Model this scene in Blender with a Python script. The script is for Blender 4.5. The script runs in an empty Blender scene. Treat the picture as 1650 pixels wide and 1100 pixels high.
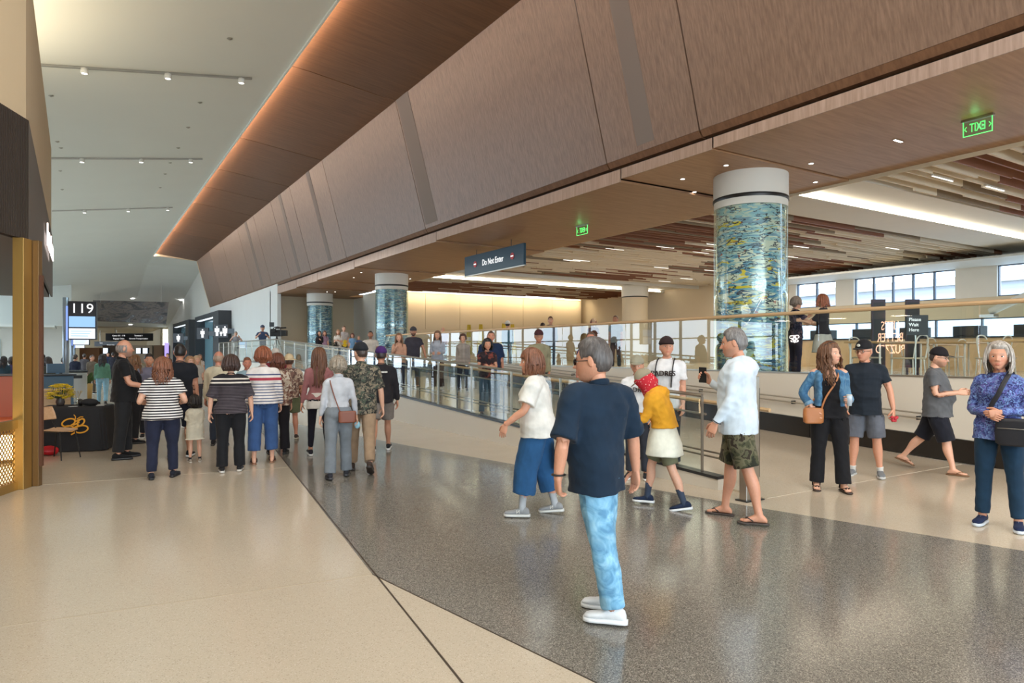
import bpy, math, random
import numpy as np
from mathutils import Vector, Matrix
R = random.Random(7)
C = bpy.context.scene.collection
sc = bpy.context.scene
PI = math.pi
# ---------------------------------------------------------------- camera
YAW = math.radians(32.118)
EYE = 1.65
cam_d = bpy.data.cameras.new('camera'); cam = bpy.data.objects.new('camera', cam_d); C.objects.link(cam)
cam_d.sensor_width = 36; cam_d.lens = 24.0; cam_d.shift_y = 17.5/1650
cam.location = (0, 0, EYE); cam.rotation_euler = (PI/2, 0, -YAW)
cam_d.clip_start = .05; cam_d.clip_end = 500
sc.camera = cam
# ---------------------------------------------------------------- world and exposure
sc.view_settings.view_transform = 'Standard'; sc.view_settings.look = 'None'
sc.view_settings.gamma = 1; sc.view_settings.use_curve_mapping = False
sc.view_settings.exposure = -0.28
w = bpy.data.worlds.new('sky'); sc.world = w; w.use_nodes = True
bg = w.node_tree.nodes['Background']; bg.inputs[0].default_value = (.72, .87, 1, 1); bg.inputs[1].default_value = 7.0
sc.cycles.use_denoising = True
sc.cycles.max_bounces = 7; sc.cycles.diffuse_bounces = 4; sc.cycles.glossy_bounces = 4
sc.cycles.transparent_max_bounces = 24; sc.cycles.caustics_reflective = False; sc.cycles.caustics_refractive = False
sc.cycles.sample_clamp_indirect = 4

def light(name, kind, loc, rot, energy, color=(1, 1, 1), **k):
    d = bpy.data.lights.new(name, kind); d.energy = energy; d.color = color
    for a, b in k.items(): setattr(d, a, b)
    o = bpy.data.objects.new(name, d); C.objects.link(o); o.location = loc; o.rotation_euler = rot
    return o
WARM = (1, .83, .62); NEUT = (1, .95, .88); DAY = (.80, .91, 1)
def area(name, loc, rot, e, sx, sy, col=NEUT):
    return light(name, 'AREA', loc, rot, e, col, shape='RECTANGLE', size=sx, size_y=sy)
# fill lamps added out of view under the ceiling, above and behind the camera
area('fill_lamp', (2, 5.5, 9.0), (0, 0, 0), 520, 5, 5, (1, .95, .88))
area('fill_lamp', (2, -5, 9.0), (0, 0, 0), 500, 6, 6, (1, .95, .88))
area('fill_lamp', (9.6, -1, 5.2), (0, 0, 0), 260, 2, 8, (1, .90, .78))
# daylight through the glazed end of the concourse behind the photographer
area('window_daylight', (3, -13.6, 4), (PI/2, 0, 0), 1700, 16, 6, (.86, .94, 1))
# cove uplight on the roof of the cafe
area('roof_uplight', (-2.4, 17.5, 6.85), (PI, 0, 0), 300, 2.2, 6, (1, .86, .62))
# soft spot fill added along the hall between the tracks, without fixtures
for yy in (26, 38, 50, 62):
    light('fill_spot', 'SPOT', (1.5, yy, 9.1), (0, 0, 0), 1500, (.66, .90, 1), spot_size=2.4, spot_blend=1, shadow_soft_size=.5)
for yy in (80, 95):  # same added fill below the far sloping ceiling
    light('fill_spot', 'SPOT', (2, yy, 4.6), (0, 0, 0), 900, (.95, .97, 1), spot_size=2.6, spot_blend=1, shadow_soft_size=.5)

# ---------------------------------------------------------------- helpers
def S(r, g=None, b=None):
    if g is None: g = b = r
    f = lambda v: (v/255/12.92) if v/255 <= .04045 else ((v/255+.055)/1.055)**2.4
    return (f(r), f(g), f(b))
TMP = bpy.data.scenes.new('workshop')
class G:
    def __init__(s): s.V = []; s.F = []; s.n = 0
    def add(s, v, f):
        v = np.asarray(v, float).reshape(-1, 3); o = s.n
        s.V.append(v); s.F.extend([tuple(i+o for i in q) for q in f]); s.n += len(v)
    def verts(s): return np.concatenate(s.V) if s.V else np.zeros((0, 3))
    def box(s, x0, y0, z0, x1, y1, z1):
        v = [(x, y, z) for z in (z0, z1) for y in (y0, y1) for x in (x0, x1)]
        s.add(v, [(0, 2, 3, 1), (4, 5, 7, 6), (0, 1, 5, 4), (2, 6, 7, 3), (0, 4, 6, 2), (1, 3, 7, 5)]); return s
    def obox(s, c, ax, ay, az):
        c, ax, ay, az = map(np.array, (c, ax, ay, az))
        v = [c+i*ax+j*ay+k*az for k in (-1, 1) for j in (-1, 1) for i in (-1, 1)]
        s.add(v, [(0, 2, 3, 1), (4, 5, 7, 6), (0, 1, 5, 4), (2, 6, 7, 3), (0, 4, 6, 2), (1, 3, 7, 5)]); return s
    def prism(s, poly, z0, z1):
        n = len(poly); v = [(p[0], p[1], z0) for p in poly]+[(p[0], p[1], z1) for p in poly]
        s.add(v, [tuple(range(n-1, -1, -1)), tuple(range(n, 2*n))]+[(i, (i+1) % n, n+(i+1) % n, n+i) for i in range(n)]); return s
    def ext(s, poly, y0, y1):   # polygon in XZ extruded along Y
        n = len(poly); v = [(p[0], y0, p[1]) for p in poly]+[(p[0], y1, p[1]) for p in poly]
        s.add(v, [tuple(range(n)), tuple(range(2*n-1, n-1, -1))]+[((i+1) % n, i, n+i, n+(i+1) % n) for i in range(n)]); return s
    def lathe(s, prof, c=(0, 0, 0), n=32, cap=True):
        v = []; f = []; m = len(prof)
        for r, z in prof:
            for k in range(n):
                a = 2*PI*k/n; v.append((c[0]+r*math.cos(a), c[1]+r*math.sin(a), c[2]+z))
        for i in range(m-1):
            for k in range(n):
                a = i*n+k; b = i*n+(k+1) % n; f.append((a, b, b+n, a+n))
        if cap: f.append(tuple(range(n-1, -1, -1))); f.append(tuple((m-1)*n+k for k in range(n)))
        s.add(v, f); return s
    def rings(s, rs, n=14, p=2.0):   # rs: list of (centre, u, v); closed loft
        a = np.linspace(0, 2*PI, n, endpoint=False)
        cu = np.sign(np.cos(a))*np.abs(np.cos(a))**(2/p); sv = np.sign(np.sin(a))*np.abs(np.sin(a))**(2/p)
        vs = [np.array(c)[None]+cu[:, None]*np.array(u)[None]+sv[:, None]*np.array(v)[None] for c, u, v in rs]
        m = len(vs); f = []
        for i in range(m-1):
            for k in range(n):
                q = i*n+k; r = i*n+(k+1) % n; f.append((q, r, r+n, q+n))
        V = np.concatenate(vs+[np.array([rs[0][0]]), np.array([rs[-1][0]])])
        for k in range(n):
            f.append((m*n, (k+1) % n, k)); f.append((m*n+1, (m-1)*n+k, (m-1)*n+(k+1) % n))
        s.add(V, f); return s
    def tube(s, pts, rad, n=10, sub=3, ref=(0, 1, 0), flat=1.0, p=2.0):
        P = np.array(pts, float); r = np.array(rad, float)
        if sub > 1 and len(P) > 2: P = cat(P, sub); r = cat(r[:, None] if r.ndim == 1 else r, sub); r = r[:, 0] if r.shape[1] == 1 else r
        T = np.gradient(P, axis=0); T /= np.linalg.norm(T, axis=1)[:, None]+1e-9
        rs = []; ref = np.array(ref, float)
        for i in range(len(P)):
            u = np.cross(T[i], ref)
            if np.linalg.norm(u) < 1e-3: u = np.cross(T[i], (1, .1, 0))
            u /= np.linalg.norm(u); v = np.cross(T[i], u)
            if r.ndim == 1: rs.append((P[i], u*r[i], v*r[i]*flat))
            else: rs.append((P[i], u*r[i][0], v*r[i][1]))
        return s.rings(rs, n, p)
    def ell(s, c, r, nu=14, nv=10):
        rs = []
        for i in range(nv+1):
            t = -PI/2+PI*i/nv; k = max(math.cos(t), .03)
            rs.append((np.array(c)+np.array((0, 0, r[2]*math.sin(t))), (r[0]*k, 0, 0), (0, r[1]*k, 0)))
        return s.rings(rs, nu)
def cat(P, k):
    n = len(P); out = []
    for i in range(n-1):
        p0 = P[max(i-1, 0)]; p1 = P[i]; p2 = P[i+1]; p3 = P[min(i+2, n-1)]
        for j in range(k):
            t = j/k; out.append(.5*((2*p1)+(-p0+p2)*t+(2*p0-5*p1+4*p2-p3)*t*t+(-p0+3*p1-3*p2+p3)*t**3))
    out.append(P[-1]); return np.array(out)
def link(name, me, mat=None, parent=None, smooth=False, **props):
    if mat is not None: me.materials.append(mat)
    if smooth: me.shade_smooth()
    o = bpy.data.objects.new(name, me); C.objects.link(o)
    if parent is not None: o.parent = parent
    for k, v in props.items(): o[k] = v
    return o
def mesh_of(g, name='m'):
    me = bpy.data.meshes.new(name); me.from_pydata(g.verts().tolist(), [], g.F); me.update(); return me
def obj(name, g, mat, parent=None, smooth=False, bevel=0, **props):
    o = link(name, mesh_of(g, name), mat, parent, smooth, **props)
    if bevel: 
        m = o.modifiers.new('b', 'BEVEL'); m.width = bevel; m.segments = 2; m.limit_method = 'ANGLE'
    return o
def smooth_by_angle(o, deg=40):
    me = o.data; me.shade_smooth()
    try: me.set_sharp_from_angle(angle=math.radians(deg))
    except Exception: pass
    return o
def thing(name, label, cat_, loc=(0, 0, 0), rz=0, group=None):
    o = bpy.data.objects.new(name, None); C.objects.link(o); o.location = loc; o.rotation_euler = (0, 0, rz)
    o.empty_display_size = .1
    o['label'] = label; o['category'] = cat_
    if group: o['group'] = group
    return o
def tag(o, label, cat_, group=None):
    o['label'] = label; o['category'] = cat_
    if group: o['group'] = group
    return o
STR = dict(kind='structure')
def sbox(name, b, mat, parent=None, **k):
    return obj(name, G().box(*b), mat, parent, kind='structure', **k) if parent is None else obj(name, G().box(*b), mat, parent, **k)
def copy_to(src, parent=None, loc=None, rz=None):
    o = src.copy(); C.objects.link(o)
    if parent is not None: o.parent = parent
    if loc is not None: o.location = loc
    if rz is not None: o.rotation_euler = (0, 0, rz)
    return o
def copy_tree(src, loc, rz=0, label=None):
    r = src.copy(); C.objects.link(r); r.location = loc; r.rotation_euler = (0, 0, rz)
    if label: r['label'] = label
    for ch in list(src.children):
        c = ch.copy(); C.objects.link(c); c.parent = r
        for g in list(ch.children):
            d = g.copy(); C.objects.link(d); d.parent = c
    return r
def text_mesh(name, txt, size, mat, M, parent=None, ext=.004, align='CENTER', **props):
    cu = bpy.data.curves.new(name, 'FONT'); cu.body = txt; cu.size = size; cu.extrude = ext; cu.align_x = align; cu.align_y = 'CENTER'; cu.resolution_u = 3
    t = bpy.data.objects.new(name+'_t', cu); TMP.collection.objects.link(t); TMP.view_layers[0].update(); dg = TMP.view_layers[0].depsgraph; me = bpy.data.meshes.new_from_object(t.evaluated_get(dg))
    bpy.data.objects.remove(t); me.materials.clear()
    o = link(name, me, mat, parent, **props); me.transform(M)
    return o
def frameM(origin, right, up):   # text matrix: x along right, y along up
    r = Vector(right).normalized(); u = Vector(up).normalized(); n = r.cross(u)
    M = Matrix(((r.x, u.x, n.x, origin[0]), (r.y, u.y, n.y, origin[1]), (r.z, u.z, n.z, origin[2]), (0, 0, 0, 1)))
    return M
# camera geometry: a pixel of the photograph to a place in the hall
cs, cc = math.sin(YAW), math.cos(YAW)
def co(px):
    t = (px-825)/1100; return cs+cc*t, cc-cs*t
def at(px, d): a, b = co(px); return a*d, b*d
def ramp_z(y): return min(max(y-5, 0)*.0478, 1.1)

# ---------------------------------------------------------------- materials
MATS = {}
def nt(name):
    m = bpy.data.materials.new(name); m.use_nodes = True
    t = m.node_tree; b = t.nodes['Principled BSDF']; return m, t, b
def N(t, typ, **k):
    n = t.nodes.new(typ)
    for a, b in k.items():
        if a.startswith('i_'): n.inputs[a[2:]].default_value = b
        elif a.startswith('n_'): n.inputs[int(a[2:])].default_value = b
        else: setattr(n, a, b)
    return n
def L(t, a, b): t.links.new(a, b)
def c4(c): return (c[0], c[1], c[2], 1)
def plain(name, col, rough=.5, metal=0, emit=None, es=0, bump=0, bscale=50, spec=.5, coat=0):
    if name in MATS: return MATS[name]
    m, t, b = nt(name)
    b.inputs['Base Color'].default_value = c4(col); b.inputs['Roughness'].default_value = rough; b.inputs['Metallic'].default_value = metal
    b.inputs['Specular IOR Level'].default_value = spec; b.inputs['Coat Weight'].default_value = coat
    tc = N(t, 'ShaderNodeTexCoord'); nz = N(t, 'ShaderNodeTexNoise', i_Scale=bscale, i_Detail=4.0)
    L(t, tc.outputs['Object'], nz.inputs['Vector'])
    mx = N(t, 'ShaderNodeMix', data_type='RGBA', blend_type='MULTIPLY'); mx.inputs['Factor'].default_value = .12
    mx.inputs[6].default_value = c4(col); L(t, nz.outputs['Fac'], mx.inputs[7]); 
    mr = N(t, 'ShaderNodeMapRange'); L(t, nz.outputs['Fac'], mr.inputs[0]); mr.inputs[3].default_value = .7; mr.inputs[4].default_value = 1.2
    L(t, mr.outputs[0], mx.inputs[7]); L(t, mx.outputs[2], b.inputs['Base Color'])
    if bump:
        bp = N(t, 'ShaderNodeBump', i_Strength=bump, i_Distance=.01); L(t, nz.outputs['Fac'], bp.inputs['Height']); L(t, bp.outputs[0], b.inputs['Normal'])
    if emit: b.inputs['Emission Color'].default_value = c4(emit); b.inputs['Emission Strength'].default_value = es
    MATS[name] = m; return m
def ramp(t, fac, stops, interp='LINEAR'):
    r = N(t, 'ShaderNodeValToRGB'); r.color_ramp.interpolation = interp; e = r.color_ramp.elements
    while len(e) > len(stops): e.remove(e[-1])
    while len(e) < len(stops): e.new(.5)
    for i, (p, c) in enumerate(stops): e[i].position = p; e[i].color = c4(c)
    L(t, fac, r.inputs[0]); return r
def mapping(t, scale, src='Object', rot=(0, 0, 0), loc=(0, 0, 0)):
    tc = N(t, 'ShaderNodeTexCoord'); mp = N(t, 'ShaderNodeMapping'); mp.inputs['Scale'].default_value = scale
    mp.inputs['Rotation'].default_value = rot; mp.inputs['Location'].default_value = loc
    L(t, tc.outputs[src], mp.inputs[0]); return mp
def wood(name, ca, cb, scale, rough=.45, var=True):
    m, t, b = nt(name)
    mp = mapping(t, scale)
    n1 = N(t, 'ShaderNodeTexNoise', i_Scale=1.0, i_Detail=6.0, i_Roughness=.6); L(t, mp.outputs[0], n1.inputs['Vector'])
    r = ramp(t, n1.outputs['Fac'], [(.3, ca), (.5, tuple((x+y)/2 for x, y in zip(ca, cb))), (.7, cb)])
    if var:
        oi = N(t, 'ShaderNodeObjectInfo'); mr = N(t, 'ShaderNodeMapRange'); L(t, oi.outputs['Random'], mr.inputs[0]); mr.inputs[3].default_value = .9; mr.inputs[4].default_value = 1.1
        mx = N(t, 'ShaderNodeMix', data_type='RGBA', blend_type='MULTIPLY'); mx.inputs['Factor'].default_value = 1
        L(t, r.outputs[0], mx.inputs[6]); L(t, mr.outputs[0], mx.inputs[7]); L(t, mx.outputs[2], b.inputs['Base Color'])
    else: L(t, r.outputs[0], b.inputs['Base Color'])
    b.inputs['Roughness'].default_value = rough
    bp = N(t, 'ShaderNodeBump', i_Strength=.08, i_Distance=.003); L(t, n1.outputs['Fac'], bp.inputs['Height']); L(t, bp.outputs[0], b.inputs['Normal'])
    return m
def terrazzo(name, base, dark, lite, amt, scale, rough):
    m, t, b = nt(name)
    mp = mapping(t, (1, 1, 1))
    v = N(t, 'ShaderNodeTexVoronoi', i_Scale=scale); L(t, mp.outputs[0], v.inputs['Vector'])
    sp = N(t, 'ShaderNodeSeparateColor'); L(t, v.outputs['Color'], sp.inputs[0])
    r = ramp(t, sp.outputs[0], [(0, dark), (amt, base), (1-amt, base), (1, lite)], 'LINEAR')
    n = N(t, 'ShaderNodeTexNoise', i_Scale=.6, i_Detail=3.0); L(t, mp.outputs[0], n.inputs['Vector'])
    mr = N(t, 'ShaderNodeMapRange'); L(t, n.outputs['Fac'], mr.inputs[0]); mr.inputs[3].default_value = .93; mr.inputs[4].default_value = 1.07
    mx = N(t, 'ShaderNodeMix', data_type='RGBA', blend_type='MULTIPLY'); mx.inputs['Factor'].default_value = 1
    L(t, r.outputs[0], mx.inputs[6]); L(t, mr.outputs[0], mx.inputs[7]); L(t, mx.outputs[2], b.inputs['Base Color'])
    n2 = N(t, 'ShaderNodeTexNoise', i_Scale=3.0, i_Detail=5.0); L(t, mp.outputs[0], n2.inputs['Vector'])
    m2 = N(t, 'ShaderNodeMapRange'); L(t, n2.outputs['Fac'], m2.inputs[0]); m2.inputs[3].default_value = rough*.75; m2.inputs[4].default_value = rough*1.3
    L(t, m2.outputs[0], b.inputs['Roughness']); b.inputs['Specular IOR Level'].default_value = .5
    return m
def glass_mat(name, tint=(.93, .98, .97), ior=1.5, rough=0.0):
    m = bpy.data.materials.new(name); m.use_nodes = True; t = m.node_tree; t.nodes.clear()
    o = N(t, 'ShaderNodeOutputMaterial'); mx = N(t, 'ShaderNodeMixShader'); tr = N(t, 'ShaderNodeBsdfTransparent'); gl = N(t, 'ShaderNodeBsdfGlossy')
    tr.inputs[0].default_value = c4(tint); gl.inputs['Roughness'].default_value = rough; gl.inputs[0].default_value = (1, 1, 1, 1)
    f = N(t, 'ShaderNodeFresnel', i_IOR=ior); ge = N(t, 'ShaderNodeNewGeometry'); iv = N(t, 'ShaderNodeMath', operation='SUBTRACT'); iv.inputs[0].default_value = 1; L(t, ge.outputs['Backfacing'], iv.inputs[1]); ml = N(t, 'ShaderNodeMath', operation='MULTIPLY'); L(t, f.outputs[0], ml.inputs[0]); L(t, iv.outputs[0], ml.inputs[1]); L(t, ml.outputs[0], mx.inputs[0]); L(t, tr.outputs[0], mx.inputs[1]); L(t, gl.outputs[0], mx.inputs[2]); L(t, mx.outputs[0], o.inputs[0])
    return m
def emis(name, col, st):
    if name in MATS: return MATS[name]
    m, t, b = nt(name); b.inputs['Base Color'].default_value = (0, 0, 0, 1); b.inputs['Emission Color'].default_value = c4(col); b.inputs['Emission Strength'].default_value = st
    b.inputs['Roughness'].default_value = .3
    MATS[name] = m; return m
M_cream = terrazzo('cream_terrazzo', S(198, 185, 165), S(170, 156, 136), S(213, 202, 185), .12, 190, .16)
M_grey = terrazzo('grey_terrazzo', S(120, 116, 108), S(76, 73, 68), S(170, 164, 154), .34, 190, .15)
M_white = plain('white_paint', S(222, 220, 212), .6, bscale=2)
M_ceil = plain('ceiling_paint', S(228, 230, 224), .8, bscale=.5)
M_beige = plain('beige_paint', S(216, 200, 172), .65, bscale=1)
M_wallr = plain('panel_white', S(214, 206, 192), .45, bscale=1)
M_black = plain('black_trim', S(24, 23, 23), .4)
M_blackbase = plain('black_stone', S(34, 30, 27), .18, bscale=8)
M_steel = plain('brushed_steel', S(176, 172, 165), .3, 1, bscale=30)
M_dsteel = plain('dark_steel', S(70, 72, 74), .35, .8)
M_gold = plain('bronze_metal', S(176, 140, 78), .38, .75, bscale=12)
M_fascia = wood('walnut_upright', S(104, 82, 68), S(134, 110, 94), (14, 30, 1.2))
M_cove = wood('walnut_cove', S(98, 68, 48), S(124, 90, 66), (.7, 14, 5))
M_soffit = wood('walnut_soffit', S(150, 112, 80), S(174, 136, 102), (1.2, 14, 14))
M_edge = wood('walnut_edge', S(140, 117, 103), S(172, 148, 134), (10, 22, 1.5))
M_slatb = plain('slat_brown', S(140, 92, 66), .55, bscale=6)
M_slatc = plain('slat_cream', S(232, 220, 198), .6, bscale=6)
M_slatt = plain('slat_taupe', S(146, 130, 108), .6, bscale=6)
M_glass = glass_mat('railing_glass', ior=1.85)
M_led = emis('led_warm', (1, .80, .55), 9)
M_ledw = emis('led_white', (1, .94, .84), 14)
# ================================================================ THE HALL
XR, XW, XF, XS = 6.42, 11.0, 9.74, 14.05     # ramp side, far low wall, fascia edge, soffit inner edge
# ---- floor
sbox('floor', (-14, -14, -.2, 11.3, 130, 0), M_cream)
inlay = [(2.17, 2.66), (3.0, -3), (5, -13), (9.5, -13), (8.3, -4), (7.2, .6), (6.61, 2.56), (6.08, 4.7), (5.72, 6.51), (5.36, 8.6), (4.85, 11.3), (4.5, 13.6), (4.15, 16), (3.78, 19.8), (2.6, 10.79), (1.82, 4.85)]
obj('floor_inlay', G().prism(inlay[::-1] if False else inlay, -.002, .0015), M_grey, **STR)
M_joint = plain('joint_strip', S(70, 60, 50), .4)
def strip(name, a, b, wd, mat, z=.003):
    a, b = np.array(a, float), np.array(b, float); d = (b-a)/np.linalg.norm(b-a); n = np.array((-d[1], d[0]))*wd/2
    obj(name, G().prism([tuple(a-n), tuple(b-n), tuple(b+n), tuple(a+n)], -.001, z), mat, **STR)
strip('trim_1', (.95, -2), (3.78, 19.8), .012, M_joint)
strip('trim_2', (1.82, 4.85), (2.17, 2.66), .008, M_joint)
M_jf = plain('joint_faint', S(168, 152, 128), .5)
strip('trim_3', (-9, 6.1), (1.82, 4.85), .006, M_jf, .0025)
strip('trim_4', (2.5, 10), (-6, 10.9), .006, M_jf, .0025)
# ---- upper level: floor slab, ramp, low walls
sbox('floor_upper', (XW+.2, -13, .9, 30, 41.7, 1.1), M_cream)
g = G(); g.ext([(0, 0)], 0, 0) if False else None
def prismx(x0, x1, yz):
    g = G(); n = len(yz); v = [(x0, y, z) for y, z in yz]+[(x1, y, z) for y, z in yz]
    g.add(v, [tuple(range(n)), tuple(range(2*n-1, n-1, -1))]+[((i+1) % n, i, n+i, n+(i+1) % n) for i in range(n)]); return g
obj('floor_ramp', prismx(XR+.12, XW, [(5, 0.004), (5, -.1), (41.5, -.1), (41.5, 1.1), (28, 1.1)][::-1]), M_cream, **STR)
obj('wall_ramp', prismx(XR, XR+.12, [(5.6, .0), (41.5, 0), (41.5, 1.2), (28, 1.2), (5.6, .13)][::-1]), M_wallr, **STR)
sbox('wall_landing_end', (XR, 41.4, 0, 9.7, 41.6, 1.2), M_wallr)
tp = obj('trim_5', prismx(XR-.01, XR+.13, [(5.6, .13), (28, 1.2), (41.5, 1.2), (41.5, 1.235), (28, 1.235), (5.6, .165)][::-1]), M_dsteel, **STR)
# far low wall: white panels over a black stone base following the ramp
sbox('wall_far', (XW+.02, -13, 0, XW+.2, 27.9, 1.27), M_wallr)
ys = list(np.arange(-13, 28, 2.93))
base = bpy.data.objects['wall_far']
for y in ys:
    y1 = min(y+2.92, 27.85); zb = ramp_z(y) if y > 5 else 0; z1 = ramp_z(y1) if y1 > 5 else 0
    q = [(y, zb), (y1, z1), (y1, min(z1+.34, 1.26)), (y, min(zb+.34, 1.26))]
    if q[2][1]-q[1][1] > .05: obj('base_panel', prismx(XW-.012, XW+.02, q[::-1]), M_blackbase, base)
    q = [(y, min(zb+.35, 1.2)), (y1, min(z1+.35, 1.2)), (y1, 1.27), (y, 1.27)]
    if zb+.35 < 1.2: obj('panel', prismx(XW-.006, XW+.02, q[::-1]), M_wallr, base)
sbox('trim_6', (XW-.02, -13, 1.27, XW+.22, 27.9, 1.29), M_steel)

# ---- glass railings
M_rail = plain('wooden_handrail', S(196, 164, 124), .3, bscale=20)
def railing(name, label, X, ybounds, zb, zt, rail_mat, mid=None, rail_r=.022, side=-1, posts=True):
    t = thing(name, label, 'railing', (X, ybounds[0], zb(ybounds[0])), 0)
    def ob(n, g, m): 
        for v in g.V: v -= np.array(t.location)
        return obj(n, g, m, t)
    for i in range(len(ybounds)-1):
        y0, y1 = ybounds[i]+.012, ybounds[i+1]-.012
        ob('glass_panel', prismx(X-.006, X+.006, [(y0, zb(y0)), (y1, zb(y1)), (y1, zt(y1)), (y0, zt(y0))][::-1]), M_glass)
    yy = sorted(set([ybounds[0], ybounds[-1]]+[y for y in (28,) if ybounds[0] < y < ybounds[-1]]))
    g = G(); g.tube([(X, y, zt(y)+.012) for y in yy], [rail_r]*len(yy), 8, 1, (1, 0, 0)); ob('top_rail', g, rail_mat)
    if mid:
        for dz in mid:
            g = G(); g.tube([(X+side*.07, y, zb(y)+dz) for y in yy], [.014]*len(yy), 8, 1, (1, 0, 0)); ob('hand_rail', g, M_steel)
    if posts:
        for y in ybounds:
            g = G(); g.box(X-.02-side*.0, y-.006, zb(y)-.06, X+.02, y+.006, zt(y)); ob('post', g, M_steel)
    return t
rr = railing('ramp_railing', 'glass railing with steel handrails along the near side of the ramp', XR+.06, [round(v, 2) for v in np.linspace(5.9, 41.4, 25)],
             lambda y: ramp_z(y)+.12, lambda y: ramp_z(y)+1.06, M_steel, mid=(.72,), side=1)
railing('upper_railing', 'long glass railing with wooden handrail on the low white wall', XW+.1, [round(v, 2) for v in np.linspace(-8, 27.9, 15)],
        lambda y: 1.29, lambda y: 2.36, M_rail, posts=False, rail_r=.035)
# inner wooden and steel handrails that start at the end post
t = thing('ramp_handrail', 'wooden handrail and low steel guard bars running up inside the ramp', 'handrail', (XR+.3, 5.0, 0))
def rel(n, g, m, t, sm=False, **k):
    for v in g.V: v -= np.array(t.location)
    return obj(n, g, m, t, sm, **k)
rel('hand_rail', G().tube([(XR+.3, 5.1, .98), (XR+.3, 28, 2.05)], [.024, .024], 8, 1, (1, 0, 0)), M_rail, t)
for dz in (.30, .36):
    rel('guard_bar', G().tube([(XR+.3, 5.3, dz), (XR+.3, 28, dz+1.09)], [.012, .012], 8, 1, (1, 0, 0)), M_steel, t)
for y in np.arange(5.3, 28, 1.9):
    rel('bracket', G().box(XR+.29, y-.01, ramp_z(y), XR+.31, y+.01, ramp_z(y)+.96), M_dsteel, t)
# end post
t = thing('ramp_end_post', 'tall steel bollard post with dark edge at the foot of the ramp', 'post', (6.3, 5.05, 0))
obj('post_body', G().box(-.11, -.05, 0, .11, .05, 1.38), M_steel, t, bevel=.006)
obj('dark_fin', G().box(.115, -.03, .25, .14, .03, 1.25), M_black, t)
obj('foot_plate', G().box(-.14, -.08, 0, .16, .08, .012), M_dsteel, t)
# guard bars on the far wall side
t = thing('wall_handrail', 'pair of slim steel handrails fixed along the far ramp wall', 'handrail', (XW-.1, 5.2, .9))
for dz in (.62, .70):
    rel('hand_rail', G().tube([(XW-.1, 5.2, dz), (XW-.1, 28, dz+1.09)], [.013, .013], 8, 1, (1, 0, 0)), M_steel, t)
for y in np.arange(5.6, 28, 2.2): rel('bracket', G().box(XW-.11, y-.01, ramp_z(y)+.58, XW-.003, y+.01, ramp_z(y)+.64), M_dsteel, t)

# ---- fascia wall of tall walnut panels (leaning out), lip, black gap, slab edge
seams = [-14, -8, -3, 3.2, 8.9, 11.55, 20.9, 29.0, 34.5, 38.5, 43, 48, 54, 60, 67]
fw = sbox('wall_fascia', (9.95, -14, 5.66, 10.3, 67, 9.6), M_black)
vent = [(10.05, 10.55, 5.9), (19.9, 20.8, 5.9), (31, 31.5, 5.9), (36.3, 36.8, 5.9), (45, 45.6, 5.9)]
M_vent = plain('grey_fabric_strip', S(118, 108, 102), .8, bscale=40)
def fpanel(y0, y1):
    a = [(9.70, 5.78), (8.62, 9.86), (8.70, 9.86), (9.78, 5.78)]
    return G().ext(a, y0, y1)
for i in range(len(seams)-1):
    y0, y1 = seams[i]+.018, seams[i+1]-.018
    cuts = [v for v in vent if y0 < (v[0]+v[1])/2 < y1]
    segs = []; c = y0
    for v in cuts:
        obj('vent_strip', G().ext([(9.665, 5.9), (8.61, 9.855), (8.65, 9.855), (9.72, 5.9)], max(v[0], y0), min(v[1], y1)), M_vent, fw)
    segs = [(y0, y1)]
    for a, b in segs:
        if b-a > .05: obj('panel', fpanel(a, b), M_fascia, fw)
    obj('lip_panel', G().ext([(9.70, 5.775), (9.78, 5.66), (10.0, 5.64), (10.0, 5.775)], y0, y1), M_cove, fw)
# cove ceiling panels
sbox('ceiling_cove', (5.4, -14, 10.46, 8.8, 67, 10.6), M_black)
cv = bpy.data.objects['ceiling_cove']
for i in range(len(seams)-1):
    y0, y1 = seams[i]+.025, seams[i+1]-.025
    obj('panel', G().ext([(8.66, 9.84), (8.66, 9.92), (5.9, 10.27), (5.5, 10.30), (5.20, 10.31), (5.20, 10.25), (5.5, 10.235), (5.9, 10.20)], y0, y1), M_cove, cv)
sbox('wall_fascia_end', (5.22, 67, 5.66, 9.95, 67.2, 10.6), M_white)
bpy.data.objects.remove(bpy.data.objects['wall_fascia_end'])
obj('wall_fascia_end', G().ext([(9.95, 5.66), (9.68, 5.78), (8.6, 9.84), (5.6, 10.05), (5.10, 10.0), (5.10, 10.6), (9.95, 10.6)], 66.95, 67.1), M_beige, **STR)
# white sloping ceiling with its lip and the LED strip hidden behind it
def zc(x): return 9.30+.145*x
obj('ceiling', G().ext([(-14, zc(-14)), (5.16, zc(5.16)), (5.16, zc(5.16)+.1), (-14, zc(-14)+.1)], -14, 74), M_ceil, **STR)
cl = thing('cove_light', 'warm hidden strip light along the edge of the walnut cove', 'light', (5.2, -14, 10.1))
rel('led_strip', G().box(5.155, -13.9, 10.07, 5.175, 67, 10.11), emis('led_cove', (1, .72, .50), 120), cl)
for k in range(8):
    y0 = -12+10*k
    area('cove_lamp', (5.12, y0+5, 10.02), (0, math.radians(-100), 0), 60, .08, 9.6, (1, .70, .45)) if False else None
rel('lip', G().box(5.10, -13.9, 9.98, 5.15, 67, 10.07), M_ceil, cl)

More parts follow.
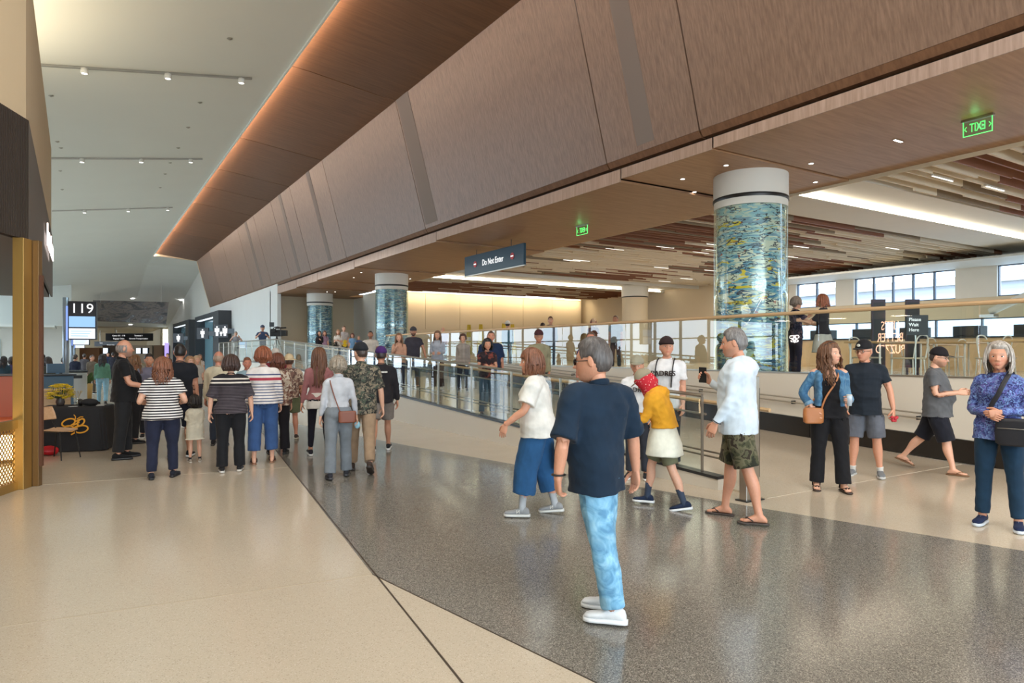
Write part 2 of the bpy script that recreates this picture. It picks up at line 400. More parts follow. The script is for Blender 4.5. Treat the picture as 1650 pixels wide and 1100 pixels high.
# far sloping ceiling and bulkhead
M_ceil2 = M_ceil
g = G(); yz = [(74, 0), (106, -4.3)]
for v in ([(-14, 73.9, zc(-14)), (5.16, 73.9, zc(5.16)), (5.16, 106, 5.1), (-14, 106, 5.1)], [(5.16, 67.1, zc(5.16)), (12, 67.1, zc(5.16)), (12, 74, zc(5.16)), (5.16, 74, zc(5.16))], [(5.16, 73.9, zc(5.16)), (12, 73.9, zc(5.16)), (12, 106, 5.1), (5.16, 106, 5.1)]):
    v = v+[(a, b, c+.1) for a, b, c in v]
    g.add(v, [(0, 1, 2, 3), (7, 6, 5, 4), (0, 4, 5, 1), (1, 5, 6, 2), (2, 6, 7, 3), (3, 7, 4, 0)])
obj('ceiling_far', g, M_ceil, **STR)
sbox('wall_bulkhead', (-14, 106, 4.9, 12, 106.3, 5.2), M_beige)
sbox('ceiling_end', (-14, 106.3, 4.9, 12, 130, 5.0), M_beige)
sbox('wall_end', (-14, 129.6, 0, 12, 130, 5.0), M_beige)
sbox('wall_fascia_back', (9.95, 67.15, 0, 10.2, 106, 10.6), M_white)
sbox('wall_side_far', (9.0, 106, 0, 9.3, 130, 5.0), M_beige)

# ---- soffit of stepped walnut panels with slab edge
sz = [(-14, 8.62, 5.38), (8.62, 11.14, 5.36), (11.14, 20.16, 5.30), (20.16, 28.1, 5.26), (28.1, 33.5, 5.21), (33.5, 37.4, 5.17), (37.4, 41.68, 5.13)]
sbox('ceiling_soffit', (9.9, -14, 5.62, 14.0, 41.68, 5.75), M_black)
sf = bpy.data.objects['ceiling_soffit']
for y0, y1, z in sz:
    for a in ([(y0, y1)] if y1-y0 < 12 else [(y0, -6), (-6, 1.2), (1.2, y1)]):
        obj('soffit_panel', G().box(XF+.02, a[0]+.03, z, XS, a[1]-.03, z+.05), M_soffit, sf)
        obj('edge_panel', G().box(XF, a[0]+.02, z, XF+.02, a[1]-.02, 5.575), M_edge, sf)
# inner return of the soffit
sbox('trim_7', (XS, -14, 5.30, XS+.02, 41.6, 5.95), M_beige)
# small downlights in the soffit
dl0 = None
def downlight(x, y, z, r=.045, label='small round downlight in the walnut soffit', group='downlights in the walnut soffit', mat=None, p=1.0):
    t = thing('downlight', label, 'light', (x, y, z), 0, group)
    obj('trim_ring', G().lathe([(r*1.35, .0), (r*1.35, -.008), (r, -.008), (r, -.0)], n=16), M_steel, t)
    obj('lens', G().lathe([(r*.95, .004), (r*.95, -.004)], n=16), mat or M_ledw, t); return t
for (px, py) in ((1100, 288), (1170, 266), (1307, 263), (1314, 293), (1119, 313), (582, 439), (570, 447), (661, 449), (505, 470), (527, 470), (540, 470)):
    z = 5.37
    for _ in range(4):
        d = (z-1.65)*1100/(567.5-py); x, y = at(px, d)
        for a, b, q in sz:
            if a <= y < b: z = q
    downlight(x, y, z-.002)
for (px, py) in ((1447, 226),):
    d = (5.38-1.65)*1100/(567.5-py); x, y = at(px, d); t = thing('linear_downlight', 'short white linear downlight in the near walnut soffit', 'light', (x, y, 5.378))
    obj('frame', G().box(-.13, -.03, -.012, .13, .03, 0), M_steel, t); obj('lens', G().box(-.12, -.018, -.016, .12, .018, -.01), M_ledw, t)

# ---- ceiling over the upper level: two slatted fields with a lit cream cove between
sbox('ceiling_upper', (XS, -14, 6.0, 30.4, 41.7, 6.1), M_beige)
def cove(name, y0, y1, ylit, zlow, zhi, label):
    # dropped cream tray with a recess lit along its far side
    sbox(name, (XS+.02, y0, zhi, 30, ylit+.3, zhi+.05), M_white)
    sbox(name+'_edge', (XS+.02, y0-.04, zlow, 30, y0, zhi+.05), M_white)
    sbox(name+'_far', (XS+.02, ylit+.10, zlow, 30, y1, zlow+.05), M_white)
    sbox(name+'_back', (XS+.02, ylit+.11, zlow+.05, 30, ylit+.14, zhi), M_white)
    t = thing('strip_light', label, 'light', (XS+.4, ylit+.04, zlow+.02))
    rel('led_strip', G().box(XS+.4, ylit+.055, zlow+.03, 29.6, ylit+.09, zlow+.075), emis('led_tray', (1, .86, .66), 26), t)
    rel('channel', G().box(XS+.4, ylit+.04, zlow+.0, 29.6, ylit+.098, zlow+.025), M_white, t)
cove('ceiling_tray_1', 8.75, 11.9, 10.35, 5.46, 5.62, 'long bright strip light in the cream tray nearest the camera')
cove('ceiling_tray_2', 27.6, 31.2, 30.2, 5.28, 5.44, 'long bright strip light in the cream tray near the yellow wall')
sl = thing('ceiling_slats', 'blade ceiling', 'ceiling', (XS, 0, 5.4)); sl['kind'] = 'structure'; del sl['category']; del sl['label']
proto = {}
def slat_mesh(L_, mat):
    k = (round(L_, 1), mat.name)
    if k not in proto:
        me = mesh_of(G().box(0, -.022, 0, k[0], .022, .22), 'slat'); me.materials.append(mat); proto[k] = me
    return proto[k]
rows = [(y, 5.40) for y in np.arange(8.45, -9, -.33)]+[(y, 5.40) for y in np.arange(12.2, 27.5, .22)]+[(y, 5.26) for y in np.arange(31.5, 37.5, .36)]
allsl = []
for y, z in rows:
    x = XS+.05; 
    zone = 0 if y < 9 else 1
    while x < 29.8:
        ln = R.choice((1.0, 1.5, 2.2, 3.0, 3.8)); ln = min(ln, 29.85-x)
        if ln < .3: break
        # brown concentrates in drifting patches
        f = math.sin(x*.55+y*.35)+math.sin(x*.23-y*.6+1.3)+R.uniform(-1.3, 1.3)
        m = M_slatb if f > .6 or y > 31 and f > -.8 else (M_slatc if f < .0 or R.random() < .4 else M_slatt)
        allsl.append((math.hypot(x, y), x, y, z+R.choice((0, 0, .03, .06)), ln, m)); x += ln
allsl.sort(key=lambda q: q[0]); vis = [q for q in allsl if q[2] > 3.2]; other = [q for q in allsl if q[2] <= 3.2]
for q in vis[:290]:
    o = bpy.data.objects.new('slat', slat_mesh(q[4], q[5])); C.objects.link(o); o.parent = sl; o.location = (q[1]-XS, q[2], q[3]-5.4)
for m in (M_slatb, M_slatc, M_slatt):
    g = G()
    for q in vis[290:]+other:
        if q[5] is m: g.box(q[1]-XS, q[2]-.022, q[3]-5.4, q[1]+q[4]-XS-.02, q[2]+.022, q[3]-5.4+.22)
    obj('slat_field', g, m, sl, kind='stuff')
# linear lamps tucked between the blades
for k in range(24):
    y = R.uniform(12.5, 27) if k > 2 else R.uniform(6.2, 8); x = R.uniform(15, 28) if k > 2 else R.uniform(15, 18)
    y = 12.31+round((y-12.2)/.22)*.22 if k > 2 else y
    t = thing('blade_lamp', 'slim linear lamp between the ceiling blades', 'light', (x, y, 5.42), 0, 'linear lamps between the ceiling blades')
    obj('housing', G().box(-.45, -.02, 0, .45, .02, .04), M_white, t); obj('lens', G().box(-.43, -.013, -.010, .43, .013, 0), emis('led_blade', (1, .94, .84), 3), t)

# ---- upper level walls
sbox('ceiling_mask_end', (-14, 106.3, 5.0, 12, 106.5, 11), M_ceil)
sbox('wall_back', (15.2, 37.9, 1.1, 29.4, 38.1, 5.35), M_beige)
g = sbox('wall_back_low', (15.2, 37.82, 1.1, 29.4, 37.9, 3.05), M_beige)
wb = bpy.data.objects['wall_back']
for x in np.arange(15.2, 29.3, 2.36):
    obj('panel', G().box(x+.01, 37.86, 3.07, min(x+2.35, 29.4), 37.9, 5.2), M_beige, wb)
sbox('wall_recess', (29.4, 39.2, 1.1, 34, 39.4, 5.6), M_beige)
sbox('wall_recess_side', (29.3, 37.9, 1.1, 29.5, 39.2, 5.6), M_beige)
sbox('wall_return', (15.0, 37.9, 1.1, 15.2, 43.4, 5.3), M_white)
sbox('wall_end_upper', (9.74, 43.4, 0, 15.2, 43.6, 5.4), M_beige)
sbox('ceiling_soffit_end', (9.9, 41.68, 5.13, 15.2, 43.4, 5.3), M_soffit)
sbox('floor_upper_end', (9.7, 41.4, .9, 15.2, 43.5, 1.1), M_cream)
# long white wall below the fascia beside the restrooms
M_coolw = plain('cool_white_paint', S(208, 214, 214), .6, bscale=1)
sbox('wall_restroom', (9.74, 41.7, 0, 9.95, 67, 5.75), M_coolw)
# wall washers on the yellow wall
t = thing('wall_washer', 'warm strip light washing down the long beige back wall', 'light', (16, 37.55, 5.3))
rel('led_strip', G().box(15.4, 37.6, 5.25, 29.2, 37.66, 5.28), M_led, t); rel('channel', G().box(15.4, 37.58, 5.28, 29.2, 37.68, 5.31), M_steel, t)
for x in (17.5, 21, 24.5, 28): area('wall_wash_lamp', (x, 37.3, 5.2), (math.radians(35), 0, 0), 45, 3.2, .1, (1, .80, .52))
area('fill_lamp', (22, 20, 5.33), (0, 0, 0), 900, 12, 12, (1, .86, .68))  # added fill without a fixture, brightens the blades by floor bounce
area('fill_lamp', (20, 4, 5.33), (0, 0, 0), 420, 9, 7, (1, .88, .72))  # second added fill for the near blade field
area('fill_lamp', (8.7, 30, 5.6), (0, 0, 0), 120, 1, 12, (1, .95, .88))  # small added fill above the landing

# ---- right side wall with high windows
sbox('wall_right', (30, 21.6, 1.1, 30.3, 41.7, 6.05), M_beige)
sbox('wall_right_low', (30, -14, 3.0, 30.3, 21.6, 3.82), M_beige)
sbox('wall_right_top', (30, -14, 5.02, 30.3, 21.6, 6.05), M_white)
sbox('ceiling_window_soffit', (27.5, -14, 5.02, 30, 21.6, 5.10), M_coolw)
M_frame = plain('window_frame', S(74, 88, 108), .4)
M_pane = glass_mat('window_pane', (.92, .96, 1))
def window_band(name, y0, y1, z0, z1, X, n):
    t = bpy.data.objects.new(name, None); C.objects.link(t); t['kind'] = 'structure'
    st = (y1-y0)/n
    for i in range(n):
        a = y0+i*st
        obj('pane', G().box(X+.05, a+.03, z0, X+.06, a+st-.03, z1), M_pane, t)
        obj('mullion', G().box(X, a-.03, z0, X+.12, a+.03, z1), M_frame, t)
    obj('mullion', G().box(X, y1-.03, z0, X+.12, y1+.03, z1), M_frame, t)
    obj('window_rail', G().box(X, y0, z1-.04, X+.12, y1, z1), M_frame, t); obj('window_rail', G().box(X, y0, z0, X+.12, y1, z0+.04), M_frame, t)
    return t
window_band('window_1', 19.1, 21.2, 3.82, 5.02, 30.05, 2)
window_band('window_2', 13.9, 18.2, 3.82, 5.02, 30.05, 5)
window_band('window_3', -6, 12.4, 3.82, 5.02, 30.05, 18)
for i, (a, b) in enumerate(((21.2, 21.6), (18.2, 19.1), (12.4, 13.9))): sbox('wall_pier_%d' % (i+1), (29.95, a, 3.82, 30.3, b, 5.02), M_white)
window_band('window_4', -6, 21.6, 1.1, 3.0, 30.05, 16)
# round fair-faced columns carrying the windows
t = thing('diagonal_brace', 'white diagonal steel brace in front of the high windows', 'brace', (29.3, 9, 3.0))
rel('brace_tube', G().tube([(29.4, 12.4, 3.2), (29.4, 8.9, 4.8)], [.14, .14], 14, 1, (1, 0, 0)), M_white, t)
rel('end_plate', G().box(29.2, 12.2, 3.0, 29.6, 12.7, 3.1), M_steel, t)
# outside world seen through the windows: apron and pale hangars
sbox('ground_outside', (31, -40, -2, 160, 90, -1.8), plain('apron_concrete', S(178, 180, 182), .9))
hg = thing('hangar', 'pale flat-roofed airport building beyond the high windows', 'building', (75, 30, -1.8))
obj('wall', G().box(-8, -30, 0, 8, 40, 9.5), plain('pale_cladding', S(196, 200, 206), .7), hg); obj('roof', G().box(-9, -31, 9.5, 9, 41, 10.2), M_steel, hg)

# ---- left and back of the hall (seen in reflections): glazed walls
def sky_wall(name, X, y0, y1, n):
    t = bpy.data.objects.new(name, None); C.objects.link(t); t['kind'] = 'structure'
    st = (y1-y0)/n
    for i in range(n+1):
        obj('mullion', G().box(X-.1, y0+i*st-.05, 0, X+.1, y0+i*st+.05, 4.2), M_frame, t)
    for z in (0, 1.1, 2.6, 4.1): obj('window_rail', G().box(X-.08, y0, z, X+.08, y1, z+.09), M_frame, t)
sky_wall('window_5', -14, 22, 79, 22)
sbox('wall_left_solid', (-14.3, -14, 0, -14.1, 22, 7.3), M_beige)
t = bpy.data.objects.new('window_6', None); C.objects.link(t); t['kind'] = 'structure'
for x in np.arange(-14, 11.1, 2.5): obj('mullion', G().box(x-.05, -14.1, 0, x+.05, -13.9, 7), M_frame, t)
for z in (0, 3.4, 6.9): obj('window_rail', G().box(-14, -14.08, z, 11, -13.92, z+.1), M_frame, t)
sbox('wall_back_top', (-14, -14.3, 7, 11, -14.1, 10.7), M_white)
sbox('wall_upper_near', (11, -13.3, 1.1, 30.3, -13.1, 6.05), M_beige)
sbox('ground_apron', (-160, -60, -1.9, -14.4, 140, -1.7), MATS['apron_concrete'])
# gate lounge wall far left
sbox('wall_gate', (-14, 80, 0, -1.2, 80.3, 4.2), M_white)
sbox('wall_gate_upper', (-14, 79.6, 4.2, -1.0, 80.6, 8.6), M_ceil)
sbox('ceiling_gate_ledge', (-14, 74, 3.9, -2.2, 79.6, 4.1), M_ceil)
sbox('wall_gate_side', (-1.2, 80, 0, -1.0, 106, 5.2), M_white)

# ---- art columns
def art(name, warm):
    m, t, b = nt(name)
    def layer(sc_, stops, det=3.0, dist=.6, interp='LINEAR', off=0):
        mp = mapping(t, sc_, loc=(off, off*.7, off*1.3)); n = N(t, 'ShaderNodeTexNoise', i_Scale=1.0, i_Detail=det, i_Distortion=dist); L(t, mp.outputs[0], n.inputs['Vector'])
        return ramp(t, n.outputs['Fac'], stops, interp), n
    if warm:
        blues = [(0, S(18, 74, 128)), (.36, S(22, 92, 146)), (.42, S(64, 148, 186)), (.49, S(130, 186, 200)), (.56, S(176, 204, 198)), (.62, S(206, 212, 190)), (.68, S(120, 176, 190))]
    else:
        blues = [(0, S(12, 54, 96)), (.38, S(20, 86, 130)), (.45, S(40, 120, 158)), (.52, S(120, 166, 176)), (.58, S(190, 204, 200)), (.64, S(60, 110, 136))]
    r1, _ = layer((2.6, 2.6, 13) if warm else (3.4, 3.4, 17), blues, 4.0, .8, 'CONSTANT')
    # the mural turns bluer towards its foot
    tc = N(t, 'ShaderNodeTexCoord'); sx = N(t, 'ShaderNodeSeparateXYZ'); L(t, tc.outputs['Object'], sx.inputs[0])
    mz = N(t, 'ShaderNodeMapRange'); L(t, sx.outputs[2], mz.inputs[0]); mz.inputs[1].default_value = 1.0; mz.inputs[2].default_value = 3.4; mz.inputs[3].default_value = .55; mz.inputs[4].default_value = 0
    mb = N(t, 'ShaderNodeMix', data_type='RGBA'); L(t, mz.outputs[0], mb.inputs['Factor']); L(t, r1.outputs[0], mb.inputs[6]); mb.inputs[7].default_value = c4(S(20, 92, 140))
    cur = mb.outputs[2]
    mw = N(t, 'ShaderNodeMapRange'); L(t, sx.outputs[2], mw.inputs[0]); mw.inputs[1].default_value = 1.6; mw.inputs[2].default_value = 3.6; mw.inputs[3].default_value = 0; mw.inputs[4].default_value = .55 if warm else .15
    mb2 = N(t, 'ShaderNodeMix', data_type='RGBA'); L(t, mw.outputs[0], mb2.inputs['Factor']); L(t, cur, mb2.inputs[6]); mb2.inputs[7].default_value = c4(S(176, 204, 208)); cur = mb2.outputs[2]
    def over(mask, col, cur):
        x = N(t, 'ShaderNodeMix', data_type='RGBA'); L(t, mask, x.inputs['Factor']); L(t, cur, x.inputs[6]); x.inputs[7].default_value = c4(col); return x.outputs[2]
    def msk(sc_, th, det=2.0, dist=1.2, off=0, hi=True):
        mp = mapping(t, sc_, loc=(off, off*.7, off*1.3)); n = N(t, 'ShaderNodeTexNoise', i_Scale=1.0, i_Detail=det, i_Distortion=dist); L(t, mp.outputs[0], n.inputs['Vector'])
        g_ = N(t, 'ShaderNodeMath', operation='GREATER_THAN'); L(t, n.outputs['Fac'], g_.inputs[0]); g_.inputs[1].default_value = th; return g_.outputs[0]
    if warm:
        cur = over(msk((1.5, 1.5, 6), .60, off=3), S(222, 194, 50), cur); cur = over(msk((2.0, 2.0, 9), .54, off=9), S(214, 214, 196), cur)
        cur = over(msk((3, 3, 10), .70, off=17), S(178, 70, 34), cur)
    else:
        cur = over(msk((3, 3, 26), .60, off=5), S(214, 220, 214), cur); cur = over(msk((2.2, 2.2, 9), .68, off=11), S(168, 70, 72), cur); cur = over(msk((4, 4, 34), .63, off=31), S(24, 34, 60), cur)
    # ink lines: edges of stretched cells
    mp = mapping(t, (3.6, 3.6, 13) if warm else (3.5, 3.5, 22)); nz = N(t, 'ShaderNodeTexNoise', i_Scale=2.0, i_Detail=2.0); L(t, mp.outputs[0], nz.inputs['Vector'])
    ad = N(t, 'ShaderNodeMix', data_type='RGBA', blend_type='ADD'); ad.inputs['Factor'].default_value = .9; L(t, mp.outputs[0], ad.inputs[6]); L(t, nz.outputs['Color'], ad.inputs[7])
    v = N(t, 'ShaderNodeTexVoronoi', feature='DISTANCE_TO_EDGE'); L(t, ad.outputs[2], v.inputs['Vector']); v.inputs['Scale'].default_value = 1.0
    lt = N(t, 'ShaderNodeMath', operation='LESS_THAN'); L(t, v.outputs['Distance'], lt.inputs[0]); lt.inputs[1].default_value = .05
    gate = msk((2, 2, 4), .44, off=23); mu = N(t, 'ShaderNodeMath', operation='MULTIPLY'); L(t, lt.outputs[0], mu.inputs[0]); L(t, gate, mu.inputs[1])
    cur = over(mu.outputs[0], S(18, 44, 70), cur)
    L(t, cur, b.inputs['Base Color']); b.inputs['Roughness'].default_value = .25; b.inputs['Coat Weight'].default_value = .6; b.inputs['Coat Roughness'].default_value = .05
    return m
A1, A2, A3 = art('mural_warm', True), art('mural_cool', False), None
def column(x, y, ztop, mat, label, zb=1.1, r=.70):
    t = thing('mural_column', label, 'column', (x, y, zb)); H = ztop-zb
    obj('capital', G().lathe([(r+.055, H-.50), (r+.055, H)], n=48), M_white, t, True); smooth_by_angle(bpy.context.scene.collection.objects[-1]) 
    obj('black_ring', G().lathe([(r+.062, H-.575), (r+.066, H-.56), (r+.066, H-.52), (r+.062, H-.505)], n=48), M_black, t, True)
    obj('white_band', G().lathe([(r+.045, H-.72), (r+.045, H-.57)], n=48), M_white, t, True)
    obj('mural', G().lathe([(r, .12), (r, H-.70)], n=48), mat, t, True)
    obj('foot_ring', G().lathe([(r+.06, 0), (r+.06, .14)], n=48), M_steel, t, True)
    # clear sleeve of curved glass sheets
    for k in range(4):
        g = G(); v = []; f = []; n = 12
        for i in range(n+1):
            a = k*PI/2+.01+(PI/2-.02)*i/n
            for rr_ in (r+.035, r+.045):
                for z in (.14, H-.72): v.append((rr_*math.cos(a), rr_*math.sin(a), z))
        for i in range(n):
            q = 4*i; f += [(q, q+4, q+5, q+1), (q+2, q+3, q+7, q+6), (q+1, q+5, q+7, q+3), (q, q+2, q+6, q+4)]
        f += [(0, 1, 3, 2), (4*n, 4*n+2, 4*n+3, 4*n+1)]
        g.add(v, f); obj('glass_sleeve', g, M_glass, t, True)
    for o in t.children:
        if o.name.split('.')[0] != 'glass_sleeve': smooth_by_angle(o)
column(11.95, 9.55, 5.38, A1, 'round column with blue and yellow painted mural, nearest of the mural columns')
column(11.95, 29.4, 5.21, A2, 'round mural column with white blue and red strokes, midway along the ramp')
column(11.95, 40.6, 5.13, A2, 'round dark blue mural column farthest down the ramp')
wx, wy = at(1023, 38.5)
t = thing('white_column', 'plain white round column by the back wall of the upper level', 'column', (wx, wy, 1.1))
obj('shaft', G().lathe([(.72, 0), (.72, 3.62)], n=40), M_beige, t, True); obj('black_ring', G().lathe([(.73, 3.62), (.73, 3.68)], n=40), M_black, t, True); obj('capital', G().lathe([(.75, 3.68), (.75, 4.28)], n=40), M_white, t, True)
for o in t.children: smooth_by_angle(o)

# ---- hanging signs
M_teal = plain('sign_teal', S(20, 62, 82), .3, bscale=.6)
M_txt = emis('sign_text_white', (1, 1, 1), 1.3)
M_red = plain('sign_red', S(196, 40, 40), .4)
t = thing('hanging_sign', 'dark teal Do Not Enter sign hanging below the walnut soffit', 'sign', (11.7, 20, 4.7))
rel('sign_panel', G().box(11.66, 17.9, 4.40, 11.76, 21.8, 5.08), M_teal, t, bevel=.01)
rel('frame', G().box(11.67, 17.86, 4.36, 11.75, 21.84, 4.40), M_steel, t)
for y in (18.7, 21.0): rel('rod', G().tube([(11.71, y, 5.07), (11.71, y, 5.30)], [.012, .012], 8, 1), M_black, t)
Lc = Vector(t.location)
text_mesh('lettering', 'Do Not Enter', .30, M_txt, frameM(Vector((11.652, 19.80, 4.73))-Lc, (0, -1, 0), (0, 0, 1)) @ Matrix.Diagonal((.82, 1, 1, 1)), t)
for y in (21.0, 18.55):
    g = G(); M = None; a = np.linspace(0, 2*PI, 25)[:-1]
    v = [(11.655, y+.11*math.cos(q), 4.74+.11*math.sin(q)) for q in a]+[(11.645, y+.11*math.cos(q), 4.74+.11*math.sin(q)) for q in a]
    g.add(v, [tuple(range(24)), tuple(range(47, 23, -1))]+[(i, 24+i, 24+(i+1) % 24, (i+1) % 24) for i in range(24)]); rel('no_entry_disc', g, M_red, t)
    rel('no_entry_bar', G().box(11.638, y-.08, 4.72, 11.644, y+.08, 4.76), M_txt, t)
M_exit = emis('exit_green', (.10, .85, .16), 2.6)
M_exglass = glass_mat('exit_glass', (.80, .95, .84))
def exit_sign(x, y, z, wd, h, label, rz=0):
    t = thing('exit_sign', label, 'sign', (x, y, z), rz)
    obj('mount', G().box(-.03, -wd/2-.02, -.035, .03, wd/2+.02, .0), M_steel, t)
    obj('glass_plate', G().box(-.006, -wd/2, -h, .006, wd/2, -.035), M_exglass, t)
    text_mesh('lettering', 'EXIT', h*.72, M_exit, frameM((.002, 0, -h*.56), (0, 1, 0), (0, 0, 1)) @ Matrix.Diagonal((.58, 1, 1, 1)), t, ext=.003)
    for s_ in (-1, 1): obj('arrow', G().tube([(.002, s_*wd*.38, -h*.42), (.002, s_*wd*.45, -h*.56), (.002, s_*wd*.38, -h*.70)], [.006]*3, 6, 1, (1, 0, 0)), M_exit, t)
    g = G(); 
    for a in ((-.008, -wd/2, -h, .008, wd/2, -h+.008), (-.008, -wd/2, -h, .008, -wd/2+.008, -.03), (-.008, wd/2-.008, -h, .008, wd/2, -.03)): g.box(*a)
    obj('green_edge', g, M_exit, t)
    light('exit_glow', 'POINT', (x-.1, y, z-.12), (0, 0, 0), .7, (.2, 1, .3), shadow_soft_size=.05)
exit_sign(12.0, 5.24, 5.375, .42, .27, 'mirrored green exit sign on the near soffit by the right edge')
exit_sign(12.1, 15.5, 5.30, .50, .28, 'mirrored green exit sign beyond the hanging Do Not Enter sign')

# ---- ceiling tracks and sprinklers on the white ceiling
for k, (Y, hx) in enumerate(((21.6, (0.02, 2.03, 4.0)), (31.7, (-.05, 2.0, 3.85)), (43.2, (.05, 2.1, 4.05)))):
    t = thing('track_light', 'slim ceiling track with three white spotlight heads, %s row' % ('nearest', 'second', 'farthest')[k], 'light', (2, Y, zc(2)))
    rel('track', G().obox((1.45, Y, zc(1.45)-.03), (2.85, 0, 2.85*.145), (0, .03, 0), (0, 0, .03)), M_steel, t)
    for x in hx:
        rel('spot_head', G().lathe([(.03, -.02), (.09, -.05), (.10, -.19), (.08, -.19), (.07, -.17)], (x, Y, zc(x)), 14), M_white, t, True)
        rel('spot_lens', G().lathe([(.065, -.182), (.065, -.175)], (x, Y, zc(x)), 14), M_ledw, t)
for (px, py) in ((82, 154), (98, 238), (322, 165), (303, 205), (287, 238), (274, 262), (266, 280), (97, 275), (100, 305), (258, 302), (92, 228), (200, 452), (370, 62)):
    x = 1; 
    for _ in range(6):
        d = (zc(x)-1.65)*1100/(567.5-py); x, y = at(px, d)
    t = thing('sprinkler', 'small recessed sprinkler disc in the white ceiling', 'sprinkler', (x, y, zc(x)), 0, 'sprinkler discs in the white ceiling')
    obj('disc', G().lathe([(.07, .01), (.07, -.012), (.04, -.025), (.015, -.04)], n=14), M_steel, t)
for k, (px, py) in enumerate(((130, 478), (213, 481), (293, 484), (210, 523), (285, 525))):
    d = 60
    for _ in range(20):
        x, y = at(px, d); z = 9.9-(y-74)*.15; d = max((z-1.65)*1100/(567.5-py), 50)*.3+d*.7
    x, y = at(px, d)
    downlight(x, y, 9.9-(y-74)*.15-.02, .22, 'bright round downlight in the far sloping ceiling', 'downlights in the far sloping ceiling', emis('bright_lens', (1, 1, 1), 30))
# ================================================================ CAFE BLOCK ON THE LEFT
Cn = np.array((-.60, 10.3)); Be = np.array((-.68, 20.5)); Ad = np.array((-.39, -.92)); Ad /= np.linalg.norm(Ad); An = np.array((Ad[1], -Ad[0]))  # An points into the hall? fixed below
if An[0] < 0: An = -An
M_tan = plain('tan_plaster', S(196, 174, 142), .7, bscale=1)
M_dark = plain('dark_batten', S(58, 49, 43), .5, bscale=8)
M_darkp = plain('dark_panel', S(84, 74, 68), .45, bscale=2)
body = [tuple(Cn), tuple(Be), (-9, 20.5), (-9, -.5), tuple(Cn+Ad*11.2)]
obj('wall_cafe_upper', G().prism(body, 4.5, 6.72), M_tan, **STR)
inner = [tuple(Cn+np.array((-.04, .02))), (-.72, 20.46), (-8.96, 20.46), (-8.96, -.4), tuple(Cn+Ad*11.1+np.array((-.05, 0)))]
obj('ceiling_cafe', G().prism(inner, 3.02, 4.5), M_darkp, **STR)
ff = thing('cafe_fascia', 'dark battened cafe fascia band above the bronze post', 'fascia', (Cn[0], Cn[1], 3.03))
bat = mesh_of(G().box(-.011, -.02, 0, .011, .02, 1.47), 'batten'); bat.materials.append(M_dark)
ang = math.atan2(Ad[1], Ad[0])
for k in range(110):
    p = Cn+Ad*(.03+.036*k)+An*.02; o = bpy.data.objects.new('batten', bat); C.objects.link(o); o.parent = ff; o.location = (p[0]-Cn[0], p[1]-Cn[1], 0); o.rotation_euler = (0, 0, ang)
g = G(); a = Cn+An*.0; b = Cn+Ad*11
g.obox((*(Cn+Ad*5.5+An*.006), 3.765), (*(Ad*5.5), 0), (*(An*.006), 0), (0, 0, .735)); rel('back_board', g, M_black, ff)
g = G(); mid = (Cn+Be)/2; Bd = (Be-Cn)/np.linalg.norm(Be-Cn)
g.obox((mid[0]+.01, mid[1], 3.765), (*(Bd*5.1), 0), (.02, 0, 0), (0, 0, .735)); rel('side_panel', g, M_darkp, ff)
# lit lettering on the side fascia (seen edge-on)
M_neonw = emis('sign_letters_lit', (1, .86, .80), 3)
text_mesh('lettering', 'better buzz', .60, M_neonw, frameM((.035, 6.4, .80), (0, 1, 0), (0, 0, 1)), ff, ext=.012)
# bronze corner post and perforated low screen
bp_ = thing('bronze_post', 'square bronze post at the cafe corner carrying the dark fascia', 'post', (Cn[0]-.02, Cn[1]-.02, 0), ang)
obj('post_front', G().box(-.0, -.03, 0, .19, .09, 3.03), M_gold, bp_, bevel=.004)
obj('post_side', G().box(-.10, -.05, 0, -.01, .16, 3.03), plain('bronze_shade', S(120, 92, 56), .4, .6), bp_, bevel=.004)
obj('door_leaf', G().box(-.05, .17, .25, .0, .20, 2.6), plain('brown_door', S(92, 56, 38), .5), bp_)
sc_ = thing('mesh_screen', 'low bronze screen with expanded metal mesh at the cafe front', 'screen', (Cn[0], Cn[1], 0), ang)
LN = 3.4; Hh = .84
for b in ((.0, -.05, 0, LN, .02, .10), (0, -.05, Hh-.10, LN, .02, Hh), (0, -.05, .1, .16, .02, Hh-.1), (1.6, -.05, .1, 1.7, .02, Hh-.1), (LN-.1, -.05, .1, LN, .02, Hh-.1)):
    obj('frame_bar', G().box(*b), M_gold, sc_, bevel=.003)
g = G(); cw, ch_ = .062, .034
for i in range(int((LN-.3)/cw)):
    for j in range(int((Hh-.2)/ch_)+1):
        x = .16+i*cw+(cw/2 if j % 2 else 0); z = .10+j*ch_
        if z+ch_ > Hh-.09: continue
        for sgn in (-1, 1):
            c = np.array((x+sgn*cw/4+cw/4*0, -.02, z+ch_/2)); ax = np.array((sgn*cw/4, 0, ch_/2)); n_ = np.array((ch_/2, 0, -sgn*cw/4)); n_ = n_/np.linalg.norm(n_)*.0045
            g.obox(c, ax*1.05, n_, (0, .004, 0))
obj('expanded_mesh', g, M_gold, sc_, kind='stuff')
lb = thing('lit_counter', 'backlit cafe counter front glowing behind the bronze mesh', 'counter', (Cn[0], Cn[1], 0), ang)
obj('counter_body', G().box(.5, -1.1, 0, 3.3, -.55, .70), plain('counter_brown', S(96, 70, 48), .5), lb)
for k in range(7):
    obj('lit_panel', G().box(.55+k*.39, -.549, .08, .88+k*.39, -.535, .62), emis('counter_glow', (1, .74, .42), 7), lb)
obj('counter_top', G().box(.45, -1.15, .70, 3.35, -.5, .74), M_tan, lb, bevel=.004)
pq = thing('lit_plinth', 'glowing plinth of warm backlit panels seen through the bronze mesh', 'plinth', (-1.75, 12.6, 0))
obj('plinth_body', G().box(-1.0, 0, 0, 1.0, .3, .46), plain('counter_brown', S(96, 70, 48), .5), pq)
